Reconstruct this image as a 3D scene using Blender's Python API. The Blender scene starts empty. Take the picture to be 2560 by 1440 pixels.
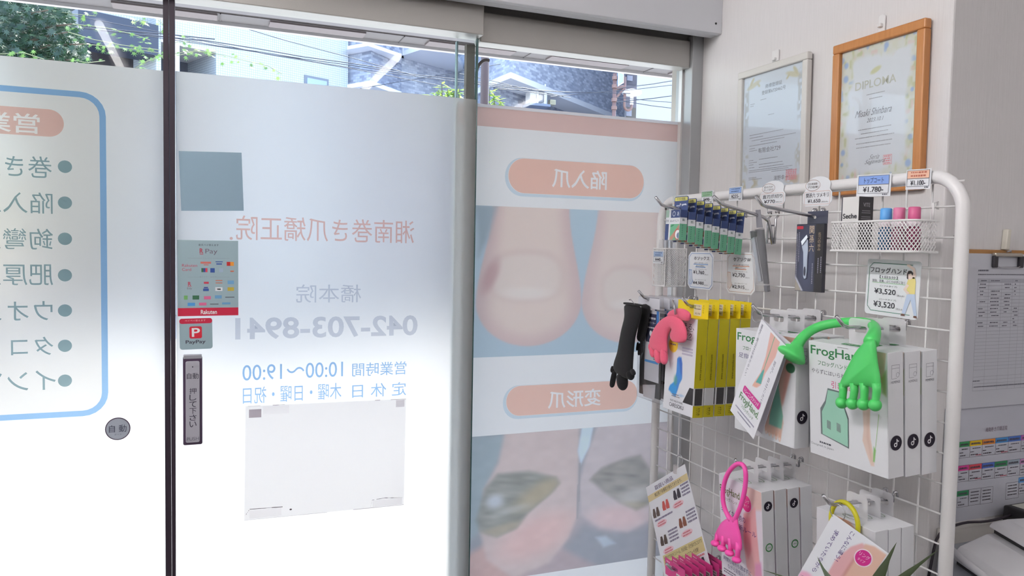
import bpy, bmesh, math, random
import numpy as np
from mathutils import Matrix, Vector

# ------------------------------------------------------------------ camera, world, sun, exposure
SC = bpy.context.scene
COL = SC.collection
PI = math.pi
F_PX, YAW, PITCH, ROLL = 1905.3, math.radians(21.765), math.radians(-2.994), math.radians(1.09)
CAM = Vector((0.0, -1.9, 1.5))
_fw = Vector((math.sin(YAW) * math.cos(PITCH), math.cos(YAW) * math.cos(PITCH), math.sin(PITCH)))
_rt = Vector((math.cos(YAW), -math.sin(YAW), 0))
_up = _rt.cross(_fw)
_rt, _up = math.cos(ROLL) * _rt + math.sin(ROLL) * _up, -math.sin(ROLL) * _rt + math.cos(ROLL) * _up
cam_d = bpy.data.cameras.new('camera')
cam_d.sensor_width = 36.0
cam_d.lens = 36.0 * F_PX / 2560
cam_d.clip_start = 0.02
cam_o = bpy.data.objects.new('camera', cam_d)
COL.objects.link(cam_o)
cam_o.matrix_world = Matrix.Translation(CAM) @ Matrix((_rt, _up, -_fw)).transposed().to_4x4()
SC.camera = cam_o

world = bpy.data.worlds.new('sky')
SC.world = world
world.use_nodes = True
_nt = world.node_tree
_sky = _nt.nodes.new('ShaderNodeTexSky')
_sky.sky_type = 'NISHITA'
_sky.sun_disc = False
_sky.sun_elevation = math.radians(56)
_sky.sun_rotation = math.radians(40)
_hs = _nt.nodes.new('ShaderNodeHueSaturation'); _hs.inputs['Saturation'].default_value = .8      # light summer haze
_nt.links.new(_sky.outputs[0], _hs.inputs['Color']); _nt.links.new(_hs.outputs[0], _nt.nodes['Background'].inputs[0])
_nt.nodes['Background'].inputs[1].default_value = 0.36

sun_d = bpy.data.lights.new('sun', 'SUN')
sun_d.energy = 5.0
sun_d.angle = math.radians(0.6)
sun_d.color = (1.0, 0.97, 0.93)
sun_o = bpy.data.objects.new('sun', sun_d)
COL.objects.link(sun_o)
sun_o.rotation_euler = Vector((-0.38, -0.44, -0.81)).to_track_quat('-Z', 'Y').to_euler()
CEIL_LAMP, CEIL_LAMP_BACK = 26.0, 9.5          # radiance of the ceiling tubes, front and back of the shop

SC.view_settings.view_transform = 'Standard'
SC.view_settings.look = 'None'
SC.view_settings.gamma = 1.0
SC.view_settings.use_curve_mapping = False
SC.view_settings.exposure = 1.75
SC.cycles.max_bounces = 7
SC.cycles.diffuse_bounces = 4
SC.cycles.glossy_bounces = 3
SC.cycles.transmission_bounces = 6
SC.cycles.transparent_max_bounces = 24
SC.cycles.use_adaptive_sampling = True
SC.cycles.adaptive_threshold = 0.09
SC.cycles.caustics_reflective = False
SC.cycles.caustics_refractive = False
SC.cycles.sample_clamp_indirect = 4.0

# ------------------------------------------------------------------ helpers
def ray(px, py):
    return _fw + _rt * ((px - 1280) / F_PX) - _up * ((py - 720) / F_PX)

def onY(px, py, y=0.0):
    d = ray(px, py); return CAM + d * ((y - CAM.y) / d.y)

def onX(px, py, x):
    d = ray(px, py); return CAM + d * ((x - CAM.x) / d.x)

def onZ(px, py, z):
    d = ray(px, py); return CAM + d * ((z - CAM.z) / d.z)

def lin(c):
    if isinstance(c, str):
        c = tuple(int(c[i:i + 2], 16) for i in (0, 2, 4))
    return tuple(((v / 255) / 12.92 if v / 255 <= .04045 else ((v / 255 + .055) / 1.055) ** 2.4) for v in c[:3])

MATS = {}

def new_mat(name):
    m = bpy.data.materials.new(name); m.use_nodes = True
    return m, m.node_tree, m.node_tree.nodes['Principled BSDF']

def mat(c, rough=.5, metal=0., spec=.5, trans=0., name=None, bump=0, bscale=400., sheen=0., sss=0., vary=0.):
    """plain procedural material, c = srgb tuple or hex; a little noise in colour and relief when asked"""
    key = (c if isinstance(c, str) else tuple(c), rough, metal, spec, trans, bump, bscale, sheen, sss, vary)
    if key in MATS: return MATS[key]
    m, nt, b = new_mat(name or 'mat_' + (c if isinstance(c, str) else '%02x%02x%02x' % tuple(int(v) for v in c)))
    col = lin(c)
    b.inputs['Base Color'].default_value = (*col, 1)
    b.inputs['Roughness'].default_value = rough
    b.inputs['Metallic'].default_value = metal
    b.inputs['Specular IOR Level'].default_value = spec
    b.inputs['Transmission Weight'].default_value = trans
    if sheen: b.inputs['Sheen Weight'].default_value = sheen
    if sss:
        b.inputs['Subsurface Weight'].default_value = sss
        b.inputs['Subsurface Radius'].default_value = (.01, .01, .01)
    if bump or vary:
        tc = nt.nodes.new('ShaderNodeTexCoord'); nz = nt.nodes.new('ShaderNodeTexNoise')
        nz.inputs['Scale'].default_value = bscale; nz.inputs['Detail'].default_value = 3
        nt.links.new(tc.outputs['Object'], nz.inputs['Vector'])
        if bump:
            bp = nt.nodes.new('ShaderNodeBump'); bp.inputs['Strength'].default_value = bump
            bp.inputs['Distance'].default_value = .002
            nt.links.new(nz.outputs['Fac'], bp.inputs['Height']); nt.links.new(bp.outputs[0], b.inputs['Normal'])
        if vary:
            mx = nt.nodes.new('ShaderNodeMix'); mx.data_type = 'RGBA'
            mx.inputs[6].default_value = (*[v * (1 - vary) for v in col], 1)
            mx.inputs[7].default_value = (*[min(1, v * (1 + vary)) for v in col], 1)
            nt.links.new(nz.outputs['Fac'], mx.inputs[0]); nt.links.new(mx.outputs[2], b.inputs['Base Color'])
    MATS[key] = m
    return m

def ink(c, rough=.6):
    return mat(c, rough, spec=.3)

def film_ink(c, name):
    """translucent ink on the backlit film: lets the light of the film through, tinted"""
    if name in MATS: return MATS[name]
    m, nt, b = new_mat(name)
    nt.nodes.remove(b)
    t = nt.nodes.new('ShaderNodeBsdfTransparent'); t.inputs[0].default_value = (*lin(c), 1)
    d = nt.nodes.new('ShaderNodeBsdfDiffuse'); d.inputs[0].default_value = (*lin(c), 1)
    mx = nt.nodes.new('ShaderNodeMixShader'); mx.inputs[0].default_value = .08
    nt.links.new(t.outputs[0], mx.inputs[1]); nt.links.new(d.outputs[0], mx.inputs[2])
    nt.links.new(mx.outputs[0], nt.nodes['Material Output'].inputs[0])
    MATS[name] = m
    return m

def frost(name, c, diffuse, transl, refr, rough=.75):
    m, nt, b = new_mat(name); nt.nodes.remove(b)
    d = nt.nodes.new('ShaderNodeBsdfDiffuse'); d.inputs[0].default_value = (*lin(c), 1)
    t = nt.nodes.new('ShaderNodeBsdfTranslucent'); t.inputs[0].default_value = (*lin(c), 1)
    g = nt.nodes.new('ShaderNodeBsdfRefraction'); g.inputs[0].default_value = (*lin(c), 1)
    g.inputs['IOR'].default_value = 1.25; g.inputs['Roughness'].default_value = rough
    m1 = nt.nodes.new('ShaderNodeMixShader'); m1.inputs[0].default_value = refr / (transl + refr)
    m2 = nt.nodes.new('ShaderNodeMixShader'); m2.inputs[0].default_value = diffuse
    nt.links.new(t.outputs[0], m1.inputs[1]); nt.links.new(g.outputs[0], m1.inputs[2])
    nt.links.new(m1.outputs[0], m2.inputs[1]); nt.links.new(d.outputs[0], m2.inputs[2])
    nt.links.new(m2.outputs[0], nt.nodes['Material Output'].inputs[0])
    return m

def thin_clear(name, tint=(1, 1, 1), refl=1.0, rough=0.0, haze=0.0, fixed=None):
    """clear pane or plastic: transparent with a fresnel reflection, haze adds some white scatter"""
    m, nt, b = new_mat(name); nt.nodes.remove(b)
    t = nt.nodes.new('ShaderNodeBsdfTransparent'); t.inputs[0].default_value = (*tint, 1)
    g = nt.nodes.new('ShaderNodeBsdfGlossy'); g.inputs['Roughness'].default_value = rough
    lw = nt.nodes.new('ShaderNodeLayerWeight'); lw.inputs[0].default_value = .5      # schlick, the same from both sides
    pw_ = nt.nodes.new('ShaderNodeMath'); pw_.operation = 'POWER'; pw_.inputs[1].default_value = 5
    fr = nt.nodes.new('ShaderNodeMath'); fr.operation = 'MULTIPLY_ADD'; fr.inputs[1].default_value = .96; fr.inputs[2].default_value = .04
    nt.links.new(lw.outputs['Facing'], pw_.inputs[0]); nt.links.new(pw_.outputs[0], fr.inputs[0])
    mu = nt.nodes.new('ShaderNodeMath'); mu.operation = 'MULTIPLY'; mu.inputs[1].default_value = refl
    nt.links.new(fr.outputs[0], mu.inputs[0])
    mx = nt.nodes.new('ShaderNodeMixShader')
    nt.links.new(mu.outputs[0], mx.inputs[0]); nt.links.new(g.outputs[0], mx.inputs[2])
    if haze:
        d = nt.nodes.new('ShaderNodeBsdfDiffuse'); d.inputs[0].default_value = (.9, .9, .92, 1)
        m2 = nt.nodes.new('ShaderNodeMixShader'); m2.inputs[0].default_value = haze
        nt.links.new(t.outputs[0], m2.inputs[1]); nt.links.new(d.outputs[0], m2.inputs[2])
        nt.links.new(m2.outputs[0], mx.inputs[1])
    else:
        nt.links.new(t.outputs[0], mx.inputs[1])
    nt.links.new(mx.outputs[0], nt.nodes['Material Output'].inputs[0])
    return m

def emit(name, c, s):
    m, nt, b = new_mat(name); nt.nodes.remove(b)
    e = nt.nodes.new('ShaderNodeEmission'); e.inputs[0].default_value = (*lin(c), 1); e.inputs[1].default_value = s
    nt.links.new(e.outputs[0], nt.nodes['Material Output'].inputs[0])
    return m

def photo_mat(name, film=False):
    """flat print: the colours of the printed picture are stored per vertex"""
    if name in MATS: return MATS[name]
    m, nt, b = new_mat(name)
    a = nt.nodes.new('ShaderNodeVertexColor'); a.layer_name = 'Print'
    if film:
        nt.nodes.remove(b)
        t = nt.nodes.new('ShaderNodeBsdfTransparent'); d = nt.nodes.new('ShaderNodeBsdfDiffuse')
        mx = nt.nodes.new('ShaderNodeMixShader'); mx.inputs[0].default_value = .08
        nt.links.new(a.outputs[0], t.inputs[0]); nt.links.new(a.outputs[0], d.inputs[0])
        nt.links.new(t.outputs[0], mx.inputs[1]); nt.links.new(d.outputs[0], mx.inputs[2])
        nt.links.new(mx.outputs[0], nt.nodes['Material Output'].inputs[0])
    else:
        nt.links.new(a.outputs[0], b.inputs['Base Color']); b.inputs['Roughness'].default_value = .55
    MATS[name] = m
    return m

_txt = {}

def text_data(s, bold=0.):
    k = (s, bold)
    if k not in _txt:
        c = bpy.data.curves.new('t', 'FONT'); c.body = s; c.resolution_u = 4; c.offset = bold
        c.align_x = 'LEFT'
        o = bpy.data.objects.new('t', c)
        m = bpy.data.meshes.new_from_object(o)
        v = np.array([(q.co.x, q.co.y) for q in m.vertices]) if len(m.vertices) else np.zeros((0, 2))
        f = [tuple(p.vertices) for p in m.polygons]
        bpy.data.objects.remove(o); bpy.data.curves.remove(c); bpy.data.meshes.remove(m)
        _txt[k] = (v, f)
    return _txt[k]

class G:
    """collects shapes for one mesh"""
    def __init__(s): s.v = []; s.f = []; s.uv = None
    def add(s, v, f):
        n = len(s.v); s.v += [tuple(p) for p in v]; s.f += [tuple(i + n for i in q) for q in f]; return s
    def box(s, x0, x1, y0, y1, z0, z1):
        return s.add([(x0, y0, z0), (x1, y0, z0), (x1, y1, z0), (x0, y1, z0), (x0, y0, z1), (x1, y0, z1), (x1, y1, z1), (x0, y1, z1)],
                     [(0, 3, 2, 1), (4, 5, 6, 7), (0, 1, 5, 4), (1, 2, 6, 5), (2, 3, 7, 6), (3, 0, 4, 7)])
    def tube(s, pts, r, n=8, cap=True, closed=False):
        P = [Vector(p) for p in pts]; m = len(P); rings = []
        rr = r if isinstance(r, (list, tuple)) else [r] * m
        t0 = (P[1] - P[0]).normalized()
        a = Vector((0, 0, 1)) if abs(t0.z) < .9 else Vector((1, 0, 0))
        nrm = (a - t0 * a.dot(t0)).normalized()
        V = []; Fc = []
        for i in range(m):
            if closed: t = (P[(i + 1) % m] - P[i - 1]).normalized()
            else: t = (P[min(i + 1, m - 1)] - P[max(i - 1, 0)]).normalized()
            nrm = (nrm - t * nrm.dot(t)).normalized(); bn = t.cross(nrm)
            V += [P[i] + (nrm * math.cos(2 * PI * k / n) + bn * math.sin(2 * PI * k / n)) * rr[i] for k in range(n)]
        for i in range(m if closed else m - 1):
            j = (i + 1) % m
            Fc += [(i * n + k, i * n + (k + 1) % n, j * n + (k + 1) % n, j * n + k) for k in range(n)]
        if cap and not closed: Fc += [tuple(range(n - 1, -1, -1)), tuple((m - 1) * n + k for k in range(n))]
        return s.add(V, Fc)
    def flat(s, pts, y=0.):                         # polygon in the XZ plane facing -Y
        pts = list(pts)
        a = sum(pts[i][0] * pts[(i + 1) % len(pts)][1] - pts[(i + 1) % len(pts)][0] * pts[i][1] for i in range(len(pts)))
        if a < 0: pts = pts[::-1]
        return s.add([(p[0], y, p[1]) for p in pts], [tuple(range(len(pts)))])
    def rect(s, x0, x1, z0, z1, y=0.): return s.flat([(x0, z0), (x1, z0), (x1, z1), (x0, z1)], y)
    def ell(s, x, z, rx, rz, y=0., n=28): return s.flat([(x + rx * math.cos(2 * PI * k / n), z + rz * math.sin(2 * PI * k / n)) for k in range(n)], y)
    def ring(s, x, z, rx, rz, w, y=0., n=28):
        a = [(x + rx * math.cos(2 * PI * k / n), y, z + rz * math.sin(2 * PI * k / n)) for k in range(n)]
        b = [(x + (rx - w) * math.cos(2 * PI * k / n), y, z + (rz - w) * math.sin(2 * PI * k / n)) for k in range(n)]
        return s.add(a + b, [(k, (k + 1) % n, n + (k + 1) % n, n + k) for k in range(n)])
    def rrect(s, x0, x1, z0, z1, r, y=0., n=6): return s.flat(rr_pts(x0, x1, z0, z1, r, n), y)
    def frame(s, outer, inner, y=0.):               # band between two outlines of the same count
        n = len(outer)
        return s.add([(p[0], y, p[1]) for p in outer] + [(p[0], y, p[1]) for p in inner], [(k, (k + 1) % n, n + (k + 1) % n, n + k) for k in range(n)])
    def slab(s, pts, y0, y1):                       # outline in XZ pushed from y0 (front) to y1 (back)
        pts = list(pts); n = len(pts)
        a = sum(pts[i][0] * pts[(i + 1) % n][1] - pts[(i + 1) % n][0] * pts[i][1] for i in range(n))
        if a < 0: pts = pts[::-1]
        return s.add([(p[0], y0, p[1]) for p in pts] + [(p[0], y1, p[1]) for p in pts],
                     [tuple(range(n)), tuple(range(2 * n - 1, n - 1, -1))] + [(k, n + k, n + (k + 1) % n, (k + 1) % n) for k in range(n)])
    def hslab(s, pts, z0, z1):                      # plan outline pushed up
        pts = list(pts); n = len(pts)
        a = sum(pts[i][0] * pts[(i + 1) % n][1] - pts[(i + 1) % n][0] * pts[i][1] for i in range(n))
        if a < 0: pts = pts[::-1]
        return s.add([(p[0], p[1], z0) for p in pts] + [(p[0], p[1], z1) for p in pts],
                     [tuple(range(n - 1, -1, -1)), tuple(range(n, 2 * n))] + [(k, (k + 1) % n, n + (k + 1) % n, n + k) for k in range(n)])
    def lathe(s, prof, n=20, o=(0, 0, 0)):
        V = []; Fc = []
        for r, z in prof: V += [(o[0] + r * math.cos(2 * PI * k / n), o[1] + r * math.sin(2 * PI * k / n), o[2] + z) for k in range(n)]
        for i in range(len(prof) - 1): Fc += [(i * n + k, i * n + (k + 1) % n, (i + 1) * n + (k + 1) % n, (i + 1) * n + k) for k in range(n)]
        Fc += [tuple(range(n - 1, -1, -1)), tuple((len(prof) - 1) * n + k for k in range(n))]
        return s.add(V, Fc)
    def ball(s, c, r, nu=14, nv=8):
        rx, ry, rz = r if isinstance(r, (tuple, list)) else (r, r, r)
        prof = [(math.sin(PI * (i + .5) / (nv + 0)), -math.cos(PI * (i + .5) / nv)) for i in range(nv)]
        g = G().lathe(prof, nu)
        return s.add([(c[0] + rx * p[0], c[1] + ry * p[1], c[2] + rz * p[2]) for p in g.v], g.f)
    def text(s, t, x0, x1, z0, z1, y=0., mirror=False, bold=0., keep=False, vert=False, rot=0):
        """lettering fitted to a box; keep = keep its own proportions, centred; vert = written downwards"""
        if vert:
            n = len(t); h = (z1 - z0) / n
            for i, ch in enumerate(t):
                if ch != ' ': s.text(ch, x0, x1, z1 - (i + .93) * h, z1 - (i + .07) * h, y, mirror, bold)
            return s
        if any('\u4e00' <= ch <= '\u9fff' for ch in t): bold = 0.      # dense characters stay clean only at their own weight
        v, f = text_data(t, bold)
        if not len(v): return s
        lo = v.min(0); hi = v.max(0)
        if rot:                                     # lettering turned a quarter: reads upwards (1) or downwards (-1)
            v = np.stack([-(v[:, 1]), v[:, 0]], 1) if rot > 0 else np.stack([v[:, 1], -v[:, 0]], 1)
            lo = v.min(0); hi = v.max(0)
        u = (v - lo) / np.maximum(hi - lo, 1e-6)
        if keep:
            k = min((x1 - x0) / (hi - lo)[0], (z1 - z0) / (hi - lo)[1]); w, h = (hi - lo) * k
            cx, cz = (x0 + x1) / 2, (z0 + z1) / 2
            x0, x1, z0, z1 = cx - w / 2, cx + w / 2, cz - h / 2, cz + h / 2
        if mirror: u[:, 0] = 1 - u[:, 0]; f = [q[::-1] for q in f]
        return s.add([(x0 + a * (x1 - x0), y, z0 + b * (z1 - z0)) for a, b in u], f)
    def xf(s, M):
        s.v = [tuple(M @ Vector(p)) for p in s.v]; return s
    def mesh(s, name, m, smooth=False):
        me = bpy.data.meshes.new(name); me.from_pydata(s.v, [], s.f); me.update()
        if m is not None: me.materials.append(m)
        if smooth:
            for p in me.polygons: p.use_smooth = True
        return me
    def obj(s, name, m, parent=None, smooth=False, loc=None, bevel=0., seg=2, sub=0):
        o = bpy.data.objects.new(name, s.mesh(name, m, smooth)); COL.objects.link(o)
        if parent is not None: o.parent = parent
        if loc is not None: o.location = loc
        if bevel:
            b = o.modifiers.new('bevel', 'BEVEL'); b.width = bevel; b.segments = seg; b.limit_method = 'ANGLE'; b.angle_limit = .6
        if sub:
            b = o.modifiers.new('sub', 'SUBSURF'); b.levels = sub; b.render_levels = sub
        return o

def cut_text(outline, t, x0, x1, z0, z1, y=0., bold=0., mirror=True):
    """flat shape with the lettering cut out of it, so that the sheet behind shows through"""
    c = bpy.data.curves.new('t', 'FONT'); c.body = t; c.resolution_u = 4; c.offset = bold
    v, _ = text_data(t, bold); lo = v.min(0); hi = v.max(0)
    o = bpy.data.objects.new('t', c); COL.objects.link(o)
    for q in bpy.context.selected_objects: q.select_set(False)
    o.select_set(True); bpy.context.view_layer.objects.active = o
    bpy.ops.object.convert(target='CURVE')
    d = o.data; d.offset = -bold; d.dimensions = '2D'; d.fill_mode = 'BOTH'
    sp = d.splines.new('POLY'); sp.points.add(len(outline) - 1); sp.use_cyclic_u = True
    for p, (a, b) in zip(sp.points, outline):
        u = (a - x0) / (x1 - x0); u = 1 - u if mirror else u
        p.co = (lo[0] + u * (hi[0] - lo[0]), lo[1] + (b - z0) / (z1 - z0) * (hi[1] - lo[1]), 0, 1)
    m = bpy.data.meshes.new_from_object(o)
    g = G(); P = []
    for q in m.vertices:
        u = (q.co.x - lo[0]) / (hi[0] - lo[0]); u = 1 - u if mirror else u
        P.append((x0 + u * (x1 - x0), y, z0 + (q.co.y - lo[1]) / (hi[1] - lo[1]) * (z1 - z0)))
    g.add(P, [tuple(p.vertices) for p in m.polygons])
    bpy.data.objects.remove(o); bpy.data.curves.remove(d); bpy.data.meshes.remove(m)
    return g

def rr_pts(x0, x1, z0, z1, r, n=6):
    o = []
    for cx, cz, a in ((x1 - r, z1 - r, 0), (x0 + r, z1 - r, 90), (x0 + r, z0 + r, 180), (x1 - r, z0 + r, 270)):
        o += [(cx + r * math.cos(math.radians(a + 90 * k / n)), cz + r * math.sin(math.radians(a + 90 * k / n))) for k in range(n + 1)]
    return o

def tag(o, label, cat, group=None, kind=None):
    if label: o['label'] = label
    if cat: o['category'] = cat
    if group: o['group'] = group
    if kind: o['kind'] = kind
    return o

def thing(name, label, cat, loc=(0, 0, 0), rz=0., group=None, kind=None, rx=0., ry=0.):
    o = bpy.data.objects.new(name, None); COL.objects.link(o)
    o.empty_display_size = .02
    o.location = loc; o.rotation_euler = (rx, ry, rz)
    return tag(o, label, cat, group, kind)

def struct(o, label=None):
    o['kind'] = 'structure'
    if label: o['label'] = label
    return o

def photo(name, parent, x0, x1, z0, z1, nx, nz, fn, m, y=0.):
    """a printed picture on a grid; fn(u, v) gives srgb 0..255 colour arrays, u to the right, v up"""
    U, V = np.meshgrid(np.linspace(0, 1, nx), np.linspace(0, 1, nz))
    c = np.clip(np.asarray(fn(U, V), float), 0, 255) / 255.
    c = np.where(c <= .04045, c / 12.92, ((c + .055) / 1.055) ** 2.4)
    verts = np.stack([x0 + U * (x1 - x0), np.full_like(U, y), z0 + V * (z1 - z0)], -1).reshape(-1, 3)
    i = np.arange(nx * nz).reshape(nz, nx)
    q = np.stack([i[:-1, :-1], i[:-1, 1:], i[1:, 1:], i[1:, :-1]], -1).reshape(-1, 4)
    me = bpy.data.meshes.new(name); me.from_pydata(verts.tolist(), [], q.tolist()); me.update()
    at = me.color_attributes.new('Print', 'FLOAT_COLOR', 'POINT')
    at.data.foreach_set('color', np.concatenate([c.reshape(-1, 3), np.ones((nx * nz, 1))], 1).astype(np.float32).ravel())
    me.materials.append(m)
    o = bpy.data.objects.new(name, me); COL.objects.link(o)
    if parent is not None: o.parent = parent
    return o

def sm(a, b, x):
    t = np.clip((x - a) / (b - a), 0, 1); return t * t * (3 - 2 * t)

def lay(c, m, col):                                 # paint a colour with a 0..1 mask on a picture
    return c * (1 - m[..., None]) + np.asarray(col, float) * m[..., None]

def blob(U, V, cx, cy, rx, ry, ang=0., soft=.15, p=2.):
    a = math.radians(ang); x = U - cx; y = V - cy
    X = (x * math.cos(a) + y * math.sin(a)) / rx; Y = (-x * math.sin(a) + y * math.cos(a)) / ry
    d = (np.abs(X) ** p + np.abs(Y) ** p) ** (1 / p)
    return 1 - sm(1 - soft, 1 + soft, d)

def polym(U, V, pts, soft=.02):                     # soft mask of a polygon
    inside = np.zeros(U.shape, bool); dist = np.full(U.shape, 9.)
    n = len(pts)
    for i in range(n):
        (x1, y1), (x2, y2) = pts[i], pts[(i + 1) % n]
        c = ((y1 > V) != (y2 > V)) & (U < (x2 - x1) * (V - y1) / ((y2 - y1) or 1e-9) + x1)
        inside ^= c
        L = (x2 - x1) ** 2 + (y2 - y1) ** 2 + 1e-12
        t = np.clip(((U - x1) * (x2 - x1) + (V - y1) * (y2 - y1)) / L, 0, 1)
        dist = np.minimum(dist, np.hypot(U - x1 - t * (x2 - x1), V - y1 - t * (y2 - y1)))
    sd = np.where(inside, dist, -dist)
    return sm(-soft, soft, sd)

def chaikin(pts, n=2):                              # rounds off the corners of a closed outline
    for _ in range(n):
        q = []
        for i in range(len(pts)):
            a, b = pts[i], pts[(i + 1) % len(pts)]
            q += [(a[0] * .8 + b[0] * .2, a[1] * .8 + b[1] * .2), (a[0] * .2 + b[0] * .8, a[1] * .2 + b[1] * .8)]
        pts = q
    return pts

def copy_tree(o, parent=None):
    c = o.copy(); COL.objects.link(c); c.parent = parent
    for ch in list(o.children): copy_tree(ch, c)
    return c

_rng = np.random.RandomState(7)
def noise2(U, V, s, seed=0):                        # smooth value noise for printed pictures
    r = np.random.RandomState(seed).rand(64, 64)
    x = U * s; y = V * s; xi = np.floor(x).astype(int); yi = np.floor(y).astype(int)
    fx = x - xi; fy = y - yi; fx = fx * fx * (3 - 2 * fx); fy = fy * fy * (3 - 2 * fy)
    g = lambda a, b: r[a % 64, b % 64]
    return (g(xi, yi) * (1 - fx) + g(xi + 1, yi) * fx) * (1 - fy) + (g(xi, yi + 1) * (1 - fx) + g(xi + 1, yi + 1) * fx) * fy

def gbox(l, r, t, b, y=0.):
    """box on a plane facing the room: left and right pixel at mid height, top and bottom pixel at mid width"""
    cy = (t + b) / 2; cx = (l + r) / 2
    return onY(l, cy, y).x, onY(r, cy, y).x, onY(cx, b, y).z, onY(cx, t, y).z

# ------------------------------------------------------------------ setting: room shell
def wallpaper(name, c):
    m, nt, b = new_mat(name)
    tc = nt.nodes.new('ShaderNodeTexCoord'); mp = nt.nodes.new('ShaderNodeMapping')
    mp.inputs['Scale'].default_value = (420, 420, 14)
    nz = nt.nodes.new('ShaderNodeTexNoise'); nz.inputs['Scale'].default_value = 1.0; nz.inputs['Detail'].default_value = 2
    rp = nt.nodes.new('ShaderNodeMix'); rp.data_type = 'RGBA'
    col = lin(c)
    rp.inputs[6].default_value = (*[v * .94 for v in col], 1); rp.inputs[7].default_value = (*[min(1, v * 1.04) for v in col], 1)
    bp = nt.nodes.new('ShaderNodeBump'); bp.inputs['Strength'].default_value = .35; bp.inputs['Distance'].default_value = .001
    nt.links.new(tc.outputs['Object'], mp.inputs[0]); nt.links.new(mp.outputs[0], nz.inputs['Vector'])
    nt.links.new(nz.outputs['Fac'], rp.inputs[0]); nt.links.new(rp.outputs[2], b.inputs['Base Color'])
    nt.links.new(nz.outputs['Fac'], bp.inputs['Height']); nt.links.new(bp.outputs[0], b.inputs['Normal'])
    b.inputs['Roughness'].default_value = .8
    return m

WALLP = wallpaper('wallpaper', (221, 219, 219))
PLASTER = mat((225, 224, 224), .8, name='painted_plaster')
ALU = mat((176, 174, 170), .42, .55, name='brushed_aluminium', bump=.05, bscale=600, vary=.06)
ALU_D = mat((132, 131, 130), .45, .5, name='grey_aluminium')
ALU_L = mat((215, 214, 213), .4, .2, name='light_aluminium')
WX = 1.34           # wall with the certificates
WY = -0.82          # its outer corner

struct(G().box(-3.2, 2.9, -4.4, 0.12, -.08, 0).obj('floor', mat((150, 146, 142), .5, name='vinyl_floor', vary=.08, bscale=8)), 'pale grey vinyl shop floor')
struct(G().box(-3.2, 2.9, -4.4, 0.30, 2.6, 2.7).obj('ceiling', PLASTER), 'white plastered shop ceiling')
struct(G().box(WX, 2.9, WY, 0.06, 0, 2.6).obj('wall_right', WALLP, bevel=.004), 'pale wallpapered wall with a corner beside the window')
struct(G().box(2.8, 2.9, -4.4, WY, 0, 2.6).obj('wall_side', WALLP), 'pale wallpapered wall at the counter end')
struct(G().box(-3.2, 2.8, -4.4, -4.3, 0, 2.6).obj('wall_back', WALLP), 'pale wallpapered wall at the back of the shop')
struct(G().box(-3.2, -3.1, -4.3, 0.06, 0, 2.6).obj('wall_left', WALLP), 'pale wallpapered wall on the left of the shop')
struct(G().box(-3.1, -.86, -.03, 0.09, 0, 2.6).obj('wall_front', WALLP), 'wall beside the glass doors')

# window head, valance and jambs
struct(G().box(-.86, WX, .0, .12, 2.155, 2.6).obj('trim_1', ALU_D), 'dark band of wall above the window head')
vb = G().box(-3.1, WX, -.0956, -.075, 2.111, 2.6)
vb.box(-3.1, WX, -.075, -.045, 2.111, 2.118)
v_o = struct(vb.obj('trim_2', mat((208, 210, 215), .5, name='white_board'), bevel=.002), 'white boxed valance above the glass front')
G().lathe([(.0, 0), (.003, 0), (.003, .001), (.0, .0012)], 10).xf(Matrix.Rotation(PI / 2, 4, 'X')).obj('screw', mat((60, 60, 60), .4, .8), v_o, loc=(1.318, -.0958, 2.137))
struct(G().box(-.86, .656, -.03, .03, 2.0425, 2.16).obj('trim_3', ALU, bevel=.002), 'brushed aluminium door operator cover above the doors')
struct(G().box(.657, 1.303, .0, .05, 2.033, 2.1105).obj('trim_4', ALU, bevel=.003), 'brushed aluminium head above the fixed pane')
struct(G().box(.657, WX, .012, .06, 2.1105, 2.156).obj('trim_5', ALU_D), 'dark grey strip above the fixed pane head')
jm = G().box(1.303, WX, -.012, .07, 0, 2.125)
struct(jm.obj('trim_6', mat((168, 170, 172), .45, .35, name='jamb_aluminium'), bevel=.002), 'aluminium jamb between window and wallpaper')
struct(G().box(1.297, 1.304, .03, .045, 0, 2.033).obj('trim_7', ALU_L), 'white glazing bead along the jamb')
struct(G().box(-.86, 1.34, -.03, .09, -.01, .02).obj('trim_8', ALU), 'aluminium floor track of the doors')

# ------------------------------------------------------------------ glass doors and fixed pane with printed films
GLASS = thin_clear('window_glass', (.97, .99, .985), .3)
EDGE = mat((62, 96, 96), .15, name='glass_edge', spec=.8)
FILM = frost('frosted_film', (248, 246, 244), .14, .30, .70, .42)
FILM2 = frost('printed_film', (236, 236, 237), .40, .7, .3, .8)
RUBBER = mat((38, 26, 40), .6, name='black_rubber')
FW = (236, 238, 248)          # what the bare film looks like, reference for the inks
FW2 = (200, 203, 209)

def ftint(c, w):
    r = []
    for a, b in zip(lin(c), lin(w)):
        v = min(1., a / b)
        r.append(255 * (12.92 * v if v <= .0031308 else 1.055 * v ** (1 / 2.4) - .055))
    return tuple(r)

def pane(name, x0, x1, y, label):
    o = thing(name, label, 'door' if 'door' in name else 'window', (0, 0, 0))
    o['kind'] = 'structure'; 
    del o['category']
    G().box(x0, x1, y, y + .01, .02, 2.06).obj('glass_pane', GLASS, o)
    return o

door1 = pane('door_1', -.81, -.092, 0., 'left sliding glass door with blue-framed treatment list on frosted film')
door2 = pane('door_2', -.068, .651, 0., 'sliding glass door with frosted film, phone number and opening hours')
win1 = pane('window_1', .612, 1.333, .05, 'fixed glass pane with orange-headed nail photo film')
G().box(.6485, .6518, -.001, .0112, .02, 2.041).obj('glass_edge', EDGE, door2)
G().box(.6085, .6125, .0485, .0612, .02, 2.041).obj('glass_edge', mat((150, 178, 184), .15, name='pale_glass_edge', spec=.8), win1)
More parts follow.
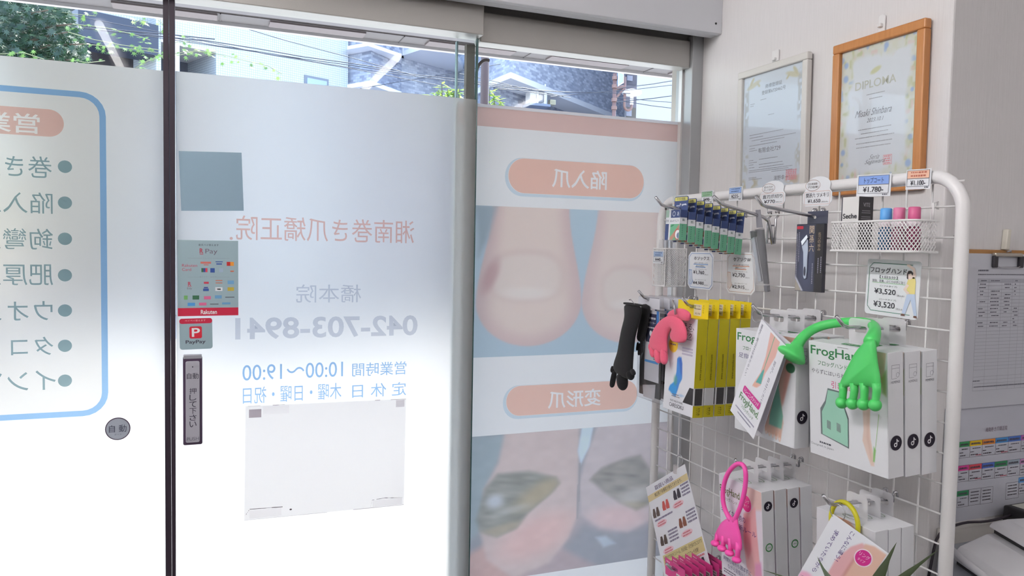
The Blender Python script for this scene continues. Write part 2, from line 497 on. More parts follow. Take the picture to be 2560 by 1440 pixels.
# rubber seals where the two doors meet, a little wider at the top
G().add([(-.0925, -.008, .02), (-.0795, -.008, .02), (-.0795, .016, .02), (-.0925, .016, .02),
         (-.0925, -.008, 2.045), (-.0815, -.008, 2.045), (-.0815, .016, 2.045), (-.0925, .016, 2.045)],
        [(0, 3, 2, 1), (4, 5, 6, 7), (0, 1, 5, 4), (1, 2, 6, 5), (2, 3, 7, 6), (3, 0, 4, 7)]).obj('rubber_seal', RUBBER, door1)
G().add([(-.0783, -.008, .02), (-.0725, -.008, .02), (-.0725, .016, .02), (-.0783, .016, .02),
         (-.0803, -.008, 2.045), (-.0685, -.008, 2.045), (-.0685, .016, 2.045), (-.0803, .016, 2.045)],
        [(0, 3, 2, 1), (4, 5, 6, 7), (0, 1, 5, 4), (1, 2, 6, 5), (2, 3, 7, 6), (3, 0, 4, 7)]).obj('rubber_seal', RUBBER, door2)
# grey draught strip between door and fixed pane, with a rough top, and its peeled lip
st = [(.6255, .02), (.6485, .02), (.6485, 2.0285), (.645, 2.030), (.640, 2.0275), (.634, 2.0285), (.630, 2.0265), (.6255, 2.0275)]
G().slab(st, .016, .034).obj('draught_strip', mat((112, 110, 106), .9, name='grey_foam', bump=.6, bscale=300), door2)
lip = [(.656, .03, .05)] + [(.656, .03, 1.6), (.6565, .03, 1.85), (.658, .03, 1.93)] + \
      [(.658 + .030 * (1 - math.cos(a)), .03, 1.955 + .041 * math.sin(a)) for a in np.linspace(.15, 1.75, 9)]
G().tube(lip, .0042, 8).obj('peeled_seal_lip', mat((92, 88, 88), .55, name='grey_rubber'), door2, smooth=True)

# --- left door film
FY = -.0022
L1 = G().box(-.81, -.093, FY, -.0012, .05, 1.8815).obj('frosted_film', FILM, door1)
bz1, bz0 = onY(100, 221).z, onY(100, 1046).z
bx1 = onY(268, 640).x
outer = rr_pts(bx1 - .60, bx1, bz0, bz1, .05); inner = rr_pts(bx1 - .60 + .0125, bx1 - .0125, bz0 + .0125, bz1 - .0125, .038)
G().frame(outer, inner, FY - .0004).obj('blue_border', film_ink(ftint((150, 186, 228), FW), 'ink_blue_border'), door1)
G().flat(inner, FY - .0003).obj('list_panel', film_ink(ftint((226, 227, 234), FW), 'ink_list_panel'), door1)
px1 = onY(161, 305).x; pz0, pz1 = onY(80, 340).z, onY(80, 270).z
b = gbox(-48, 100, 281, 331)
cut_text(rr_pts(px1 - .40, px1, pz0, pz1, (pz1 - pz0) / 2 - .0005, 8), '営業', b[0], b[1], b[2], b[3], FY - .0007, .012).obj('title_pill', film_ink(ftint((224, 196, 196), FW), 'ink_title_pill'), door1)
GREYI = film_ink(ftint((152, 176, 190), FW), 'ink_list_grey')
for s, yb, l, r, t, bt in (('巻き爪', 417, -60, 130, 388, 442), ('陥入爪', 507, -60, 132, 479, 532), ('鉤彎爪', 597, -60, 133, 570, 623), ('肥厚爪', 688, -60, 133, 660, 713),
                           ('ウオノメ', 776, -110, 132, 753, 802), ('タコ', 864, 28, 134, 842, 888), ('インソール', 951, -190, 140, 930, 980)):
    p = onY(163, yb); G().ell(p.x, p.z, .0135, .0135, FY - .0007, 20).obj('bullet_dot', GREYI, door1)
    q = gbox(l, r, t, bt); G().text(s, *q, FY - .0007, True).obj('list_lettering', GREYI, door1)
# round sticker
p = onY(295, 1071); st = thing('round_door_sticker', 'round grey sticker marking the left door automatic', 'sticker', (p.x, -.0030, p.z))
G().lathe([(.0255, 0), (.0255, .0010), (.0245, .0014)], 32).xf(Matrix.Rotation(PI / 2, 4, 'X')).obj('rim', mat((70, 52, 74), .5), st)
G().ell(0, 0, .0235, .0235, -.0016, 32).obj('face', mat((168, 176, 188), .5), st)
G().text('自 動', -.0175, .0175, -.0075, .009, -.0019, False, .012).obj('lettering', ink((70, 74, 92)), st)
G().text('オート', -.007, .008, -.0145, -.011, -.0019).obj('small_lettering', ink((110, 116, 130)), st)

# --- middle door film
G().box(-.068, .648, FY, -.0012, .05, 1.8835).obj('frosted_film', FILM, door2)
ORN = film_ink(ftint((228, 194, 192), FW), 'ink_orange')
PALE = film_ink(ftint((206, 210, 226), FW), 'ink_pale_grey'); BLUE = film_ink(ftint((146, 182, 228), FW), 'ink_blue')
q = gbox(590, 1035, 545, 604)
g = G().text('湘南巻き爪矯正院', *q, FY - .0007, True); d = onY(578, 596); g.ell(d.x, d.z, .0035, .0035, FY - .0007, 12)
g.obj('name_lettering', ORN, door2)
g = G().text('橋本院', *gbox(740, 902, 711, 756), FY - .0007, True)
g.text('042-703-8941', *gbox(588, 1043, 791, 844), FY - .0007, True, .022)
g.obj('phone_lettering', PALE, door2)
for s, bx in (('営業時間', (880, 1015, 905, 938)), ('10:00〜19:00', (606, 857, 908, 946)), ('定 休 日', (880, 1015, 957, 991)), ('木曜・日曜・祝日', (607, 853, 962, 1003))):
    G().text(s, *gbox(*bx), FY - .0007, True).obj('hours_lettering', BLUE, door2)

# stickers and the sheet on the middle door
def decal(name, label, cat, pts, y=-.0028, t=.0004):
    """flat thing on the glass from four pixel corners (tl, tr, br, bl): returns the thing and its size"""
    P = [onY(*p) for p in pts]
    c = (P[0] + P[1] + P[2] + P[3]) / 4
    w = ((P[1].x - P[0].x) + (P[2].x - P[3].x)) / 2; h = ((P[0].z - P[3].z) + (P[1].z - P[2].z)) / 2
    ang = math.atan2(P[1].z - P[0].z + P[2].z - P[3].z, P[1].x - P[0].x + P[2].x - P[3].x)
    o = thing(name, label, cat, (c.x, y, c.z), ry=-ang)
    return o, w, h
PAPER = mat((152, 176, 184), .6, name='sticker_paper')
o, w, h = decal('square_sticker', 'plain grey-blue square sticker backing above the card sticker', 'sticker', ((448, 378), (606, 382), (607, 527), (452, 527)))
G().box(-w / 2, w / 2, -.0005, 0, -h / 2, h / 2).obj('sheet', mat((136, 162, 178), .55), o)
o, w, h = decal('payment_sticker', 'tall card payment sticker with red foot and many small logos', 'sticker', ((443, 600), (595, 602), (596, 788), (445, 790)))
G().box(-w / 2, w / 2, -.0005, 0, -h / 2, h / 2).obj('sheet', PAPER, o)
RED = ink((196, 44, 72)); DK = ink((70, 66, 80)); WH = ink((238, 238, 240))
def qx(a, b_, c, d_, W=150., H=188.):   # sticker pixels (of a 150x188 field) to local box
    return (a / W - .5) * w, (b_ / W - .5) * w, (.5 - d_ / H) * h, (.5 - c / H) * h
G().rect(*qx(0, 150, 168, 188), -.0008).obj('red_foot', RED, o)
G().text('Rakuten', *qx(56, 96, 173, 184), -.0011, False, .02).obj('foot_lettering', WH, o)
G().text('楽天ペイ使えます', *qx(51, 101, 9, 14), -.0008).obj('head_lettering', DK, o)
g = G().text('R', *qx(54, 63, 20, 32), -.0008, False, .03); g.rect(*qx(54, 63, 33.5, 35), -.0008)
g.obj('red_lettering', ink((186, 84, 100)), o)
G().text('Rakuten', *qx(11, 48, 59, 66), -.0008).text('Card', *qx(11, 33, 69, 76), -.0008).obj('red_lettering', ink((186, 84, 100)), o)
G().text('R', *qx(25, 33, 103, 113), -.0008, False, .03).rect(*qx(24, 34, 114, 115), -.0008).obj('red_lettering', ink((186, 84, 100)), o)
G().text('Pay', *qx(68, 98, 21, 36), -.0008).text('Edy', *qx(23, 35, 117, 123), -.0008).obj('grey_lettering', ink((120, 110, 124)), o)
g = G().rect(*qx(25, 60, 44, 44.6), -.0008).rect(*qx(90, 128, 44, 44.6), -.0008).rect(*qx(25, 55, 91, 91.5), -.0008).rect(*qx(95, 128, 91, 91.5), -.0008)
g.text('クレジット', *qx(61, 90, 43, 46), -.0008).text('電子マネー QR決済', *qx(54, 95, 89, 93), -.0008)
g.obj('divider_lines', ink((140, 150, 160)), o)
for c, rs in (((206, 120, 110), [(56, 82, 53, 58), (64, 76, 60, 62)]), ((60, 90, 160), [(93, 111, 52, 54), (95, 109, 57, 60), (80, 91, 69, 80), (62, 76, 120, 126)]),
              ((190, 50, 50), [(121, 130, 53, 63)]), ((226, 150, 60), [(130, 139, 53, 63)]), ((60, 110, 80), [(58, 63, 69, 79), (36, 52, 137, 147)]), ((70, 80, 150), [(63, 68, 69, 79), (64, 74, 116, 119)]),
              ((200, 70, 90), [(68, 73, 69, 79), (64, 76, 103, 108)]), ((160, 180, 200), [(102, 112, 69, 79)]), ((210, 120, 90), [(130, 139, 75, 78), (93, 110, 99, 101), (93, 110, 105, 107)]),
              ((110, 160, 200), [(123, 139, 100, 109), (91, 108, 137, 145), (109, 130, 155, 160)]), ((120, 180, 110), [(15, 24, 137, 147)]), ((214, 110, 150), [(64, 81, 139, 147), (52, 70, 155, 162)]),
              ((80, 150, 210), [(24, 42, 155, 163)]), ((226, 232, 236), [(92, 110, 117, 126)]), ((196, 176, 70), [(123, 139, 117, 126)]), ((90, 96, 104), [(117, 140, 141, 143), (79, 100, 158, 160), (97, 106, 120, 123)])):
    for r_ in rs: G().rect(*qx(*r_), -.0008).obj('small_logo', ink(c), o)
o, w, h = decal('mobile_pay_sticker', 'small rounded sticker with red square mark under the card sticker', 'sticker', ((448, 797), (530, 794), (532, 871), (450, 874)))
G().slab(rr_pts(-w / 2, w / 2, -h / 2, h / 2, .006), -.0005, 0).obj('sheet', PAPER, o)
q0 = lambda a, b_, c, d_: ((a / 84 - .5) * w, (b_ / 84 - .5) * w, (.5 - d_ / 77) * h, (.5 - c / 77) * h)
G().flat([(x, z) for x, z in rr_pts(-w / 2, w / 2, h / 2 - .012, h / 2, .0055)], -.0008).obj('red_head', RED, o)
G().text('ペイペイ使えます', *q0(14, 67, 3, 8), -.0011).obj('head_lettering', ink((240, 190, 196)), o)
G().rrect(*q0(25, 57, 20, 50), .004, -.0008).obj('red_mark', ink((206, 44, 62)), o)
G().text('P', *q0(31, 52, 24, 46), -.0011, False, .02).obj('mark_letter', WH, o)
G().text('PayPay', *q0(15, 66, 54, 65), -.0008, False, .012).obj('lettering', DK, o)

# touch plate
P0, P1 = onY(458, 1000), onY(506, 1000); zt, zb = onY(482, 889).z, onY(482, 1109).z
w = P1.x - P0.x; h = zt - zb
o = thing('touch_plate', 'tall grey touch switch plate with downward lettering beside the door seam', 'door switch', ((P0.x + P1.x) / 2, -.0025, zb))
G().slab(rr_pts(-w / 2, w / 2, 0, h, .004), -.010, 0).obj('housing', mat((72, 56, 80), .4, name='plum_plastic'), o, bevel=.002)
G().slab(rr_pts(-w / 2 + .0055, w / 2 - .0055, .006, h - .011, .004), -.0125, -.009).obj('touch_face', mat((172, 172, 182), .45), o, bevel=.001)
G().box(-w / 2 + .001, w / 2 - .001, -.011, -.002, h - .006, h + .004).obj('cap', mat((170, 172, 182), .35, .4), o, bevel=.0015)
g = G().text('自動', -.0125, .0125, h - .052, h - .038, -.0128, False, .01).text('押して下さい', -.007, .008, h - .165, h - .072, -.0128, vert=True, bold=.005)
g.ell(0, h - .024, .0015, .0015, -.0128, 10)
g.obj('lettering', ink((64, 62, 74)), o)
G().text('PUSH', -.013, .013, .011, .019, -.0128).obj('push_lettering', ink((120, 120, 130)), o)

# blank sheet taped to the film, with clear pocket edges
o, w, h = decal('taped_blank_sheet', 'large blank cream sheet stuck low on the door with grubby tape corners', 'paper sheet', ((611, 1015), (1013, 997), (1010, 1260), (613, 1300)))
m, nt, bs = new_mat('thin_paper'); nt.nodes.remove(bs)
t = nt.nodes.new('ShaderNodeBsdfTransparent'); t.inputs[0].default_value = (.78, .77, .78, 1)
d = nt.nodes.new('ShaderNodeBsdfDiffuse'); d.inputs[0].default_value = (.9, .9, .9, 1)
mx = nt.nodes.new('ShaderNodeMixShader'); mx.inputs[0].default_value = .12
nt.links.new(t.outputs[0], mx.inputs[1]); nt.links.new(d.outputs[0], mx.inputs[2]); nt.links.new(mx.outputs[0], nt.nodes['Material Output'].inputs[0])
G().rect(-w / 2, w / 2, -h / 2, h / 2, -.0004).obj('sheet', m, o)
DIRT = film_ink((186, 176, 182), 'dirt_grey'); DIRT2 = film_ink((110, 96, 104), 'dirt_dark')
G().rect(-w / 2 + .008, -w / 2 + .036, h / 2 - .028, h / 2 - .008, -.0008).obj('dirty_tape', DIRT, o)
G().rect(w / 2 - .026, w / 2 - .004, h / 2 - .02, h / 2 - .002, -.0008).obj('dirty_tape', film_ink((226, 222, 226), 'dirt_pale'), o)
rng = random.Random(4)
g = G()
def scratch(pts, r):
    for (a, b_), (c, e) in zip(pts[:-1], pts[1:]):
        n = 6
        for i in range(n):
            if rng.random() < .82:
                x0, z0, x1, z1 = a + (c - a) * i / n, b_ + (e - b_) * i / n, a + (c - a) * (i + 1) / n, b_ + (e - b_) * (i + 1) / n
                k = r * rng.uniform(.4, 1.3)
                g.flat([(x0, z0 - k), (x1, z1 - k), (x1, z1 + k), (x0, z0 + k)], -.0009)
scratch([(-w / 2, -h / 2), (w / 2, -h / 2)], .0004); scratch([(-w / 2 + .005, h / 2), (-w / 2 + .09, h / 2)], .0005); scratch([(w / 2 - .08, h / 2), (w / 2, h / 2)], .0005)
scratch([(-w / 2 + .004, -h / 2 + .014), (-w / 2 + .012, -h / 2 + .026), (-w / 2 + .088, -h / 2 + .0245)], .0009)
scratch([(w / 2 - .082, -h / 2 + .02), (w / 2 - .05, -h / 2 + .0225), (w / 2 - .004, -h / 2 + .019)], .0006); scratch([(w / 2 - .082, -h / 2 + .02), (w / 2 - .086, -h / 2 + .004)], .0006)
g.ell(-w / 2 + .107, -h / 2 + .016, .003, .0022, -.0009, 10)
g.obj('dirt_line', DIRT2, o)['kind'] = 'stuff'
TAPE = thin_clear('clear_tape', (.98, .97, .98), .5, .2, .06)
for r_ in ((-w / 2 + .012, -w / 2 + .085, -h / 2 + .003, -h / 2 + .022), (w / 2 - .08, w / 2 - .005, -h / 2 + .002, -h / 2 + .018), (-w / 2 + .04, -w / 2 + .1, h / 2 - .022, h / 2 - .002)): G().rect(*r_, -.0006).obj('tape', TAPE, o)

# --- fixed pane film
YF = .0475
G().box(.613, 1.3335, YF, .0495, .05, 1.8755).obj('printed_film', FILM2, win1)
G().box(.613, 1.3335, YF, .0495, 1.8755, 1.884).obj('film_edge', frost('film_edge_white', (240, 240, 244), .5, .6, .4), win1)
ORB = film_ink((244, 219, 213), 'ink_orange_band'); PIL = film_ink((255, 222, 208), 'ink_orange_pill')
SHD = film_ink(ftint((182, 194, 206), FW2), 'ink_pill_shade')
z0 = onY(1450, 335, YF).z
G().rect(.613, 1.3335, z0, 1.8755, YF - .0004).obj('orange_band', ORB, win1)
for (l, r, t_, b_), s, tb in (((1270, 1610, 404, 490), '陥入爪', (1380, 1517, 424, 472)), ((1265, 1593, 957, 1031), '変形爪', (1370, 1502, 974, 1018))):
    q = gbox(l, r, t_, b_, YF); rr_ = (q[3] - q[2]) / 2 - .0005
    G().frame(rr_pts(q[0] - .009, q[1] + .0008, q[2] - .008, q[3] + .0008, rr_ + .003, 8), rr_pts(*q, rr_, 8), YF - .0003).obj('pill_shade', SHD, win1)
    cut_text(rr_pts(*q, rr_, 8), s, *gbox(*tb, YF), YF - .0006, .014).obj('heading_pill', PIL, win1)
W2 = np.array(lin(FW2))
def to_tint(c):
    c = np.clip(c, 0, 255) / 255.; l = np.where(c <= .04045, c / 12.92, ((c + .055) / 1.055) ** 2.4) / W2
    l = np.clip(l, 0, 1); return 255 * np.where(l <= .0031308, 12.92 * l, 1.055 * l ** (1 / 2.4) - .055)
def toes1(U, V):
    X = 1184 + U * 486; Y = 885 - V * 362
    c = np.zeros(U.shape + (3,)) + np.array((172, 190, 206.))
    c = lay(c, sm(500, 860, Y) * .3, (160, 178, 196))
    def toe(c, cx, w0, w1, tip, col, shade):
        ww = w0 + (w1 - w0) * sm(520, 760, Y)
        edge = np.abs(X - cx) / ww
        bottom = np.clip((Y - (tip - ww * .9)) / (ww * .9), 0, 2)
        d = np.hypot(edge * (bottom > 0), bottom) * (bottom > 0) + edge * (bottom <= 0)
        m = 1 - sm(.955, 1.0, d)
        cc = np.zeros(U.shape + (3,)) + np.array(col, float)
        cc = lay(cc, sm(.55, 1.0, d) * .75, shade)
        return c * (1 - m[..., None]) + cc * m[..., None]
    c = toe(c, 1135, 62, 70, 850, (206, 192, 196), (186, 168, 176))
    c = toe(c, 1330, 90, 124, 864, (205, 195, 194), (190, 172, 178))
    c = toe(c, 1572, 88, 122, 864, (206, 196, 196), (192, 176, 182))
    c = lay(c, polym(U, V, [((1205 - 1184) / 486, 1), ((1252 - 1184) / 486, 1), ((1232 - 1184) / 486, .78), ((1212 - 1184) / 486, .66), ((1212 - 1184) / 486, .8)], .02) * .9, (150, 164, 178))
    c = lay(c, polym(U, V, [((1432 - 1184) / 486, 1.02), ((1490 - 1184) / 486, 1.02), ((1478 - 1184) / 486, .9), ((1462 - 1184) / 486, .76), ((1446 - 1184) / 486, .85)], .015), (172, 190, 206))
    for cx, cy, rx, ry in ((1322, 690, 78, 56), (1568, 722, 62, 54)):
        c = lay(c, blob(X, Y, cx, cy, rx * 1.12, ry * 1.16, 0, .16, 2.6) * .32, (184, 168, 172))
        c = lay(c, blob(X, Y, cx, cy + 3, rx, ry, 0, .14, 2.6) * .85, (206, 199, 199))
        c = lay(c, blob(X, Y, cx, cy + ry * .72, rx * .7, ry * .25, 0, .5) * .6, (214, 210, 212))
    c = lay(c, blob(X, Y, 1240, 690, 14, 40, 20, .6) * .8, (176, 150, 156))
    return to_tint(24 + c * .84)
def toes2(U, V):
    X = 1184 + U * 486; Y = 1424 - V * 350
    c = np.zeros(U.shape + (3,)) + np.array((136, 148, 164.))
    c = lay(c, sm(1480, 1670, X) * .5, (150, 156, 170))
    c = lay(c, polym(X, Y, [(1184, 1360), (1260, 1320), (1330, 1424), (1184, 1424)], 18), (196, 166, 164))
    c = lay(c, polym(X, Y, [(1330, 1380), (1400, 1360), (1500, 1430), (1290, 1430)], 14), (172, 160, 168))
    c = lay(c, polym(X, Y, [(1184, 1074), (1285, 1074), (1240, 1200), (1225, 1300), (1184, 1340)], 10), (152, 166, 178))
    # left toe
    c = lay(c, polym(X, Y, [(1275, 1070), (1445, 1070), (1446, 1290), (1425, 1345), (1380, 1400), (1300, 1424), (1240, 1370), (1225, 1300), (1232, 1200), (1262, 1140)], 7), (190, 180, 184))
    c = lay(c, blob(X, Y, 1350, 1330, 90, 46, -20, .6) * .7, (206, 178, 180))
    c = lay(c, sm(1070, 1150, 1220 - (Y - 1070)) * 0.0, (180, 170, 174))
    # right toe
    c = lay(c, polym(X, Y, [(1488, 1066), (1680, 1060), (1680, 1270), (1640, 1320), (1570, 1350), (1500, 1330), (1452, 1290), (1446, 1210), (1460, 1150)], 8), (186, 180, 188))
    c = lay(c, blob(X, Y, 1545, 1310, 70, 30, 8, .6) * .75, (206, 184, 190))
    # nails
    n1 = polym(X, Y, [(1226, 1240), (1235, 1200), (1262, 1168), (1330, 1168), (1392, 1190), (1400, 1205), (1380, 1228), (1330, 1268), (1305, 1302), (1262, 1318), (1226, 1300), (1218, 1270)], 8)
    nz = noise2(U, V, 26, 3); ns = noise2(U * .35, V + U * .25, 46, 5)
    c = lay(c, n1, (126, 130, 130)); c = lay(c, n1 * (.25 + .75 * ns) * .8, (166, 168, 168))
    c = lay(c, n1 * blob(X, Y, 1360, 1225, 60, 26, -28, .6), (166, 160, 146)); c = lay(c, n1 * blob(X, Y, 1270, 1305, 60, 14, -12, .5) * .8, (168, 162, 150))
    c = lay(c, n1 * blob(X, Y, 1256, 1232, 18, 16, 0, .7) * .9, (188, 196, 210)); c = lay(c, n1 * blob(X, Y, 1290, 1258, 40, 8, -10, .8) * .5, (182, 186, 190))
    n2 = polym(X, Y, [(1474, 1205), (1500, 1178), (1560, 1160), (1595, 1156), (1625, 1200), (1660, 1210), (1660, 1270), (1590, 1295), (1545, 1268), (1510, 1240)], 8)
    c = lay(c, n2, (132, 132, 134)); c = lay(c, n2 * ns * .8, (168, 166, 166)); c = lay(c, n2 * blob(X, Y, 1585, 1258, 40, 20, -10, .6) * .8, (186, 186, 190))
    c = lay(c, n2 * blob(X, Y, 1600, 1290, 60, 14, 10, .5) * .5, (176, 168, 150))
    c = lay(c, polym(X, Y, [(1452, 1062), (1480, 1060), (1470, 1120), (1450, 1164), (1442, 1130)], 4), (190, 206, 226))
    c = lay(c, polym(X, Y, [(1490, 1352), (1515, 1352), (1540, 1375), (1510, 1380)], 6), (176, 188, 204))
    c = lay(c, (np.abs(X - 1446 + (Y - 1250) * .02) < 3) * (Y > 1160) * (Y < 1300) * .7, (150, 150, 160))
    return to_tint(26 + c * .84 + (nz - .5)[..., None] * 6)
PHF = photo_mat('film_picture', True)
z1, z0 = onY(1430, 523, YF).z, onY(1430, 885, YF).z
photo('nail_photo', win1, .640, onY(1669, 700, YF).x, z0, z1, 150, 112, toes1, PHF, YF - .0006)
z1, z0 = onY(1425, 1073, YF).z, onY(1425, 1423, YF).z
photo('nail_photo', win1, .640, onY(1669, 1240, YF).x, z0, z1, 190, 138, toes2, PHF, YF - .0006)

# ------------------------------------------------------------------ outside: ground, canopy
struct(G().box(-30, 40, .12, 40, -.12, -.02).obj('pavement', mat((160, 158, 155), .85, name='pavement', vary=.08, bscale=3)), 'sunlit pavement outside the shop')
CANO = mat((118, 114, 116), .6, name='soffit_panel')
cz = 2.45
o = thing('canopy', 'flat shop canopy soffit with recessed light panels outside the glass', 'canopy', (0, 0, 0)); o['kind'] = 'structure'; del o['category']
G().box(-4, 5, .12, 1.43, cz + .02, cz + .1).obj('soffit', CANO, o)
G().box(-4, 5, 1.43, 1.522, cz, cz + .08).obj('white_rail', mat((128, 124, 128), .5), o)
G().box(-4, 5, 1.522, 1.592, cz + .015, cz + .09).obj('brown_slot', mat((62, 54, 56), .7), o)
xs = [-3.97, -3.36, -2.75, -2.14, -1.53, -.92, -.365, .235, .66, .955, 1.60, 2.03, 2.33, 3.0, 3.6, 5]
for a, b_ in ((-.365, .042), (.246, .668), (.955, 1.40), (1.585, 2.03), (-1.53, -.92), (2.31, 2.9)):
    pa = G().box(a + .004, b_ - .004, 1.598, 1.682, cz + .004, cz + .03).obj('light_panel', mat((128, 118, 119), .5), o)
G().box(-4, 5, 1.592, 1.712, cz + .012, cz + .09).obj('soffit_edge', CANO, o)
for x in (-.95, .05, .84, 1.48, 2.18): G().box(x - .002, x + .002, 1.592, 1.712, cz + .009, cz + .02).obj('joint', mat((100, 96, 98), .7), o)
G().box(-4, 5, 1.712, 1.74, cz - .002, cz + .25).obj('fascia', mat((196, 192, 194), .6), o)
struct(G().box(1.336, 1.75, .07, .142, 0, 2.7).obj('trim_9', mat((186, 180, 174), .7, name='cream_render', vary=.03, bscale=20)), 'cream rendered pillar just outside the fixed pane')
struct(G().box(-4, 5, .12, 1.2, 2.55, 3.2).obj('wall_upper', mat((205, 200, 196), .8)), 'shop building above the canopy')

# ------------------------------------------------------------------ outside: buildings
def tile_mat(name, c1, c2, mortar, w, h, msize, bias=0.):
    m, nt, b = new_mat(name)
    uv = nt.nodes.new('ShaderNodeUVMap'); br = nt.nodes.new('ShaderNodeTexBrick')
    br.offset = .5 if w != h else 0.
    br.inputs['Color1'].default_value = (*lin(c1), 1); br.inputs['Color2'].default_value = (*lin(c2), 1); br.inputs['Mortar'].default_value = (*lin(mortar), 1)
    br.inputs['Scale'].default_value = 1.; br.inputs['Brick Width'].default_value = w; br.inputs['Row Height'].default_value = h; br.inputs['Mortar Size'].default_value = msize
    br.inputs['Bias'].default_value = bias
    nt.links.new(uv.outputs[0], br.inputs['Vector']); nt.links.new(br.outputs['Color'], b.inputs['Base Color'])
    b.inputs['Roughness'].default_value = .45
    return m
WTILE = tile_mat('white_tile', (196, 201, 208), (190, 196, 204), (156, 164, 174), .05, .05, .006)
BTILE = tile_mat('blue_grey_tile', (124, 130, 150), (176, 182, 200), (136, 142, 162), .15, .06, .004, -.1)
BTILE2 = tile_mat('light_blue_tile', (152, 158, 178), (204, 209, 222), (166, 172, 190), .15, .06, .004, -.1)

def walls(name, plan, z0, z1, m, parent, cap=True):
    """building mass from a plan outline, walls carry metric uv so that tiles run level"""
    n = len(plan); a = sum(plan[i][0] * plan[(i + 1) % n][1] - plan[(i + 1) % n][0] * plan[i][1] for i in range(n))
    if a < 0: plan = plan[::-1]
    V = []; Fc = []; UV = []
    s = 0
    for i in range(n):
        p, q = plan[i], plan[(i + 1) % n]; L = math.hypot(q[0] - p[0], q[1] - p[1]); k = len(V)
        V += [(p[0], p[1], z0), (q[0], q[1], z0), (q[0], q[1], z1), (p[0], p[1], z1)]; Fc.append((k, k + 1, k + 2, k + 3))
        UV += [(s, z0), (s + L, z0), (s + L, z1), (s, z1)]; s += L
    k = len(V); V += [(p[0], p[1], z1) for p in plan]; Fc.append(tuple(range(k, k + n))); UV += [(p[0], p[1]) for p in plan]
    k = len(V); V += [(p[0], p[1], z0) for p in plan[::-1]]; Fc.append(tuple(range(k, k + n))); UV += [(p[0], p[1]) for p in plan]
    me = bpy.data.meshes.new(name); me.from_pydata(V, [], Fc); me.update()
    ul = me.uv_layers.new(name='UVMap')
    for i, l in enumerate(me.loops): ul.data[i].uv = UV[i]
    me.materials.append(m)
    o = bpy.data.objects.new(name, me); COL.objects.link(o); o.parent = parent
    return o

def P(px, py, y): v = onY(px, py, y); return (v.x, v.y)
def zz(px, py, y): return onY(px, py, y).z
def along(p, d, t): return (p[0] + d[0] * t, p[1] + d[1] * t)

# white tiled building: facade runs away to the right, its right-hand corner at pixel 870
dw = Vector((.91, .415)).normalized(); nw = Vector((dw.y, -dw.x))          # along the facade, outwards
wc = Vector(P(870, 160, 17.0))
def wpt(t, out=0.): v = wc + dw * t + nw * out; return (v.x, v.y)
def wz(px, py, out=0.):
    """point on the facade plane (pushed out) under a pixel: distance along and height"""
    d = ray(px, py); b0 = wc + nw * out
    k = ((b0 - Vector((CAM.x, CAM.y))).dot(nw)) / (Vector((d.x, d.y)).dot(nw))
    p = CAM + d * k; return (Vector((p.x, p.y)) - b0).dot(dw), p.z
wb = thing('white_tiled_building', 'white building clad in small square tiles across the street', 'building', (0, 0, 0))
tL = wz(540, 140)[0]; zo = wz(500, 108)[1]; zt = 13
walls('wall', [wpt(tL), wpt(0), wpt(-3, -6), wpt(tL, -6)], 0, zt, WTILE, wb)
t1 = wz(400, 100)[0]
zr = wz(470, 112)[1]
walls('upper_wall', [wpt(t1), wpt(tL), wpt(tL, -6), wpt(t1, -6)], zr, zt, WTILE, wb)
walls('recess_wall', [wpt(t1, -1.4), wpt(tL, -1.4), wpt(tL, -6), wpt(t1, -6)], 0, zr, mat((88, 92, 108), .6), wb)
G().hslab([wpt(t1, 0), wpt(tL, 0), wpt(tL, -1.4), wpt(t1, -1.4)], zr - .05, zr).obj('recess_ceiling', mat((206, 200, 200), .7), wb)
t2 = wz(190, 50)[0]
za, zb_ = wz(390, 66)[1], wz(390, 142)[1]
walls('parapet_band', [wpt(t2, .12), wpt(wz(390, 100)[0], .12), wpt(wz(390, 100)[0], -.6), wpt(t2, -.6)], zb_, za, mat((50, 58, 78), .5), wb)
walls('column', [wpt(wz(390, 100)[0]), wpt(t1 + .02), wpt(t1 + .02, -6), wpt(wz(390, 100)[0], -6)], 0, zt, WTILE, wb)
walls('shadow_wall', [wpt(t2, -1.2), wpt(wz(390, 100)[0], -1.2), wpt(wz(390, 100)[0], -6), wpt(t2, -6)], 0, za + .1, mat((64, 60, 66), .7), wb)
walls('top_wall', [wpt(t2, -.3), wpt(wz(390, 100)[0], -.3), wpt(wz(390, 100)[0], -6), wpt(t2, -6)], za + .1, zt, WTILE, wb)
# window with frame and pane
ta, z1 = wz(760, 187); tb, _ = wz(820, 200); z0 = z1 - 1.5
fr = G()
fr.hslab([wpt(ta, .03), wpt(tb, .03), wpt(tb, -.05), wpt(ta, -.05)], z0, z1).obj('window', mat((120, 126, 140), .5), wb)
G().hslab([wpt(ta + .06, .05), wpt(tb - .06, .05), wpt(tb - .06, .0), wpt(ta + .06, .0)], z0 + .06, z1 - .06).obj('pane', mat((150, 168, 200), .15, name='window_pane'), wb.children[-1])
# down pipe on the column
p = wpt(wz(436, 160)[0], .1)
G().tube([(p[0], p[1], 0), (p[0], p[1], zz(436, 142, 17))], .06, 8).obj('down_pipe', mat((226, 226, 228), .5), wb, smooth=True)

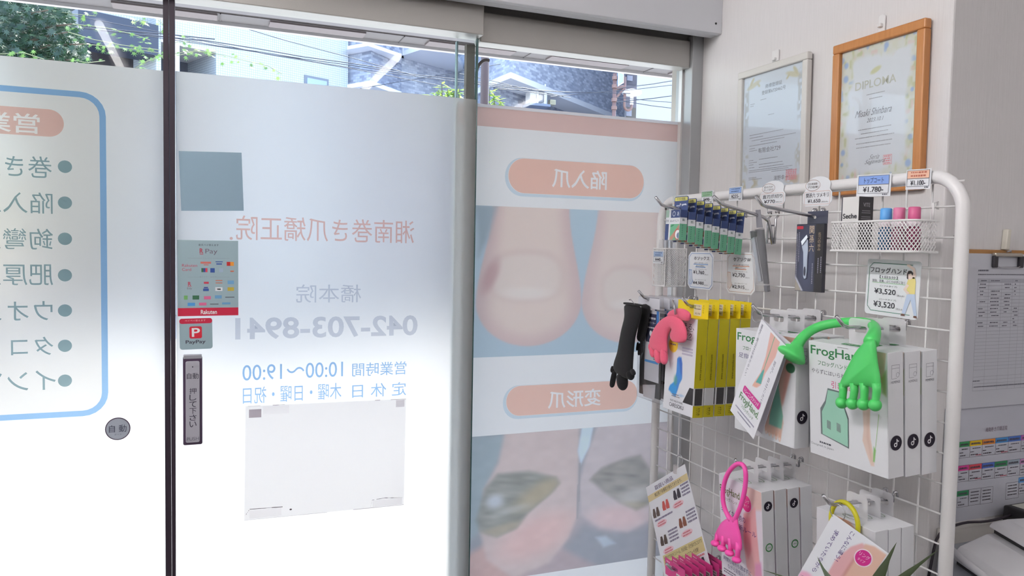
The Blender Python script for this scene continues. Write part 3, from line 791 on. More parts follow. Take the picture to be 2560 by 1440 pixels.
# blue-grey tiled building, nearer block with two corners
bb = thing('blue_tiled_building', 'blue-grey tiled building with pale projecting slabs across the street', 'building', (0, 0, 0))
SLAB = mat((226, 226, 232), .7, name='painted_concrete'); UND = mat((206, 208, 214), .8, name='slab_soffit')
YA = 16.5
cA, lA, rA = P(927, 150, YA), P(862, 150, YA + .75), P(1004, 150, YA + 1.0)
walls('wall', [lA, cA, rA, P(1004, 150, YA + 8), P(862, 150, YA + 8)], 0, 13, BTILE, bb)
zs = zz(927, 201, YA - .6)
def slab(name, pts, z, th, parent, m=SLAB): return G().hslab(pts, z - th, z).obj(name, m, parent)
def off(p, c, k): return (c[0] + (p[0] - c[0]) * k, c[1] + (p[1] - c[1]) * k)
mid = ((lA[0] + rA[0]) / 2, (lA[1] + rA[1]) / 2 + 2)
slab('entrance_slab', [P(868, 216, YA + .10), P(927, 200, YA - .6), P(1004, 216, YA + .35), P(1004, 216, YA + 2.6), P(868, 216, YA + 2.6)], zs, .10, bb)
slab('roof_slab', [P(868, 116, YA + .15), P(920, 104, YA - .4), P(1004, 122, YA + .3), P(1004, 122, YA + 2.6), P(868, 116, YA + 2.6)], zz(920, 106, YA - .4), .08, bb)
YB = 18.0
walls('wall', [P(1000, 150, YB - .2), P(1235, 150, YB + 1.5), P(1235, 150, YB + 8), P(1000, 150, YB + 8)], 0, 14, BTILE2, bb)
# pale balcony box
bz = zz(1001, 141, YB - .3)
bl = [P(1001, 130, YB - .3), P(1115, 125, YB - 2.2), P(1170, 125, YB + 1), P(1001, 130, YB + 1)]
slab('balcony', bl, bz + .12, .12, bb)
G().hslab([P(1001, 130, YB - .35), P(1009, 130, YB - .45), P(1012, 130, YB + .6), P(1001, 130, YB + .6)], bz, bz + .55).obj('balcony', SLAB, bb)
p = P(1087, 150, YB + .5); zc = zz(1087, 150, YB + .4)
G().box(p[0] - .12, p[0] + .12, p[1] - .5, p[1], zc - .14, zc + .1).obj('wall_vent', mat((190, 188, 190), .6), bb)

# nearer block right of the pole
YC = 15.0
cC, rC = P(1277, 200, YC), P(1562, 255, 19.1)
cL = P(1232, 200, YC + .9)
zs2 = zz(1277, 184, YC)
walls('upper_wall', [cL, cC, rC, (rC[0], rC[1] + 6), (cL[0], cL[1] + 14)], zs2, 14, BTILE2, bb)
slab('balcony_slab', [P(1231, 192, YC + .8), P(1277, 184, YC - .15), P(1548, 258, 18.75), (rC[0], rC[1] + 3), (cL[0], cL[1] + 8)], zs2, .14, bb)
# walls below the slab, set back
lo = [P(1233, 230, YC + .9), P(1320, 240, 16.7), P(1520, 282, 20.2), (rC[0], rC[1] + 8), (cL[0], cL[1] + 16)]
walls('lower_wall', lo, 0, zs2 - .1, BTILE, bb)
# air conditioner hanging under the slab
YAc = 16.0
a0, a1 = onY(1325, 262, YAc), onY(1368, 262, YAc); zt_, zb_ = onY(1345, 228, YAc).z, onY(1345, 264, YAc).z
ac = thing('air_conditioner_unit', 'white outdoor air conditioner unit hung under the pale slab', 'air conditioner', ((a0.x + a1.x) / 2, YAc, zb_))
w = a1.x - a0.x; h = zt_ - zb_
G().box(-w / 2, w / 2, 0, .32, .04, h).obj('casing', mat((236, 236, 238), .5), ac, bevel=.02)
G().lathe([(h * .33, 0), (h * .35, .012), (h * .30, .02)], 28).xf(Matrix.Rotation(PI / 2, 4, 'X')).obj('fan_grille', mat((150, 150, 160), .5), ac, loc=(w * .08, -.005, h * .52))
for k in (-.12, .30):
    G().tube([(w * k, -.06, 0), (w * k, -.06, h * 1.5)], .025, 6).obj('hanger_rod', mat((228, 228, 232), .4, .3), ac)
G().box(-w / 2 - .05, w / 2 + .05, -.1, .36, -.02, .04).obj('shelf', mat((130, 140, 165), .5), ac)
p0, p1 = onY(1386, 244, YAc), onY(1400, 258, YAc)
mb = thing('meter_box', 'beige meter box on the dark tiled wall beside the air conditioner', 'box', (p0.x, YAc + .25, p1.z))
G().box(0, p1.x - p0.x, 0, .15, 0, p0.z - p1.z).obj('case', mat((206, 200, 176), .6), mb, bevel=.01)
G().box(.03, p1.x - p0.x - .03, -.01, .0, .03, p0.z - p1.z - .03).obj('lid', mat((190, 184, 160), .6), mb)

# grey plain building to the right, in front of it a white fragment
gb = thing('pale_grey_building', 'plain pale grey building far right beyond the lamp post', 'building', (0, 0, 0))
walls('wall', [P(1592, 220, 13), P(1760, 220, 12.2), P(1760, 220, 20), P(1592, 220, 20)], 0, 12, mat((172, 173, 182), .8, name='grey_render'), gb)
walls('recess_wall', [P(1555, 220, 21), P(1600, 220, 21), P(1600, 220, 24), P(1555, 220, 24)], 0, 12, mat((120, 120, 132), .8), gb)
a, b_ = P(1556, 200, 20.5), P(1596, 200, 20.5)
for (zt_, zb_), c in (((zz(1575, 184, 20.5), zz(1575, 212, 20.5)), (92, 96, 110)), ((zz(1575, 270, 20.5), zz(1575, 300, 20.5)), (104, 104, 100))):
    wn = G().box(a[0], b_[0], 20.4, 20.6, zb_, zt_).obj('window', mat(c, .5), gb)
    G().box(a[0] + .1, (a[0] + b_[0]) / 2, 20.36, 20.42, zb_ + .1, zt_ - .1).obj('pane', mat((160, 168, 186), .2), wn)
walls('white_wall', [P(1540, 270, 19.5), P(1566, 270, 19.5), P(1566, 270, 22), P(1540, 270, 22)], 0, zz(1552, 258, 19.5), mat((240, 240, 242), .7), gb)
# brown street pole close to the window
p = P(1212, 200, 3.0); r_ = (P(1222, 200, 3.0)[0] - P(1202, 200, 3.0)[0]) / 2
o = thing('brown_steel_column', 'thick dusty brown round column just outside the door edge', 'column', (p[0], p[1], 0))
G().tube([(0, 0, -.02), (0, 0, 6)], r_, 20).obj('shaft', mat((84, 72, 76), .55, .2, vary=.12, bscale=30, name='brown_paint'), o, smooth=True)
G().tube([(0, 0, -.02), (0, 0, .05)], r_ * 1.5, 20).obj('base_ring', mat((100, 88, 92), .6), o)

# street lamp
YL = 10.0
o = thing('street_lamp', 'slim brown lamp post with white disc lamp on a hooked arm', 'street lamp', (*P(1536, 240, YL), 0))
BR = mat((124, 96, 92), .5, .2, name='brown_pole')
ox = o.location.x
G().tube([(0, 0, -.02), (0, 0, zz(1536, 184, YL))], .035, 10).obj('post', BR, o, smooth=True)
for py_ in (195, 216, 250, 270): G().tube([(0, 0, zz(1536, py_, YL) - .03), (0, 0, zz(1536, py_, YL) + .03)], .05, 10).obj('collar', BR, o)
ax = P(1562, 220, YL)[0] - ox
G().tube([(0, 0, zz(1536, 222, YL)), (ax, 0, zz(1562, 216, YL))], .03, 8).obj('arm', BR, o)
G().tube([(0, 0, zz(1536, 250, YL)), (ax, 0, zz(1560, 218, YL))], .022, 8).obj('brace', BR, o)
zt_ = zz(1562, 192, YL); zb_ = zz(1564, 275, YL); rx = (P(1581, 250, YL)[0] - P(1563, 250, YL)[0]) / 2
hk = [(ax, 0, zt_), (ax, 0, zb_ + rx)] + [(ax + rx - rx * math.cos(a), 0, zb_ + rx - rx * math.sin(a)) for a in np.linspace(.3, PI, 8)] + [(ax + 2 * rx, 0, zz(1581, 262, YL))]
G().tube(hk, .024, 8).obj('hooked_arm', BR, o, smooth=True)
zl = zz(1580, 262, YL); zl2 = zz(1580, 238, YL)
G().tube([(ax + 2 * rx, 0, zl), (ax + 2 * rx, 0, zl2)], .03, 10).obj('white_neck', mat((240, 240, 242), .4), o)
R_ = (P(1602, 234, YL)[0] - P(1559, 234, YL)[0]) / 2
G().lathe([(.05, -.06), (R_ * .7, -.045), (R_, -.01), (R_ * .96, .03), (R_ * .4, .06), (.02, .07)], 24).obj('lamp_head', mat((244, 244, 246), .4), o, loc=(ax + 2 * rx, 0, zl2 + .04), smooth=True)
for k in (-.55, 0, .55):
    G().ball((0, 0, 0), (.045, .045, .02), 10, 6).obj('lamp_lens', mat((225, 222, 214), .3), o, loc=(ax + 2 * rx + k * R_ * .8, -R_ * .45, zl2))
pv = thing('road_mirror_panel', 'small tilted blue-white panel on the lamp post arm', 'panel', (P(1541, 200, YL)[0], YL - .05, zz(1548, 218, YL)))
w_ = P(1555, 200, YL)[0] - P(1541, 200, YL)[0]; h_ = zz(1541, 178, YL) - zz(1541, 217, YL)
G().slab([(0, 0), (w_, h_ * .25), (w_, h_ * .85), (0, h_)], -.01, .02).obj('board', mat((150, 172, 205), .35), pv)
G().frame([(0, 0), (w_, h_ * .25), (w_, h_ * .85), (0, h_)], [(w_ * .12, h_ * .1), (w_ * .9, h_ * .3), (w_ * .9, h_ * .8), (w_ * .12, h_ * .88)], -.014).obj('rim', mat((235, 236, 240), .4), pv)

# overhead wires
WIRE = mat((52, 56, 70), .6, name='wire_sheath')
wires = [((440, 88), (870, 170), 9), ((560, 55), (870, 142), 9), ((440, 96), (640, 128), 9), ((640, 121), (870, 157), 9.5), ((640, 130), (1160, 206), 10), ((870, 162), (1160, 200), 10), ((1000, 204), (1160, 176), 12),
         ((190, 62), (412, 85), 8), ((250, 75), (412, 92), 8.2), ((187, 64), (300, 80), 8.4),
         ((1222, 200), (1340, 226), 9), ((1340, 226), (1490, 231), 9), ((1490, 231), (1668, 214), 9), ((1222, 212), (1320, 222), 9.3), ((1590, 215), (1668, 204), 9), ((1590, 248), (1668, 255), 9.5), ((1590, 250), (1668, 241), 9.2), ((1590, 258), (1668, 269), 9.7)]
rngw = random.Random(2)
WL = ['overhead wire falling across the white tiled wall from the door seam', 'steepest overhead wire, crossing high over the white tiled wall', 'short lower wire just right of the door seam', 'wire ending at the right edge of the white tiled wall',
      'long wire over both the white and blue tiled walls, lowest of the pair', 'wire over the blue tiled wall meeting the draught strip', 'thin wire slanting up over the pale blue wall', 'topmost wire over the dark parapet, left of the door seam', 'middle wire over the dark parapet, left of the door seam', 'lowest short wire over the dark parapet among the leaves',
      'wire leaving the brown column and sagging to the air conditioner', 'level wire in front of the pale slab', 'wire rising past the lamp post to the window jamb', 'second wire leaving the brown column, lower', 'topmost thin wire over the pale grey building', 'level thin wire over the pale grey building', 'rising thin wire over the pale grey building', 'lowest thin wire over the pale grey building']
for i, (a, b_, y) in enumerate(wires):
    p, q = onY(*a, y), onY(*b_, y); d = (q - p)
    pts = [p - d * .6, p, p + d * .5 + Vector((0, 0, -.01 * d.length)), q, q + d * .6]
    w_ = G().tube(pts, rngw.choice((.005, .007, .006)), 6).obj('overhead_wire', WIRE)
    tag(w_, WL[i], 'wire', 'overhead wires over the street')

# ------------------------------------------------------------------ outside: maple tree and shrubs
def leaf_mat(name, c, tr):
    m, nt, b = new_mat(name); nt.nodes.remove(b)
    d = nt.nodes.new('ShaderNodeBsdfDiffuse'); d.inputs[0].default_value = (*lin(c), 1)
    t = nt.nodes.new('ShaderNodeBsdfTranslucent'); t.inputs[0].default_value = (*lin(tr), 1)
    g = nt.nodes.new('ShaderNodeBsdfGlossy'); g.inputs['Roughness'].default_value = .35
    mx = nt.nodes.new('ShaderNodeMixShader'); mx.inputs[0].default_value = .45
    m2 = nt.nodes.new('ShaderNodeMixShader'); m2.inputs[0].default_value = .06
    nt.links.new(d.outputs[0], mx.inputs[1]); nt.links.new(t.outputs[0], mx.inputs[2]); nt.links.new(mx.outputs[0], m2.inputs[1]); nt.links.new(g.outputs[0], m2.inputs[2])
    nt.links.new(m2.outputs[0], nt.nodes['Material Output'].inputs[0])
    return m
LEAF = leaf_mat('maple_leaf', (86, 122, 62), (120, 160, 60)); LEAFD = leaf_mat('maple_leaf_shaded', (40, 68, 48), (40, 72, 36)); LEAFY = leaf_mat('pale_leaf', (134, 164, 88), (150, 178, 84))  # shade on the maple is put into the darkest green, backlight into the palest
def maple_outline(r=1.):
    o = []
    for k, (a, L) in enumerate(((-140, .45), (-78, .72), (-38, .95), (0, 1.05), (38, .95), (78, .72), (140, .45))):
        a0 = math.radians(90 - a)
        o.append((L * math.cos(a0) * r, L * math.sin(a0) * r))
        if k < 6:
            nx = (-140, -78, -38, 0, 38, 78, 140)[k + 1]; am = math.radians(90 - (a + nx) / 2)
            o.append((.28 * math.cos(am) * r, .28 * math.sin(am) * r))
    return o
ol = maple_outline()
def leaf_mesh(name, m):
    V = [(0, 0, 0)] + [(x, z * .02 - .12 * (x * x), z) for x, z in ol]; n = len(ol)
    me = bpy.data.meshes.new(name); me.from_pydata(V, [], [(0, 1 + (k + 1) % n, 1 + k) for k in range(n)]); me.materials.append(m); return me
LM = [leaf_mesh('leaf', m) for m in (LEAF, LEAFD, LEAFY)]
tr = thing('maple_tree', 'green maple tree spreading feathery branches outside the left door', 'tree', (*P(-120, 200, 6.8), 0))
T0 = tr.location.copy()
BK = mat((96, 84, 74), .9, bump=.5, bscale=30, name='bark')
G().tube([(0, 0, -.05), (.05, 0, 1.2), (-.03, .05, 2.6), (.1, .1, 4.0), (.0, .0, 5.5)], [.11, .10, .085, .06, .03], 10).obj('trunk', BK, tr, smooth=True)
TW = mat((118, 124, 92), .8, name='green_twig')
rng = random.Random(11)
nleaf = 0; rest = {0: G(), 1: G()}
lv = [(0, 0, 0)] + [(x, z * .02 - .12 * (x * x), z) for x, z in ol]
def put_leaf(pos, size, kind, spread=1.0):
    global nleaf
    M = Matrix.Translation(pos - T0) @ Matrix.Rotation(rng.uniform(-.7, .7) * spread, 4, 'Z') @ Matrix.Rotation(rng.uniform(-1.3, -.1) * spread, 4, 'X') @ Matrix.Rotation(PI + rng.uniform(-.9, .9), 4, 'Y') @ Matrix.Scale(size, 4)
    if nleaf < 300 and kind != 9:
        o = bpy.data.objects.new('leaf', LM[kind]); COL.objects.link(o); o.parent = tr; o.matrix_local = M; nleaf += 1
    else:
        k = 1 if kind in (1, 9) else 0
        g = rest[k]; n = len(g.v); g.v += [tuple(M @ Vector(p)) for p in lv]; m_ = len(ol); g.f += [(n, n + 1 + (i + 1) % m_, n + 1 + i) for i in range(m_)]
# sprays of single leaves that reach to the right
sprays = [([(180, 60), (260, 68), (330, 85), (375, 100)], 5.4), ([(170, 80), (230, 98), (300, 112), (400, 125)], 5.2), ([(210, 110), (290, 118), (350, 125), (415, 135)], 5.3), ([(330, 175), (370, 152), (415, 138), (470, 128), (540, 130)], 5.0),
          ([(440, 140), (490, 128), (560, 138), (640, 158)], 5.1), ([(120, 25), (180, 35), (240, 40)], 5.6), ([(330, 60), (350, 50), (370, 55)], 5.0), ([(420, 112), (445, 105), (475, 104)], 5.1), ([(180, 150), (220, 157), (262, 152)], 5.1), ([(0, 135), (60, 132), (110, 148)], 4.9),
          ([(640, 158), (670, 165), (705, 185)], 5.0), ([(395, 50), (408, 60), (412, 80)], 5.2)]
for pts, y in sprays:
    W = [onY(*p, y + rng.uniform(-.1, .1)) for p in pts]
    G().tube([p - T0 for p in W], .0028, 5).obj('twig', TW, tr)
    for a, b_ in zip(W[:-1], W[1:]):
        n = max(4, int((b_ - a).length / .030))
        for i in range(n):
            p = a.lerp(b_, (i + rng.random()) / n) + Vector((rng.gauss(0, .02), rng.gauss(0, .06), rng.gauss(-.012, .022)))
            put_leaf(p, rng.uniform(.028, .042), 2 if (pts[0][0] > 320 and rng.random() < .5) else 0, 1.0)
for it in range(8200):
    px = rng.uniform(-380, 350) if it < 4200 else rng.uniform(-60, 225); lim = 20 if px < 150 else 60
    py = rng.uniform(-120, 620) if it < 4200 else rng.uniform(-10, 210)
    if px > 190 and py < 40: continue
    if py < 185 and px > 160 + .45 * max(0, py): continue
    if py >= 185 and rng.random() < (px - 150) / 260: continue
    if 150 < py < 185 and px > 215: continue
    y = rng.uniform(5.4, 7.6)
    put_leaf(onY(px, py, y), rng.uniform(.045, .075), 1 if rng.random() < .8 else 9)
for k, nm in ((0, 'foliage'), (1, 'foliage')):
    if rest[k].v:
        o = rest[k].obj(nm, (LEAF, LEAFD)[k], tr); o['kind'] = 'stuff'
for a, b_ in (((30, 90), (180, 60)), ((30, 120), (170, 80)), ((40, 130), (210, 110)), ((20, 60), (120, 25)), ((30, 160), (180, 150))):
    G().tube([onY(*a, 6.1) - T0, onY((a[0] + b_[0]) / 2, (a[1] + b_[1]) / 2 - 6, 5.8) - T0, onY(*b_, 5.4) - T0], [.02, .012, .005], 6).obj('branch', BK, tr, smooth=True)

def shrub(label, cells, y, base):
    p = onY(base, 320, y); o = thing('leafy_shrub', label, 'shrub', (p.x, y, 0), group='shrubs across the pavement')
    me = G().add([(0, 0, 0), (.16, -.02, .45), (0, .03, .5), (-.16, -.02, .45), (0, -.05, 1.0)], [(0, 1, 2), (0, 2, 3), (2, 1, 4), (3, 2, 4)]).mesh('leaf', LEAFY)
    for (px, pt, pb) in cells:
        top, bot = onY(px, pt, y), onY(px, pb, y)
        G().tube([(p.x * 0, 0, 0), tuple((bot - Vector((p.x, y, 0)))), tuple(top - Vector((p.x, y, 0)))], [.012, .008, .004], 5).obj('stem', BK, o)
        for i in range(18):
            q = bot.lerp(top, rng.random() ** .8) - Vector((p.x, y, 0))
            l = bpy.data.objects.new('leaf', me); COL.objects.link(l); l.parent = o
            l.matrix_local = Matrix.Translation(q) @ Matrix.Rotation(rng.uniform(0, 2 * PI), 4, 'Z') @ Matrix.Rotation(rng.uniform(1.2, 2.5), 4, 'X') @ Matrix.Scale(rng.uniform(.10, .17), 4)
    return o
shrub('light green shrub tips behind the door edge, left of the column', [(1085, 232, 262), (1105, 205, 255), (1120, 222, 260), (1148, 218, 255), (1135, 228, 260), (1095, 226, 262)], 8.0, 1120)
shrub('light green shrub tips right of the brown column', [(1224, 222, 268), (1236, 232, 270), (1250, 246, 275)], 8.2, 1235)

# ------------------------------------------------------------------ ceiling lights of the shop
TUBE = emit('fluorescent_tube', (255, 250, 250), CEIL_LAMP); TUBE2 = emit('fluorescent_tube_dim', (255, 250, 250), CEIL_LAMP_BACK)
WHM = mat((240, 240, 240), .5, name='white_enamel')
for k, (x, y) in enumerate(((-.48, -2.85), (.96, -2.85), (-1.9, -1.05), (-.48, -1.05), (2.1, -3.4))):
    o = thing('ceiling_light', ('long tube light on the ceiling, nearer the left door', 'long tube light on the ceiling in front of the certificates', 'long tube light on the ceiling at the left wall',
                                'long tube light on the ceiling just inside the doors', 'long tube light on the ceiling over the counter')[k], 'ceiling light', (x, y, 2.6), group='tube lights on the ceiling')
    G().box(-.06, .06, -.63, .63, -.05, 0).obj('housing', WHM, o, bevel=.01)
    G().tube([(0, -.60, -.075), (0, .60, -.075)], .02, 10).obj('tube', TUBE if y > -2 else TUBE2, o, smooth=True)

# ------------------------------------------------------------------ display rack
RX = 1.126; RZ = -PI / 2                       # rack plane, things on it face the room's left
WHITE = mat((232, 232, 232), .35, name='white_powder_coat')
CHROME = mat((190, 190, 194), .22, .9, name='chrome_wire')
YL_, YR_, ZT_ = -.1469, -1.0265, 1.6326
rack = thing('display_rack', 'white tubular display stand with a square wire grid', 'display rack', (RX, 0, 0))
def arc(cy, cz, r, a0, a1, n=8): return [(0, cy + r * math.cos(a), cz + r * math.sin(a)) for a in np.linspace(a0, a1, n)]
br = .06
path = [(0, YL_, 0)] + arc(YL_ - br, ZT_ - br, br, 0, PI / 2) + arc(YR_ + br, ZT_ - br, br, PI / 2, PI) + [(0, YR_, 0)]
G().tube(path, .0108, 14).obj('tube_frame', WHITE, rack, smooth=True)
for y in (YL_, YR_):
    G().tube([(-.20, y, .012), (.145, y, .012)], .012, 10).obj('foot', WHITE, rack, smooth=True)
p = onX(1665, 521, RX - .0108)
G().lathe([(.0045, 0), (.0045, .0012), (.002, .0014)], 12).xf(Matrix.Rotation(-PI / 2, 4, 'Y')).obj('screw_hole', mat((50, 48, 48), .6), rack, loc=(-.0106, p.y, p.z))
hw = G().tube([(0, YL_, 0), (0, YR_, 0)], .0017, 6).mesh('grid_wire', WHITE, True)
zs_ = [1.622] + [1.5817 - .0508 * k for k in range(29)]
for z in zs_:
    o = bpy.data.objects.new('grid_wire', hw); COL.objects.link(o); o.parent = rack; o.location = (0, 0, z)
vw = G().tube([(0, 0, .155), (0, 0, ZT_)], .0017, 6).mesh('grid_wire', WHITE, True)
for k in range(16):
    o = bpy.data.objects.new('grid_wire', vw); COL.objects.link(o); o.parent = rack; o.location = (.0035, -.2025 - .0509 * k, 0)
G().tube([(.004, YR_ + .012, 1.505), (.004, YR_ + .012, 1.53), (.004, YR_ + .018, 1.533)], .002, 6).obj('clip', CHROME, rack)

# ------------------------------------------------------------------ hooks
def hook(y, z, L, label, rise=.0, heavy=False):
    o = thing('display_hook', label, 'hook', (RX, y, z), RZ, group='chrome hooks on the wire grid')
    r = .0034
    if heavy:
        G().tube([(.006, -.006, -.064), (.004, -.012, -.03), (.001, -.016, -.014), (0, -.03, -.006), (0, -L + .03, rise), (0, -L + .018, .004 + rise), (0, -L, .018 + rise)], .0038, 8).obj('rod', CHROME, o, smooth=True)
        G().tube([(-.012, -.006, .004), (-.012, .003, .005), (-.012, .004, 0), (-.012, -.005, -.01), (-.012, -.006, -.062), (.012, -.006, -.062), (.012, -.005, -.01), (.012, .004, 0), (.012, .003, .005), (.012, -.006, .004)], .0026, 6).obj('wire_loop', CHROME, o, smooth=True)
        G().tube([(-.012, -.005, -.024), (.012, -.005, -.024)], .002, 6).obj('crossbar', CHROME, o)
    else:
        G().tube([(0, -.004, -.010), (0, -.02, -.008), (0, -L + .026, -.006 + rise), (0, -L + .016, -.003 + rise), (0, -L, .013 + rise)], r, 8).obj('rod', CHROME, o, smooth=True)
        for s in (-1, 1):
            G().tube([(s * .011, .0045, -.004), (s * .011, .0045, .004), (s * .011, .002, .0065), (s * .011, -.003, .0062), (s * .011, -.005, .003), (s * .011, -.005, -.011)], .0022, 6).obj('clip', CHROME, o, smooth=True)
        G().tube([(-.011, -.005, -.011), (.011, -.005, -.011)], .0022, 6).obj('crossbar', CHROME, o)
    return o
HK = dict(A=(-.478, 1.583, .229), B=(-.585, 1.583, .157), C=(-.715, 1.583, .156), D=(-.302, 1.3816, .158), E=(-.486, 1.3816, .159), F=(-.726, 1.3816, .164), G=(-.921, 1.3816, .150), H=(-.681, 1.0768, .156), I=(-.912, 1.0768, .154), J=(-.447, .772, .152))
hook(*HK['A'], 'longest chrome hook, carrying the row of blue and green plaster boxes', .020)
hook(*HK['B'], 'thick chrome hook with a wire loop back, carrying the slim clipper pack', .014, True)
hook(*HK['C'], 'chrome hook carrying the black nail clipper box', .012)
hook(*HK['D'], 'chrome hook carrying the black socks and sock packets', .008)
hook(*HK['E'], 'chrome hook carrying the yellow sided sock cartons', .004)
hook(*HK['F'], 'chrome hook with the ringed leaflet, left of the green tool', .006)
hook(*HK['G'], 'chrome hook carrying the green silicone tool and its cartons', .002)
hook(*HK['H'], 'chrome hook carrying the pink silicone tool and its cartons', .0)
hook(*HK['I'], 'chrome hook carrying the yellow ring and its cartons', .0)
hook(*HK['J'], 'low chrome hook carrying the magenta headed packets', .0)

# ------------------------------------------------------------------ cards and price tags
def xbox(l, r, t, b, x):
    """box on a plane facing the room's left: local x runs to the right (world -y)"""
    cy = (t + b) / 2; cx = (l + r) / 2
    return -onX(l, cy, x).y, -onX(r, cy, x).y, onX(cx, b, x).z, onX(cx, t, x).z
def notch(w, h, c=.012): return [(-w / 2 + c, -h / 2), (w / 2 - c, -h / 2), (w / 2, -h / 2 + c), (w / 2, h / 2 - c), (w / 2 - c, h / 2), (-w / 2 + c, h / 2), (-w / 2, h / 2 - c), (-w / 2, -h / 2 + c)]
CARD = mat((232, 236, 240), .5, name='white_card'); LAM = thin_clear('laminate', (1, 1, 1), .9, .05, .06)
BLK = ink((58, 56, 64)); GRY = ink((120, 120, 130))
class Card:
    def __init__(s, name, label, cat, px, x, outline='rect', grp=None, m=CARD, tilt=0., lean=0., t=.0008):
        x0, x1, z0, z1 = xbox(*px, x)
        s.w, s.h = x1 - x0, z1 - z0
        s.o = thing(name, label, cat, (x, -(x0 + x1) / 2, (z0 + z1) / 2), RZ, grp, rx=lean, ry=tilt)
        w, h = s.w, s.h
        pts = {'rect': [(-w / 2, -h / 2), (w / 2, -h / 2), (w / 2, h / 2), (-w / 2, h / 2)], 'notch': notch(w, h, .010), 'round': rr_pts(-w / 2, w / 2, -h / 2, h / 2, .006)}.get(outline, outline)
        if callable(pts): pts = pts(w, h)
        s.pts = pts
        G().slab(pts, -t, 0).obj('card', m, s.o)
        s.y = -t - .0004
    def b(s, a, b_, c, d): return ((a - .5) * s.w, (b_ - .5) * s.w, (.5 - d) * s.h, (.5 - c) * s.h)     # fractions: left, right, top, bottom
    def rect(s, fr, c, name='print_band'): return G().rect(*s.b(*fr), s.y).obj(name, ink(c), s.o)
    def text(s, items, c=(58, 56, 64), name='lettering', bold=.008, dy=0.):
        for t, fr in items: G().text(t, *s.b(*fr), s.y - .0003 - dy, False, bold).obj(name, ink(c), s.o)
    def lines(s, frs, c, name='printed_lines', seed=1, full=False):
        """rows of writing too small to read: short dashes"""
        g = G(); r = random.Random(seed)
        for fr in frs:
            x0, x1, z0, z1 = s.b(*fr)
            if full: g.rect(x0, x1, z0, z1, s.y - .0003); continue
            x = x0
            while x < x1:
                l = (z1 - z0) * r.uniform(.7, 1.8); e = min(x1, x + l)
                zz_ = (z1 - z0) * r.uniform(0, .25); g.rect(x, e, z0 + zz_, z1 - zz_ * .5, s.y - .0003); x = e + (z1 - z0) * r.uniform(.3, .6)
        o = g.obj(name, ink(c), s.o); o['kind'] = 'stuff'; return o
    def border(s, c, inset=.004, w=.0012, pts=None):
        p = pts or s.pts; mx = max(q[0] for q in p); mz = max(q[1] for q in p)
        a = [(q[0] * (1 - inset / mx), q[1] * (1 - inset / mz)) for q in p]; b_ = [(q[0] * (1 - (inset + w) / mx), q[1] * (1 - (inset + w) / mz)) for q in p]
        return G().frame(a, b_, s.y - .0001).obj('border_line', ink(c), s.o)

BX = RX - .0122
def tag_card(px, label, head, price, hc, x=BX, hl=None, tilt=0., price_c=(58, 56, 64)):
    c = Card('price_tag', label, 'price tag', px, x, 'rect', 'price tags on the rack', tilt=tilt)
    c.rect((.05, .95, .05, .46), hc, 'head_band')
    if head: c.text([(head, (.22, .80, .14, .40))], (70, 80, 130))
    else: c.lines([(.2, .85, .12, .2), (.2, .8, .28, .38)], hl or (90, 110, 150), 'small_print')
    c.text([(price, (.2, .80, .55, .80))], price_c, 'price', .012)
    g = G(); x0, x1, z0, z1 = c.b(.05, .95, .05, .86)
    for q in ((x0, x1, z1 - .0006, z1), (x0, x1, z0, z0 + .0006), (x0, x0 + .0006, z0, z1), (x1 - .0006, x1, z0, z1), (x0, x1, c.b(0, 1, .46, .47)[2], c.b(0, 1, .45, .46)[3])): g.rect(*q, c.y - .0005)
    g.obj('border_line', ink((110, 110, 120)), c.o)
    c.lines([(.78, .93, .88, .95)], (90, 90, 100), 'small_print', 3)
    return c
c = Card('price_tag', 'faded translucent price tag at the far bend of the rack', 'price tag', (1682, 1716, 488, 530), BX, 'rect', 'price tags on the rack', m=mat((206, 214, 214), .5))
c.lines([(.3, .7, .12, .2)], (110, 150, 190), 'small_print'); c.rect((.1, .95, .40, .52), (224, 180, 150)); c.lines([(.1, .9, .34, .38)], (120, 130, 160), 'small_print', 2)
tag_card((1754, 1783, 477, 509), 'small price tag with green head reading 490 yen', None, '¥490-', (158, 200, 166), hl=(120, 150, 120))
tag_card((1823, 1856, 467, 502), 'small price tag with blue head reading 235 yen', None, '¥235-', (160, 190, 235))
tag_card((2143, 2228, 436, 491), 'wide price tag with blue head reading 1780 yen above the black box', 'トップコート', '¥1.780-', (140, 172, 232), tilt=.035)
tag_card((2266, 2328, 423, 473), 'price tag with orange band reading 1100 yen at the near bend', None, '¥1.100-', (240, 196, 170), hl=(190, 110, 90), tilt=.03)

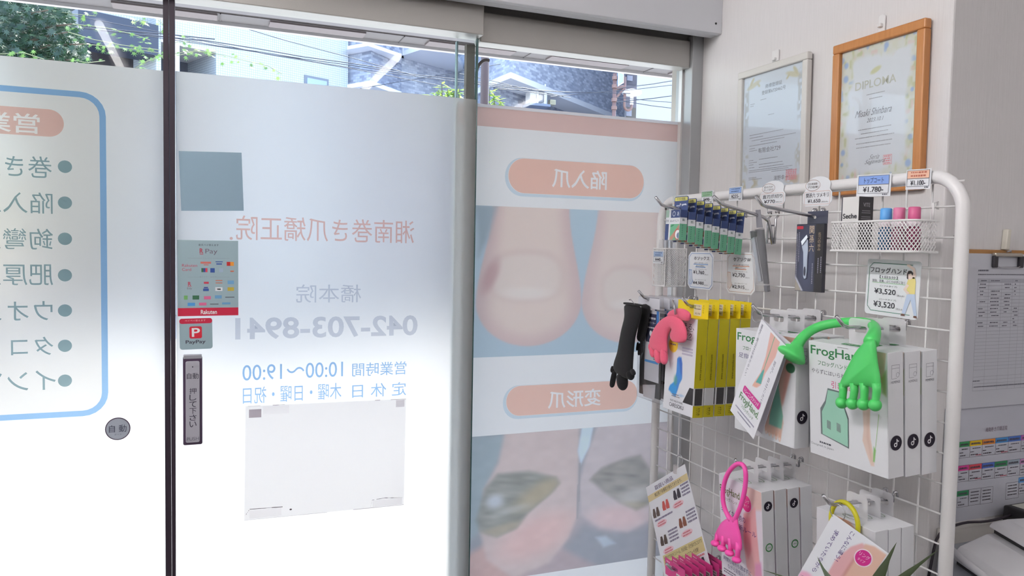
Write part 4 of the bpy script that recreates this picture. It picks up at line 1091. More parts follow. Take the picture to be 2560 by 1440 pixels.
def bubble_card(px, label, bub, title, price):
    def outline(w, h):
        k = .30 * h
        return [(-w / 2 + .008, -h / 2), (w / 2 - .008, -h / 2), (w / 2, -h / 2 + .008), (w / 2, -h / 2 + .44 * h), (w / 2 - .006, -h / 2 + .56 * h)] + \
               [(w / 2 - .004 - (w - .012) / 2 + (w - .012) / 2 * math.cos(a), h / 2 - k + k * math.sin(a)) for a in np.linspace(.15, PI - .15, 10)] + [(-w / 2 + .006, -h / 2 + .56 * h), (-w / 2, -h / 2 + .44 * h), (-w / 2, -h / 2 + .008)]
    c = Card('price_card', label, 'price card', px, BX, outline, 'price cards on the rack')
    x0, x1, z0, z1 = c.b(.08, .60, .10, .48)
    G().ring((x0 + x1) / 2, (z0 + z1) / 2, (x1 - x0) / 2, (z1 - z0) / 2, .0007, c.y).obj('speech_bubble', ink((150, 110, 100)), c.o)
    c.text([(bub[0], (.16, .52, .20, .28)), (bub[1], (.16, .54, .31, .39))], (90, 80, 80), 'bubble_lettering', .0)
    c.text([(title, (.12, .90, .55, .71)), (price, (.18, .62, .76, .90))], (70, 66, 72))
    c.text([('(税込み)', (.66, .88, .84, .90))], (120, 110, 110), 'small_lettering', 0)
    x0, x1, z0, z1 = c.b(.05, .95, .50, .95); g = G()
    g.frame(rr_pts(x0, x1, z0, z1, .004), rr_pts(x0 + .0007, x1 - .0007, z0 + .0007, z1 - .0007, .0035), c.y - .0001); g.obj('border_line', ink((222, 186, 176)), c.o)
bubble_card((1901, 1964, 452, 514), 'white price card with a speech bubble above the slim clipper pack', ('足の爪が', '正しく切れる'), '直刃爪切り', '¥770')
bubble_card((2009, 2081, 441, 515), 'white price card with a speech bubble above the black clipper box', ('切れ味抜群！', 'プロ仕様！'), '関孫六 ツメキリ', '¥1,650')

CX = RX - .006
def sock_card(px, label, title, p1, p2, colr, under, sub):
    c = Card('price_card', label, 'price card', px, CX, 'notch', 'price cards on the rack')
    c.border(colr, .0035, .0010)
    c.text([(title, (.24, .84, .12, .22)), (p1, (.22, .66, .50, .61)), (p2, (.22, .66, .79, .89))], (60, 58, 66), 'lettering', .006)
    c.text([(sub[0], (.26, .78, .28, .32)), (sub[1], (.32, .68, .355, .395))], (90, 90, 100), 'small_lettering', 0)
    c.text([('（税込み）', (.67, .82, .585, .615)), ('（税込み）', (.67, .82, .865, .895)), ('(22～25cmサイズ)', (.30, .74, .45, .48)), ('(22～25cmサイズ)', (.30, .74, .735, .765))], (130, 130, 138), 'tiny_lettering', 0)
    c.rect((.22, .80, .325, .34), under, 'underline'); c.rect((.30, .70, .40, .415), under, 'underline')
    # little sock drawing
    x0, x1, z0, z1 = c.b(.02, .22, .48, .90); w, h = x1 - x0, z1 - z0
    pts = [(x0 + .1 * w, z1), (x0 + .7 * w, z1 - .02 * h), (x0 + .8 * w, z0 + .45 * h), (x0 + 1.0 * w, z0 + .25 * h), (x0 + .6 * w, z0), (x0 + .25 * w, z0 + .1 * h), (x0 + .3 * w, z0 + .5 * h)]
    G().flat(pts, c.y - .0001).obj('sock_drawing', ink(tuple(int(v + (232 - v) * .75) for v in colr)), c.o)
    mx = sum(p[0] for p in pts) / 7; mz = sum(p[1] for p in pts) / 7
    G().frame(pts, [(mx + (p[0] - mx) * .86, mz + (p[1] - mz) * .93) for p in pts], c.y - .0003).obj('drawing_line', ink(colr), c.o)
sock_card((1721, 1784, 630, 723), 'blue bordered price card between the mesh cup and the clipper pack', 'ホソックス', '¥1,760', '¥4,980', (100, 140, 200), (90, 150, 215), ('足アーチサポートで', '足元を軽快に'))
sock_card((1817, 1889, 631, 735), 'orange bordered price card left of the slim clipper pack', 'ケアソクW', '¥2,750', '¥2,915', (206, 176, 166), (226, 150, 110), ('はくだけで様々な足トラブルを', '効果的にケアします'))
c = Card('price_card', 'large green bordered price card with a drawing of a stretching figure', 'price card', (2166, 2300, 650, 792), CX, 'round', 'price cards on the rack', tilt=.03)
x0, x1, z0, z1 = c.b(.05, .86, .07, .93); n_ = [(x0 + .008, z0), (x1, z0), (x1, z1), (x0 + .008, z1), (x0, z1 - .008), (x0, z0 + .008)]
g = G()
for a, b_ in ((0, 1), (2, 3), (3, 4), (4, 5), (5, 0)):
    p, q = n_[a], n_[b_]; d = Vector((q[0] - p[0], q[1] - p[1])).normalized() * .0005
    g.flat([(p[0] - d.y, p[1] + d.x), (q[0] - d.y, q[1] + d.x), (q[0] + d.y, q[1] - d.x), (p[0] + d.y, p[1] - d.x)], c.y)
g.obj('border_line', ink((70, 130, 110)), c.o)
c.text([('フロッグハンド', (.07, .76, .14, .245)), ('¥3,520', (.17, .58, .52, .63)), ('¥3,520', (.17, .58, .75, .87))], (56, 56, 64), 'lettering', .008)
c.text([('【1日5分】', (.26, .60, .285, .335)), ('足指、足裏、ふくらはぎに効く', (.12, .74, .36, .41)), ('(ソフトタイプ)', (.28, .60, .455, .49)), ('(ハードタイプ)', (.28, .60, .695, .73))], (80, 84, 90), 'small_lettering', .0)
c.text([('（税込み）', (.60, .74, .60, .635)), ('（税込み）', (.60, .74, .835, .87))], (110, 110, 116), 'tiny_lettering', 0)
c.rect((.26, .62, .34, .348), (150, 205, 150), 'underline'); c.rect((.12, .74, .415, .423), (150, 205, 150), 'underline')
def fp(pts): return [((a - .5) * c.w, (.5 - b_) * c.h) for a, b_ in pts]
y = c.y - .0006
G().flat(fp([(.80, .28), (.90, .27), (.93, .34), (.93, .56), (.79, .57), (.77, .42)]), y).obj('figure_shirt', ink((240, 226, 150)), c.o)
G().flat(fp([(.79, .57), (.93, .56), (.99, .93), (.94, .93), (.86, .66), (.78, .92), (.72, .91)]), y).obj('figure_trousers', ink((196, 212, 236)), c.o)
g = G().flat(fp([(.80, .28), (.88, .23), (.86, .15), (.76, .09), (.75, .06), (.80, .06), (.90, .12), (.93, .24), (.90, .30)]), y).flat(fp([(.78, .40), (.72, .50), (.80, .58), (.84, .55), (.77, .50), (.82, .42)]), y - .0002).ell(*fp([(.82, .24)])[0], .0065, .008, y - .0002)
g.obj('figure_skin', ink((240, 220, 208)), c.o)
g = G().flat(fp([(.77, .22), (.79, .17), (.84, .165), (.88, .20), (.87, .25), (.84, .21), (.79, .23), (.80, .32), (.77, .30)]), y - .0004)
g.obj('figure_hair', ink((66, 58, 60)), c.o)
for q_ in ([(.70, .955), (.72, .92), (.77, .92), (.78, .955)], [(.93, .96), (.935, .93), (.985, .925), (1.0, .97)]): G().flat(fp(q_), y - .0002).obj('figure_shoe', ink((120, 90, 80)), c.o)

# ------------------------------------------------------------------ wire baskets
def diamond(g, path, z0, H, du, dv, r=.00075, n=6):
    """expanded metal round a wall: two families of diagonals laid along the plan path"""
    P_ = [Vector((p[0], p[1], 0)) for p in path]; D = [0.]
    for a, b_ in zip(P_[:-1], P_[1:]): D.append(D[-1] + (b_ - a).length)
    L = D[-1]; k = dv / du
    def at(s_):
        for i in range(len(D) - 1):
            if s_ <= D[i + 1] + 1e-9: return P_[i].lerp(P_[i + 1], (s_ - D[i]) / (D[i + 1] - D[i]))
        return P_[-1]
    m = int((L + H / k) / du) + 2
    for sg in (1, -1):
        for i in range(-m, m + 1):
            pts = []
            for j in range(n + 1):
                t = H * j / n; s_ = i * du + sg * t / k
                if 0 <= s_ <= L: pts.append(at(s_) + Vector((0, 0, z0 + t)))
                elif pts: break
            if len(pts) > 1: g.tube(pts, r, 4, cap=False)
    return g
cup = thing('mesh_cup', 'white diamond mesh cup at the far end of the rack with a price label', 'mesh cup', (0, 0, 0))
x0, x1, y0, y1, z0, z1 = 1.056, 1.118, -.279, -.2243, 1.412, 1.506
g = G(); du, dv = .0058, .0050
diamond(g, [(x1, y1), (x0, y1), (x0, y0), (x1, y0), (x1, y1)], z0, z1 - z0, .0052, .0056, .0007)
m_ = g.obj('mesh_wall', WHITE, cup); m_['kind'] = 'stuff'
for z in (z0, z1): G().tube([(x0, y0, z), (x1, y0, z), (x1, y1, z), (x0, y1, z)], .0016, 8, closed=True).obj('rim', WHITE, cup)
G().box(x0, x1, y0, y1, z0 - .0005, z0 + .0005).obj('bottom', WHITE, cup)
for x, y in ((x0, y0), (x0, y1), (x1, y0)): G().tube([(x, y, z0), (x, y, z1)], .0012, 6).obj('corner_wire', WHITE, cup)
tag_card((1634, 1660, 627, 659), 'tiny price tag on the mesh cup reading 440 yen', None, '¥440-', (176, 198, 226), x=x0 - .002)
CLEARP = thin_clear('clear_plastic', (.96, .97, .98), 1.0, .08, .10)
for k, (dx, dy, ln, le) in enumerate(((.012, .012, .115, .05), (.024, .024, .135, -.03), (.032, .010, .150, .06), (.042, .030, .125, .02), (.050, .016, .140, -.05))):
    o = thing('nail_file_packet', ('short clear nail file packet leaning left in the mesh cup', 'clear nail file packet second from the left in the mesh cup', 'tallest clear nail file packet standing in the mesh cup', 'clear nail file packet at the back of the mesh cup', 'clear nail file packet nearest the grid in the mesh cup')[k], 'nail file', (x0 + dx, y1 - dy, z0 + .002), RZ, 'nail files in the mesh cup', ry=le, rx=.03)
    G().box(-.007, .007, -.0012, .0012, 0, ln).obj('sleeve', CLEARP, o)
    G().slab(rr_pts(-.005, .005, .008, ln - .02, .004), -.0006, .0006).obj('file', mat((208, 212, 218), .6), o)

bk = thing('mesh_basket', 'long white diamond mesh basket holding bottles under the near bend', 'mesh basket', (0, 0, 0))
x0, x1, y0, y1, z0, z1 = 1.060, 1.118, -.990, -.8165, 1.5065, 1.558
rc = .016
out = [(x1, y1), (x0, y1), (x0, y0 + rc)] + [(x0 + rc - rc * math.cos(a), y0 + rc - rc * math.sin(a)) for a in np.linspace(.2, PI / 2, 6)] + [(x1, y0)]
g = G(); H_ = z1 - z0; du, dv = .0085, .0102
diamond(g, out, z0, H_, .0066, .0088, .0009)
m_ = g.obj('mesh_wall', WHITE, bk); m_['kind'] = 'stuff'
for z in (z0, z1): G().tube([(p[0], p[1], z) for p in out], .0019, 8, closed=True).obj('rim', WHITE, bk)
G().hslab(out, z0 - .0006, z0 + .0006).obj('bottom', WHITE, bk)
for y in (y0 + .012, y1 - .02): G().tube([(x1, y, z1), (x1, y, z1 + .03), (x1 + .010, y, z1 + .032), (x1 + .0105, y, z1 + .02)], .0019, 6).obj('hanger', WHITE, bk, smooth=True)
# boxed top coat
yb = -.822
bx = thing('top_coat_box', 'small half white half black cosmetics box standing in the mesh basket', 'cosmetics box', (1.112, yb, z0 + .001), RZ)
w, h = .050, .0965
def bxp(): return None
G().box(-.0, .038, -.034, .0, 0, h).obj('carton', mat((228, 228, 226), .4), bx, bevel=.0006)
G().box(-.0012, .0006, -.0344, .0004, 0, h + .0003).obj('black_edge', mat((46, 44, 60), .4), bx)
G().text('Seche', .003, .035, .0575, .0665, -.0348, False, .015).obj('lettering', ink((50, 50, 56)), bx)
bl = G().rect(-.034, 0, 0, h, 0).xf(Matrix.Translation((.0384, 0, 0)) @ Matrix.Rotation(PI / 2, 4, 'Z')).obj('black_side', mat((44, 42, 46), .35), bx)
g = G().text('VITE', -.024, -.008, h - .018, h - .011, -.0003)
g.xf(Matrix.Translation((.0385, 0, 0)) @ Matrix.Rotation(PI / 2, 4, 'Z')).obj('side_lettering', ink((180, 178, 182)), bx)
g = G(); r = random.Random(5)
for i in range(12):
    if i == 2: continue
    ln = r.uniform(.012, .024); g.rect(-.017 - ln / 2, -.017 + ln / 2, h - .026 - .0036 * i, h - .0245 - .0036 * i, -.0003)
o_ = g.xf(Matrix.Translation((.0385, 0, 0)) @ Matrix.Rotation(PI / 2, 4, 'Z')).obj('small_print', ink((130, 128, 132)), bx); o_['kind'] = 'stuff'
for k, (y, cl, nm) in enumerate(((-.911, (96, 172, 238), 'blue'), (-.938, (214, 120, 160), 'rose pink'), (-.968, (206, 92, 140), 'deep pink'))):
    o = thing('nail_bottle', 'frosted nail care bottle with %s cap in the mesh basket' % nm, 'bottle', (1.088, y, z0 + .001), 0, 'bottles in the mesh basket')
    G().lathe([(.009, 0), (.0115, .002), (.0115, .036), (.008, .042)], 18).obj('body', mat(tuple(int(v * .7) for v in cl), .25, name=None), o, smooth=True)
    G().lathe([(.009, .042), (.0098, .043), (.0095, .072), (.008, .0735)], 18).obj('cap', mat(cl, .4), o, smooth=True)
    G().lathe([(.0105, .041), (.0112, .0425), (.0112, .050), (.0108, .051)], 18).obj('collar', mat((236, 222, 230), .4), o, smooth=True)

# ------------------------------------------------------------------ hanging products
def on_side(g, x): return g.xf(Matrix.Translation((x, 0, 0)) @ Matrix.Rotation(PI / 2, 4, 'Z'))     # drawn flat, moved to the near side of a carton
PHOTO = photo_mat('printed_picture')
CARTON = mat((226, 228, 232), .5, name='white_carton')
def set_thing(o, label, loc, rx=0., group=None, ry=0.):
    o['label'] = label; o.location = loc; o.rotation_euler = (rx, ry, RZ)
    if group: o['group'] = group
    return o
def dashes(g, x0, x1, z, h, y, seed):
    r = random.Random(seed); x = x0
    while x < x1:
        e = min(x1, x + h * r.uniform(.7, 1.6)); g.rect(x, e, z - h / 2, z + h / 2, y); x = e + h * r.uniform(.3, .6)
    return g

# --- large white cartons with a foot-shaped window (origin: hook line, carton below and in front of the tab)
CW, CH, CD, CT = .171, .205, .033, .030        # width, height, depth, carton top below the hook
TAB = thin_clear('tab_plastic', (.97, .97, .98), 1.0, .12, .45)
def hang_tab(o, w=.050, h=.052, low=None):
    """clear tab with a slot, standing up behind the carton"""
    ou = rr_pts(-w / 2, w / 2, -h + .012, .014, .008); si = rr_pts(-w * .28, w * .28, -.010, .001, .0045)
    n = len(ou)
    g = G().frame(ou, si, -.0004); g.frame(ou, si, .0004)
    return g.obj('hang_tab', TAB, o)
def music_mark(o, cx, cz, r, xs):
    g = on_side(G().ell(cx, cz, r, r, -.0004), xs).obj('round_black_mark', ink((40, 34, 48)), o)
    k = G()
    k.ring(cx - r * .14, cz - r * .22, r * .30, r * .30, r * .15, -.0008, 16)
    k.rect(cx + r * .02, cx + r * .17, cz - r * .25, cz + r * .55, -.0008)
    k.flat([(cx + r * .15, cz + r * .55), (cx + r * .22, cz + r * .38), (cx + r * .45, cz + r * .25), (cx + r * .45, cz + r * .10), (cx + r * .12, cz + r * .26)], -.0008)
    on_side(k, xs).obj('note_mark', ink((236, 236, 240)), o)
def front_leg(U, V):
    c = np.zeros(U.shape + (3,)) + np.array((228, 231, 235.))
    c = lay(c, sm(.55, 1.0, U) * sm(.0, .6, V) * .0, (0, 0, 0))
    c = lay(c, polym(U, V, [(.78, 1.02), (.99, 1.02), (.96, .8), (.9, .6), (.84, .62), (.8, .8)], .012), (222, 196, 176))
    c = lay(c, polym(U, V, [(.93, .80), (.985, .86), (.985, .66), (.94, .68)], .02) * .7, (150, 170, 90))
    c = lay(c, polym(U, V, [(.70, .62), (.80, .62), (.79, .40), (.80, .28), (.84, .12), (.84, .065), (.80, .06), (.745, .16), (.70, .25), (.715, .34)], .008), (224, 202, 190))
    c = lay(c, polym(U, V, [(.76, .60), (.80, .60), (.78, .30), (.82, .10), (.80, .10), (.75, .28)], .015) * .4, (205, 172, 158))
    c = lay(c, polym(U, V, [(.835, .23), (.86, .20), (.845, .1), (.825, .1)], .006), (140, 196, 120))
    return c
def front_foot(U, V):
    c = np.zeros(U.shape + (3,)) + np.array((228, 231, 235.))
    c = lay(c, polym(U, V, [(.62, 1.02), (.99, 1.02), (.97, .86), (.92, .66), (.86, .5), (.80, .34), (.83, .2), (.80, .08), (.55, .06), (.52, .16), (.58, .34), (.62, .6)], .015), (216, 184, 170))
    c = lay(c, polym(U, V, [(.80, 1.02), (.99, 1.02), (.97, .88), (.85, .90)], .02) * .8, (190, 150, 134))
    c = lay(c, polym(U, V, [(.86, .8), (.92, .66), (.82, .38), (.80, .42)], .03) * .6, (214, 150, 140))
    c = lay(c, polym(U, V, [(.75, 1.0), (.775, 1.0), (.745, .52), (.82, .26), (.80, .14), (.60, .15), (.61, .24), (.70, .5)], .012), (126, 186, 168))
    for i in range(5):
        u = .555 + i * .055; c = lay(c, blob(U, V, u, .10 - .008 * i, .024, .05, 0, .2), (222, 184, 164)); c = lay(c, blob(U, V, u, .065 - .006 * i, .016, .014, 0, .3), (236, 214, 206))
    c = lay(c, blob(U, V, .92, .72, .07, .045, 0, .1), (60, 116, 84))
    return c
def carton_big(kind):
    o = thing('tool_carton', '', 'carton', (0, 0, 0), RZ)
    w, h, d, t = CW, CH, CD, CT
    G().box(-w / 2, w / 2, -d, 0, -t - h, -t).obj('carton', CARTON, o, bevel=.0006)
    f = -d - .0004
    q = lambda a, b_, c, e: ((a - .5) * w, (b_ - .5) * w, -t - e * h, -t - c * h)
    photo('front_picture', o, -w / 2 + .0006, w / 2 - .0006, -t - h + .0006, -t - .0006, 130, 156, front_leg if kind == 'window' else front_foot, PHOTO, f)
    f -= .0003
    G().text('FrogHand', *q(.03, .74, .035, .135), f, False, .012).text('フロッグハンド', *q(.13, .52, .158, .20), f).obj('title_lettering', ink((64, 130, 84)), o)
    g = G().text('やらずにはいられない' if kind == 'window' else '足指先が', *(q(.04, .60, .235, .275) if kind == 'window' else q(.06, .42, .23, .28)), f, False, .004)
    g.obj('slogan_lettering', ink((110, 112, 122) if kind == 'window' else (90, 90, 130)), o)
    if kind == 'window':
        G().flat([((.895 - .5) * w, -t - .5 * h), ((.90 - .5) * w, -t - .5 * h), ((.842 - .5) * w, -t - .88 * h), ((.837 - .5) * w, -t - .88 * h)], f).obj('green_cord_print', ink((160, 205, 130)), o)
        G().text('引き締め', *q(.31, .60, .315, .375), f, False, .006).obj('pink_lettering', ink((214, 70, 130)), o)
        pts = [(.26, .385), (.42, .39), (.45, .45), (.53, .60), (.53, .855), (.16, .80), (.155, .575), (.22, .50)]
        loc = lambda P_: [((a - .5) * w, -t - b_ * h) for a, b_ in P_]
        G().flat(loc(pts), f - .0001).obj('window_opening', ink((96, 112, 112)), o)
        ins = [(.265, .40), (.415, .40), (.44, .46), (.52, .61), (.52, .84), (.185, .795), (.18, .60), (.235, .52)]
        G().slab(loc(ins), f - .0008, f - .0002).obj('silicone_insert', mat((152, 212, 186), .4), o)
        for a in (.25, .38): G().flat(loc([(a, .66), (a + .05, .67), (a + .05, .74), (a, .73)]), f - .0012).obj('finger_gap', ink((120, 150, 140)), o)
        G().flat(loc(pts), f - .0018).obj('window_film', thin_clear('window_film', (.99, .99, .99), 1., .12, .04), o)
        g = dashes(G(), *q(.14, .30, 0, 0)[:2], -t - .875 * h, .003, f, 3); g.obj('maker_lettering', ink((70, 74, 84)), o)
        G().text('Designed in Japan', *q(.02, .33, .895, .92), f).obj('small_lettering', ink((150, 154, 160)), o)
    G().rect(-.012, .012, 0, .0006, f).obj('flap_slot', ink((60, 60, 66)), o, loc=(-.006, 0, -t - .004))
    # green mark on the lid
    m_ = G().rrect(-.022, .022, -.007, .007, .004).xf(Matrix.Rotation(-PI / 2, 4, 'X')); m_.obj('lid_mark', ink((74, 140, 92)), o, loc=(0, -d / 2, -t + .0006))
    m_ = G().text('FFT', -.015, .012, -.0045, .0045).xf(Matrix.Rotation(-PI / 2, 4, 'X')); m_.obj('lid_lettering', ink((235, 238, 236)), o, loc=(0, -d / 2, -t + .0009))
    # near side
    xs = w / 2
    music_mark(o, -d / 2 - .0005, -t - .72 * h, .0122, xs + .0004)
    g = G(); u0, u1, z0, z1 = -d / 2 - .009, -d / 2 + .008, -t - .21 * h, -t - .10 * h
    for r_ in ((u0, u1, z1 - .0006, z1), (u0, u0 + .0006, z0, z1), (u1 - .0006, u1, z0 + .006, z1), (u0, u1 - .006, z0, z0 + .0006), (u0, u1, z1 - .006, z1 - .0054)): g.rect(*r_, -.0003)
    g.ring(u1 - .004, z0 + .006, .0035, .004, .0006, -.0003, 12)
    on_side(g, xs + .0004).obj('page_icon', ink((150, 150, 160)), o)
    on_side(G().text('HOMEPAGE', u0 - .001, u1 + .001, z0 - .007, z0 - .003, -.0003), xs + .0004).obj('side_lettering', ink((110, 110, 122)), o)
    hang_tab(o)
    return o
def line_up(proto, key, offs, tilts, labels, group, dz=0., dy=0.):
    y, z, L = HK[key]
    for i, (off_, ti, lb) in enumerate(zip(offs, tilts, labels)):
        o = proto if i == 0 else copy_tree(proto)
        set_thing(o, lb, (RX - off_, y + dy, z - .004 + dz), ti, group)
pw = carton_big('window')
line_up(pw, 'G', (.096, .058, .020), (.07, .065, .06), ('front white carton with a foot-shaped window behind the green tool', 'middle white carton of the row behind the green tool', 'rear white carton of the row behind the green tool, against the grid'), 'white cartons behind the green tool')
pf = carton_big('foot')
line_up(pf, 'F', (.100, .060, .020), (.022, .02, .02), ('front white carton with a printed foot behind the ringed leaflet', 'middle white carton of the row behind the ringed leaflet', 'rear white carton of the row behind the ringed leaflet'), 'white cartons behind the ringed leaflet')

# --- medium cartons (ring type)
def toes_pink(U, V):
    c = np.zeros(U.shape + (3,)) + np.array((226, 222, 232.))
    c = lay(c, polym(U, V, [(.55, 1.02), (1.02, 1.02), (1.02, .84), (.82, .8)], .02), (226, 198, 190))
    c = lay(c, polym(U, V, [(.58, .72), (.86, .84), (.88, .60), (.92, .36), (.97, .20), (.93, .10), (.80, .10), (.62, .22), (.56, .45)], .015), (228, 176, 178))
    c = lay(c, polym(U, V, [(.60, .68), (.74, .72), (.74, .4), (.66, .3), (.58, .4)], .03) * .6, (206, 120, 130))
    c = lay(c, polym(U, V, [(.82, .30), (.96, .34), (.97, .20), (.80, .16)], .03) * .7, (214, 140, 190))
    for i in range(5): c = lay(c, blob(U, V, .68 + i * .052, .15 - .012 * i, .024, .04, 0, .2), (234, 204, 206))
    return c
MW, MH, MD, MT = .131, .215, .028, .026
def carton_mid(tint, marks):
    o = thing('tool_carton', '', 'carton', (0, 0, 0), RZ)
    w, h, d, t = MW, MH, MD, MT
    G().box(-w / 2, w / 2, -d, 0, -t - h, -t).obj('carton', CARTON, o, bevel=.0006)
    f = -d - .0004; q = lambda a, b_, c, e: ((a - .5) * w, (b_ - .5) * w, -t - e * h, -t - c * h)
    photo('front_picture', o, -w / 2 + .0006, w / 2 - .0006, -t - h + .0006, -t - .0006, 60, 90, tint, PHOTO, f)
    f -= .0003
    if marks:
        G().text('FrogHand', *q(.02, .50, .10, .19), f, False, .01).text('フロッグハンド', *q(.06, .44, .20, .235), f).obj('title_lettering', ink((110, 116, 80)), o)
        g = G().text('キレイな姿勢の', *q(.04, .62, .31, .37), f, False, .01).text('新ルール', *q(.46, .86, .40, .455), f, False, .01)
        g.obj('slogan_lettering', ink((80, 56, 120)), o)
        g = G().text('時間も場所も選ばずに', *q(.06, .72, .80, .845), f).text('ながら足指トレーニング', *q(.16, .86, .86, .905), f)
        g.obj('small_lettering', ink((100, 96, 140)), o)
        dashes(dashes(G(), *q(.06, .36, 0, 0)[:2], -t - .93 * h, .0028, f, 4), *q(.06, .30, 0, 0)[:2], -t - .955 * h, .0028, f, 6).obj('maker_lettering', ink((110, 104, 120)), o)
        G().ell((.66 - .5) * w, -t - .17 * h, .0145, .0165, f - .0002).obj('pink_badge', ink((222, 60, 140)), o)
        G().ring((.66 - .5) * w, -t - .17 * h, .0155, .0178, .001, f - .0003).obj('badge_rim', ink((240, 214, 228)), o)
        g = G().text('リング', *q(.585, .735, .13, .165), f - .0006).text('タイプ', *q(.60, .72, .18, .205), f - .0006); g.obj('badge_lettering', ink((244, 220, 232)), o)
    G().rect(-.010, .010, 0, .0005, f).obj('flap_slot', ink((70, 70, 76)), o, loc=(.02, 0, -t - .003))
    m_ = G().ring(0, 0, .018, .006, .001).xf(Matrix.Rotation(-PI / 2, 4, 'X')); m_.obj('lid_mark', ink((90, 130, 80)), o, loc=(0, -d / 2, -t + .0006))
    if marks == 2:
        xs = w / 2
        music_mark(o, -d / 2, -t - .14 * h, .0098, xs + .0004)
        on_side(G().ring(-d / 2, -t - .52 * h, .0085, .0085, .0022, -.0004), xs + .0004).obj('green_ring_mark', ink((70, 140, 84)), o)
        on_side(G().text('LINE', -d / 2 - .004, -d / 2 + .004, -t - .52 * h - .0014, -t - .52 * h + .0014, -.0004), xs + .0004).obj('ring_lettering', ink((70, 140, 84)), o)
    hang_tab(o, .046, .048)
    return o
p1 = carton_mid(toes_pink, 2); p2 = carton_mid(toes_pink, 1)
y, z, L = HK['H']
for i, (pr, off_, ti, lb) in enumerate(((p1, .118, .078, 'front white carton with a printed pink foot behind the pink tool'), (p2, .0865, .078, 'second white carton behind the pink tool, with a plain side'), (p1, .055, .077, 'third white carton behind the pink tool, with two round side marks'), (p2, .0235, .075, 'rear white carton behind the pink tool, against the grid'))):
    o = pr if i < 2 else copy_tree(pr)
    set_thing(o, lb, (RX - off_, y, z - .006), ti, 'white cartons behind the pink tool')
def orange_front(U, V):
    c = np.zeros(U.shape + (3,)) + np.array((220, 220, 226.))
    c = lay(c, polym(U, V, [(.30, 1.0), (.55, 1.02), (.70, .95), (.66, .6), (.4, .5), (.3, .8)], .02), (206, 160, 136))
    c = lay(c, polym(U, V, [(.48, .9), (.62, .95), (.63, .72), (.5, .7)], .02) * .8, (216, 130, 60)); return c
p3 = carton_mid(orange_front, 0)
y, z, L = HK['I']
for i, (off_, ti, lb) in enumerate(((.077, .05, 'front white carton with an orange picture behind the yellow ring'), (.0475, .05, 'middle white carton behind the yellow ring'), (.018, .05, 'rear white carton behind the yellow ring, against the grid'))):
    o = p3 if i == 0 else copy_tree(p3)
    set_thing(o, lb, (RX - off_, y, z - .006), ti, 'white cartons behind the yellow ring')

# --- silicone tools
def silicone(c, n): return mat(c, .38, name=n, sss=.35, spec=.5)
GREEN = silicone((84, 210, 110), 'green_silicone'); PINK = silicone((255, 92, 186), 'pink_silicone'); YELLOW = silicone((206, 200, 40), 'yellow_silicone')
def pp(px, py, x): return onX(px, py, x)
def cp(l, a, b_, s, x): return onX(l[0] + a / s, l[1] + b_ / s, x)
o = thing('silicone_foot_tool', 'bright green silicone four-fingered tool draped over a chrome hook', 'silicone tool', tuple(pp(2150, 812, 1.05)))
O = Vector(o.location); S = (1940, 770); k = 5.54
stem = [((255, 600), .985), ((290, 520), .99), ((345, 430), 1.0), ((440, 335), 1.015), ((560, 268), 1.03), ((700, 226), 1.042), ((850, 205), 1.05), ((1000, 192), 1.054), ((1150, 188), 1.054), ((1290, 205), 1.05), ((1375, 255), 1.03), ((1375, 330), 1.005), ((1335, 430), .984), ((1300, 520), .976)]
rad = [.016, .011, .0095, .009, .0088, .0086, .0085, .0084, .0084, .0084, .0086, .0098, .012, .014]
G().tube([cp(S, *p, k, x) - O for p, x in stem], rad, 14).obj('stem', GREEN, o, smooth=True, sub=1)
# suction foot: a shallow dome at the end of the stem
c0 = cp(S, 235, 620, k, .983) - O; ax = (cp(S, 150, 720, k, .975) - cp(S, 345, 430, k, 1.0)).normalized()
M = Matrix.Translation(c0) @ ax.to_track_quat('Z', 'Y').to_matrix().to_4x4()
G().lathe([(.010, -.020), (.014, -.012), (.022, -.004), (.0275, .004), (.0275, .008), (.020, .013), (.008, .0155)], 22).xf(M).obj('suction_foot', GREEN, o, smooth=True, sub=1)
xq = .974
pal = [(1275, 430), (1370, 430), (1385, 620), (1400, 760), (1425, 900), (1440, 1010), (1440, 1110), (1340, 1110), (1330, 1085), (1240, 1085), (1190, 1075), (1110, 1075), (1040, 1085), (985, 1075), (965, 1110), (880, 1110), (905, 1010), (960, 900), (1030, 760), (1120, 590)]
P_ = [cp(S, *p, k, xq) - O for p in chaikin(pal)]; ins = Vector((.0055, 0, 0))
g = G(); n = len(P_); cen = sum(P_, Vector()) / n
lay3 = [[p * .90 + cen * .10 + ins for p in P_], [p + ins * .35 for p in P_], [p - ins * .35 for p in P_], [p * .90 + cen * .10 - ins for p in P_]]
V = [v for L_ in lay3 for v in L_]
Fc = [tuple(range(n - 1, -1, -1)), tuple(3 * n + i for i in range(n))] + [(j * n + i, j * n + (i + 1) % n, (j + 1) * n + (i + 1) % n, (j + 1) * n + i) for j in range(3) for i in range(n)]
g.add(V, Fc); g.obj('palm', GREEN, o, smooth=True)
for (fx0, fx1, tx, tz) in ((925, 930, 912, 1308), (1080, 1085, 1058, 1320), (1215, 1225, 1212, 1330), (1390, 1395, 1372, 1342)):
    a = cp(S, fx0, 1040, k, xq) - O; b_ = cp(S, fx1, 1150, k, xq) - O; e = cp(S, tx + 8, 1270, k, xq) - O; ti = cp(S, tx, tz, k, xq) - O
    g = G().tube([a, b_, e, ti], [.0072, .0064, .0060, .006], 12); 
    f_ = g.obj('finger', GREEN, o, smooth=True)
    G().ball(ti, .0102, 18, 12).obj('finger_ball', GREEN, f_, smooth=True)

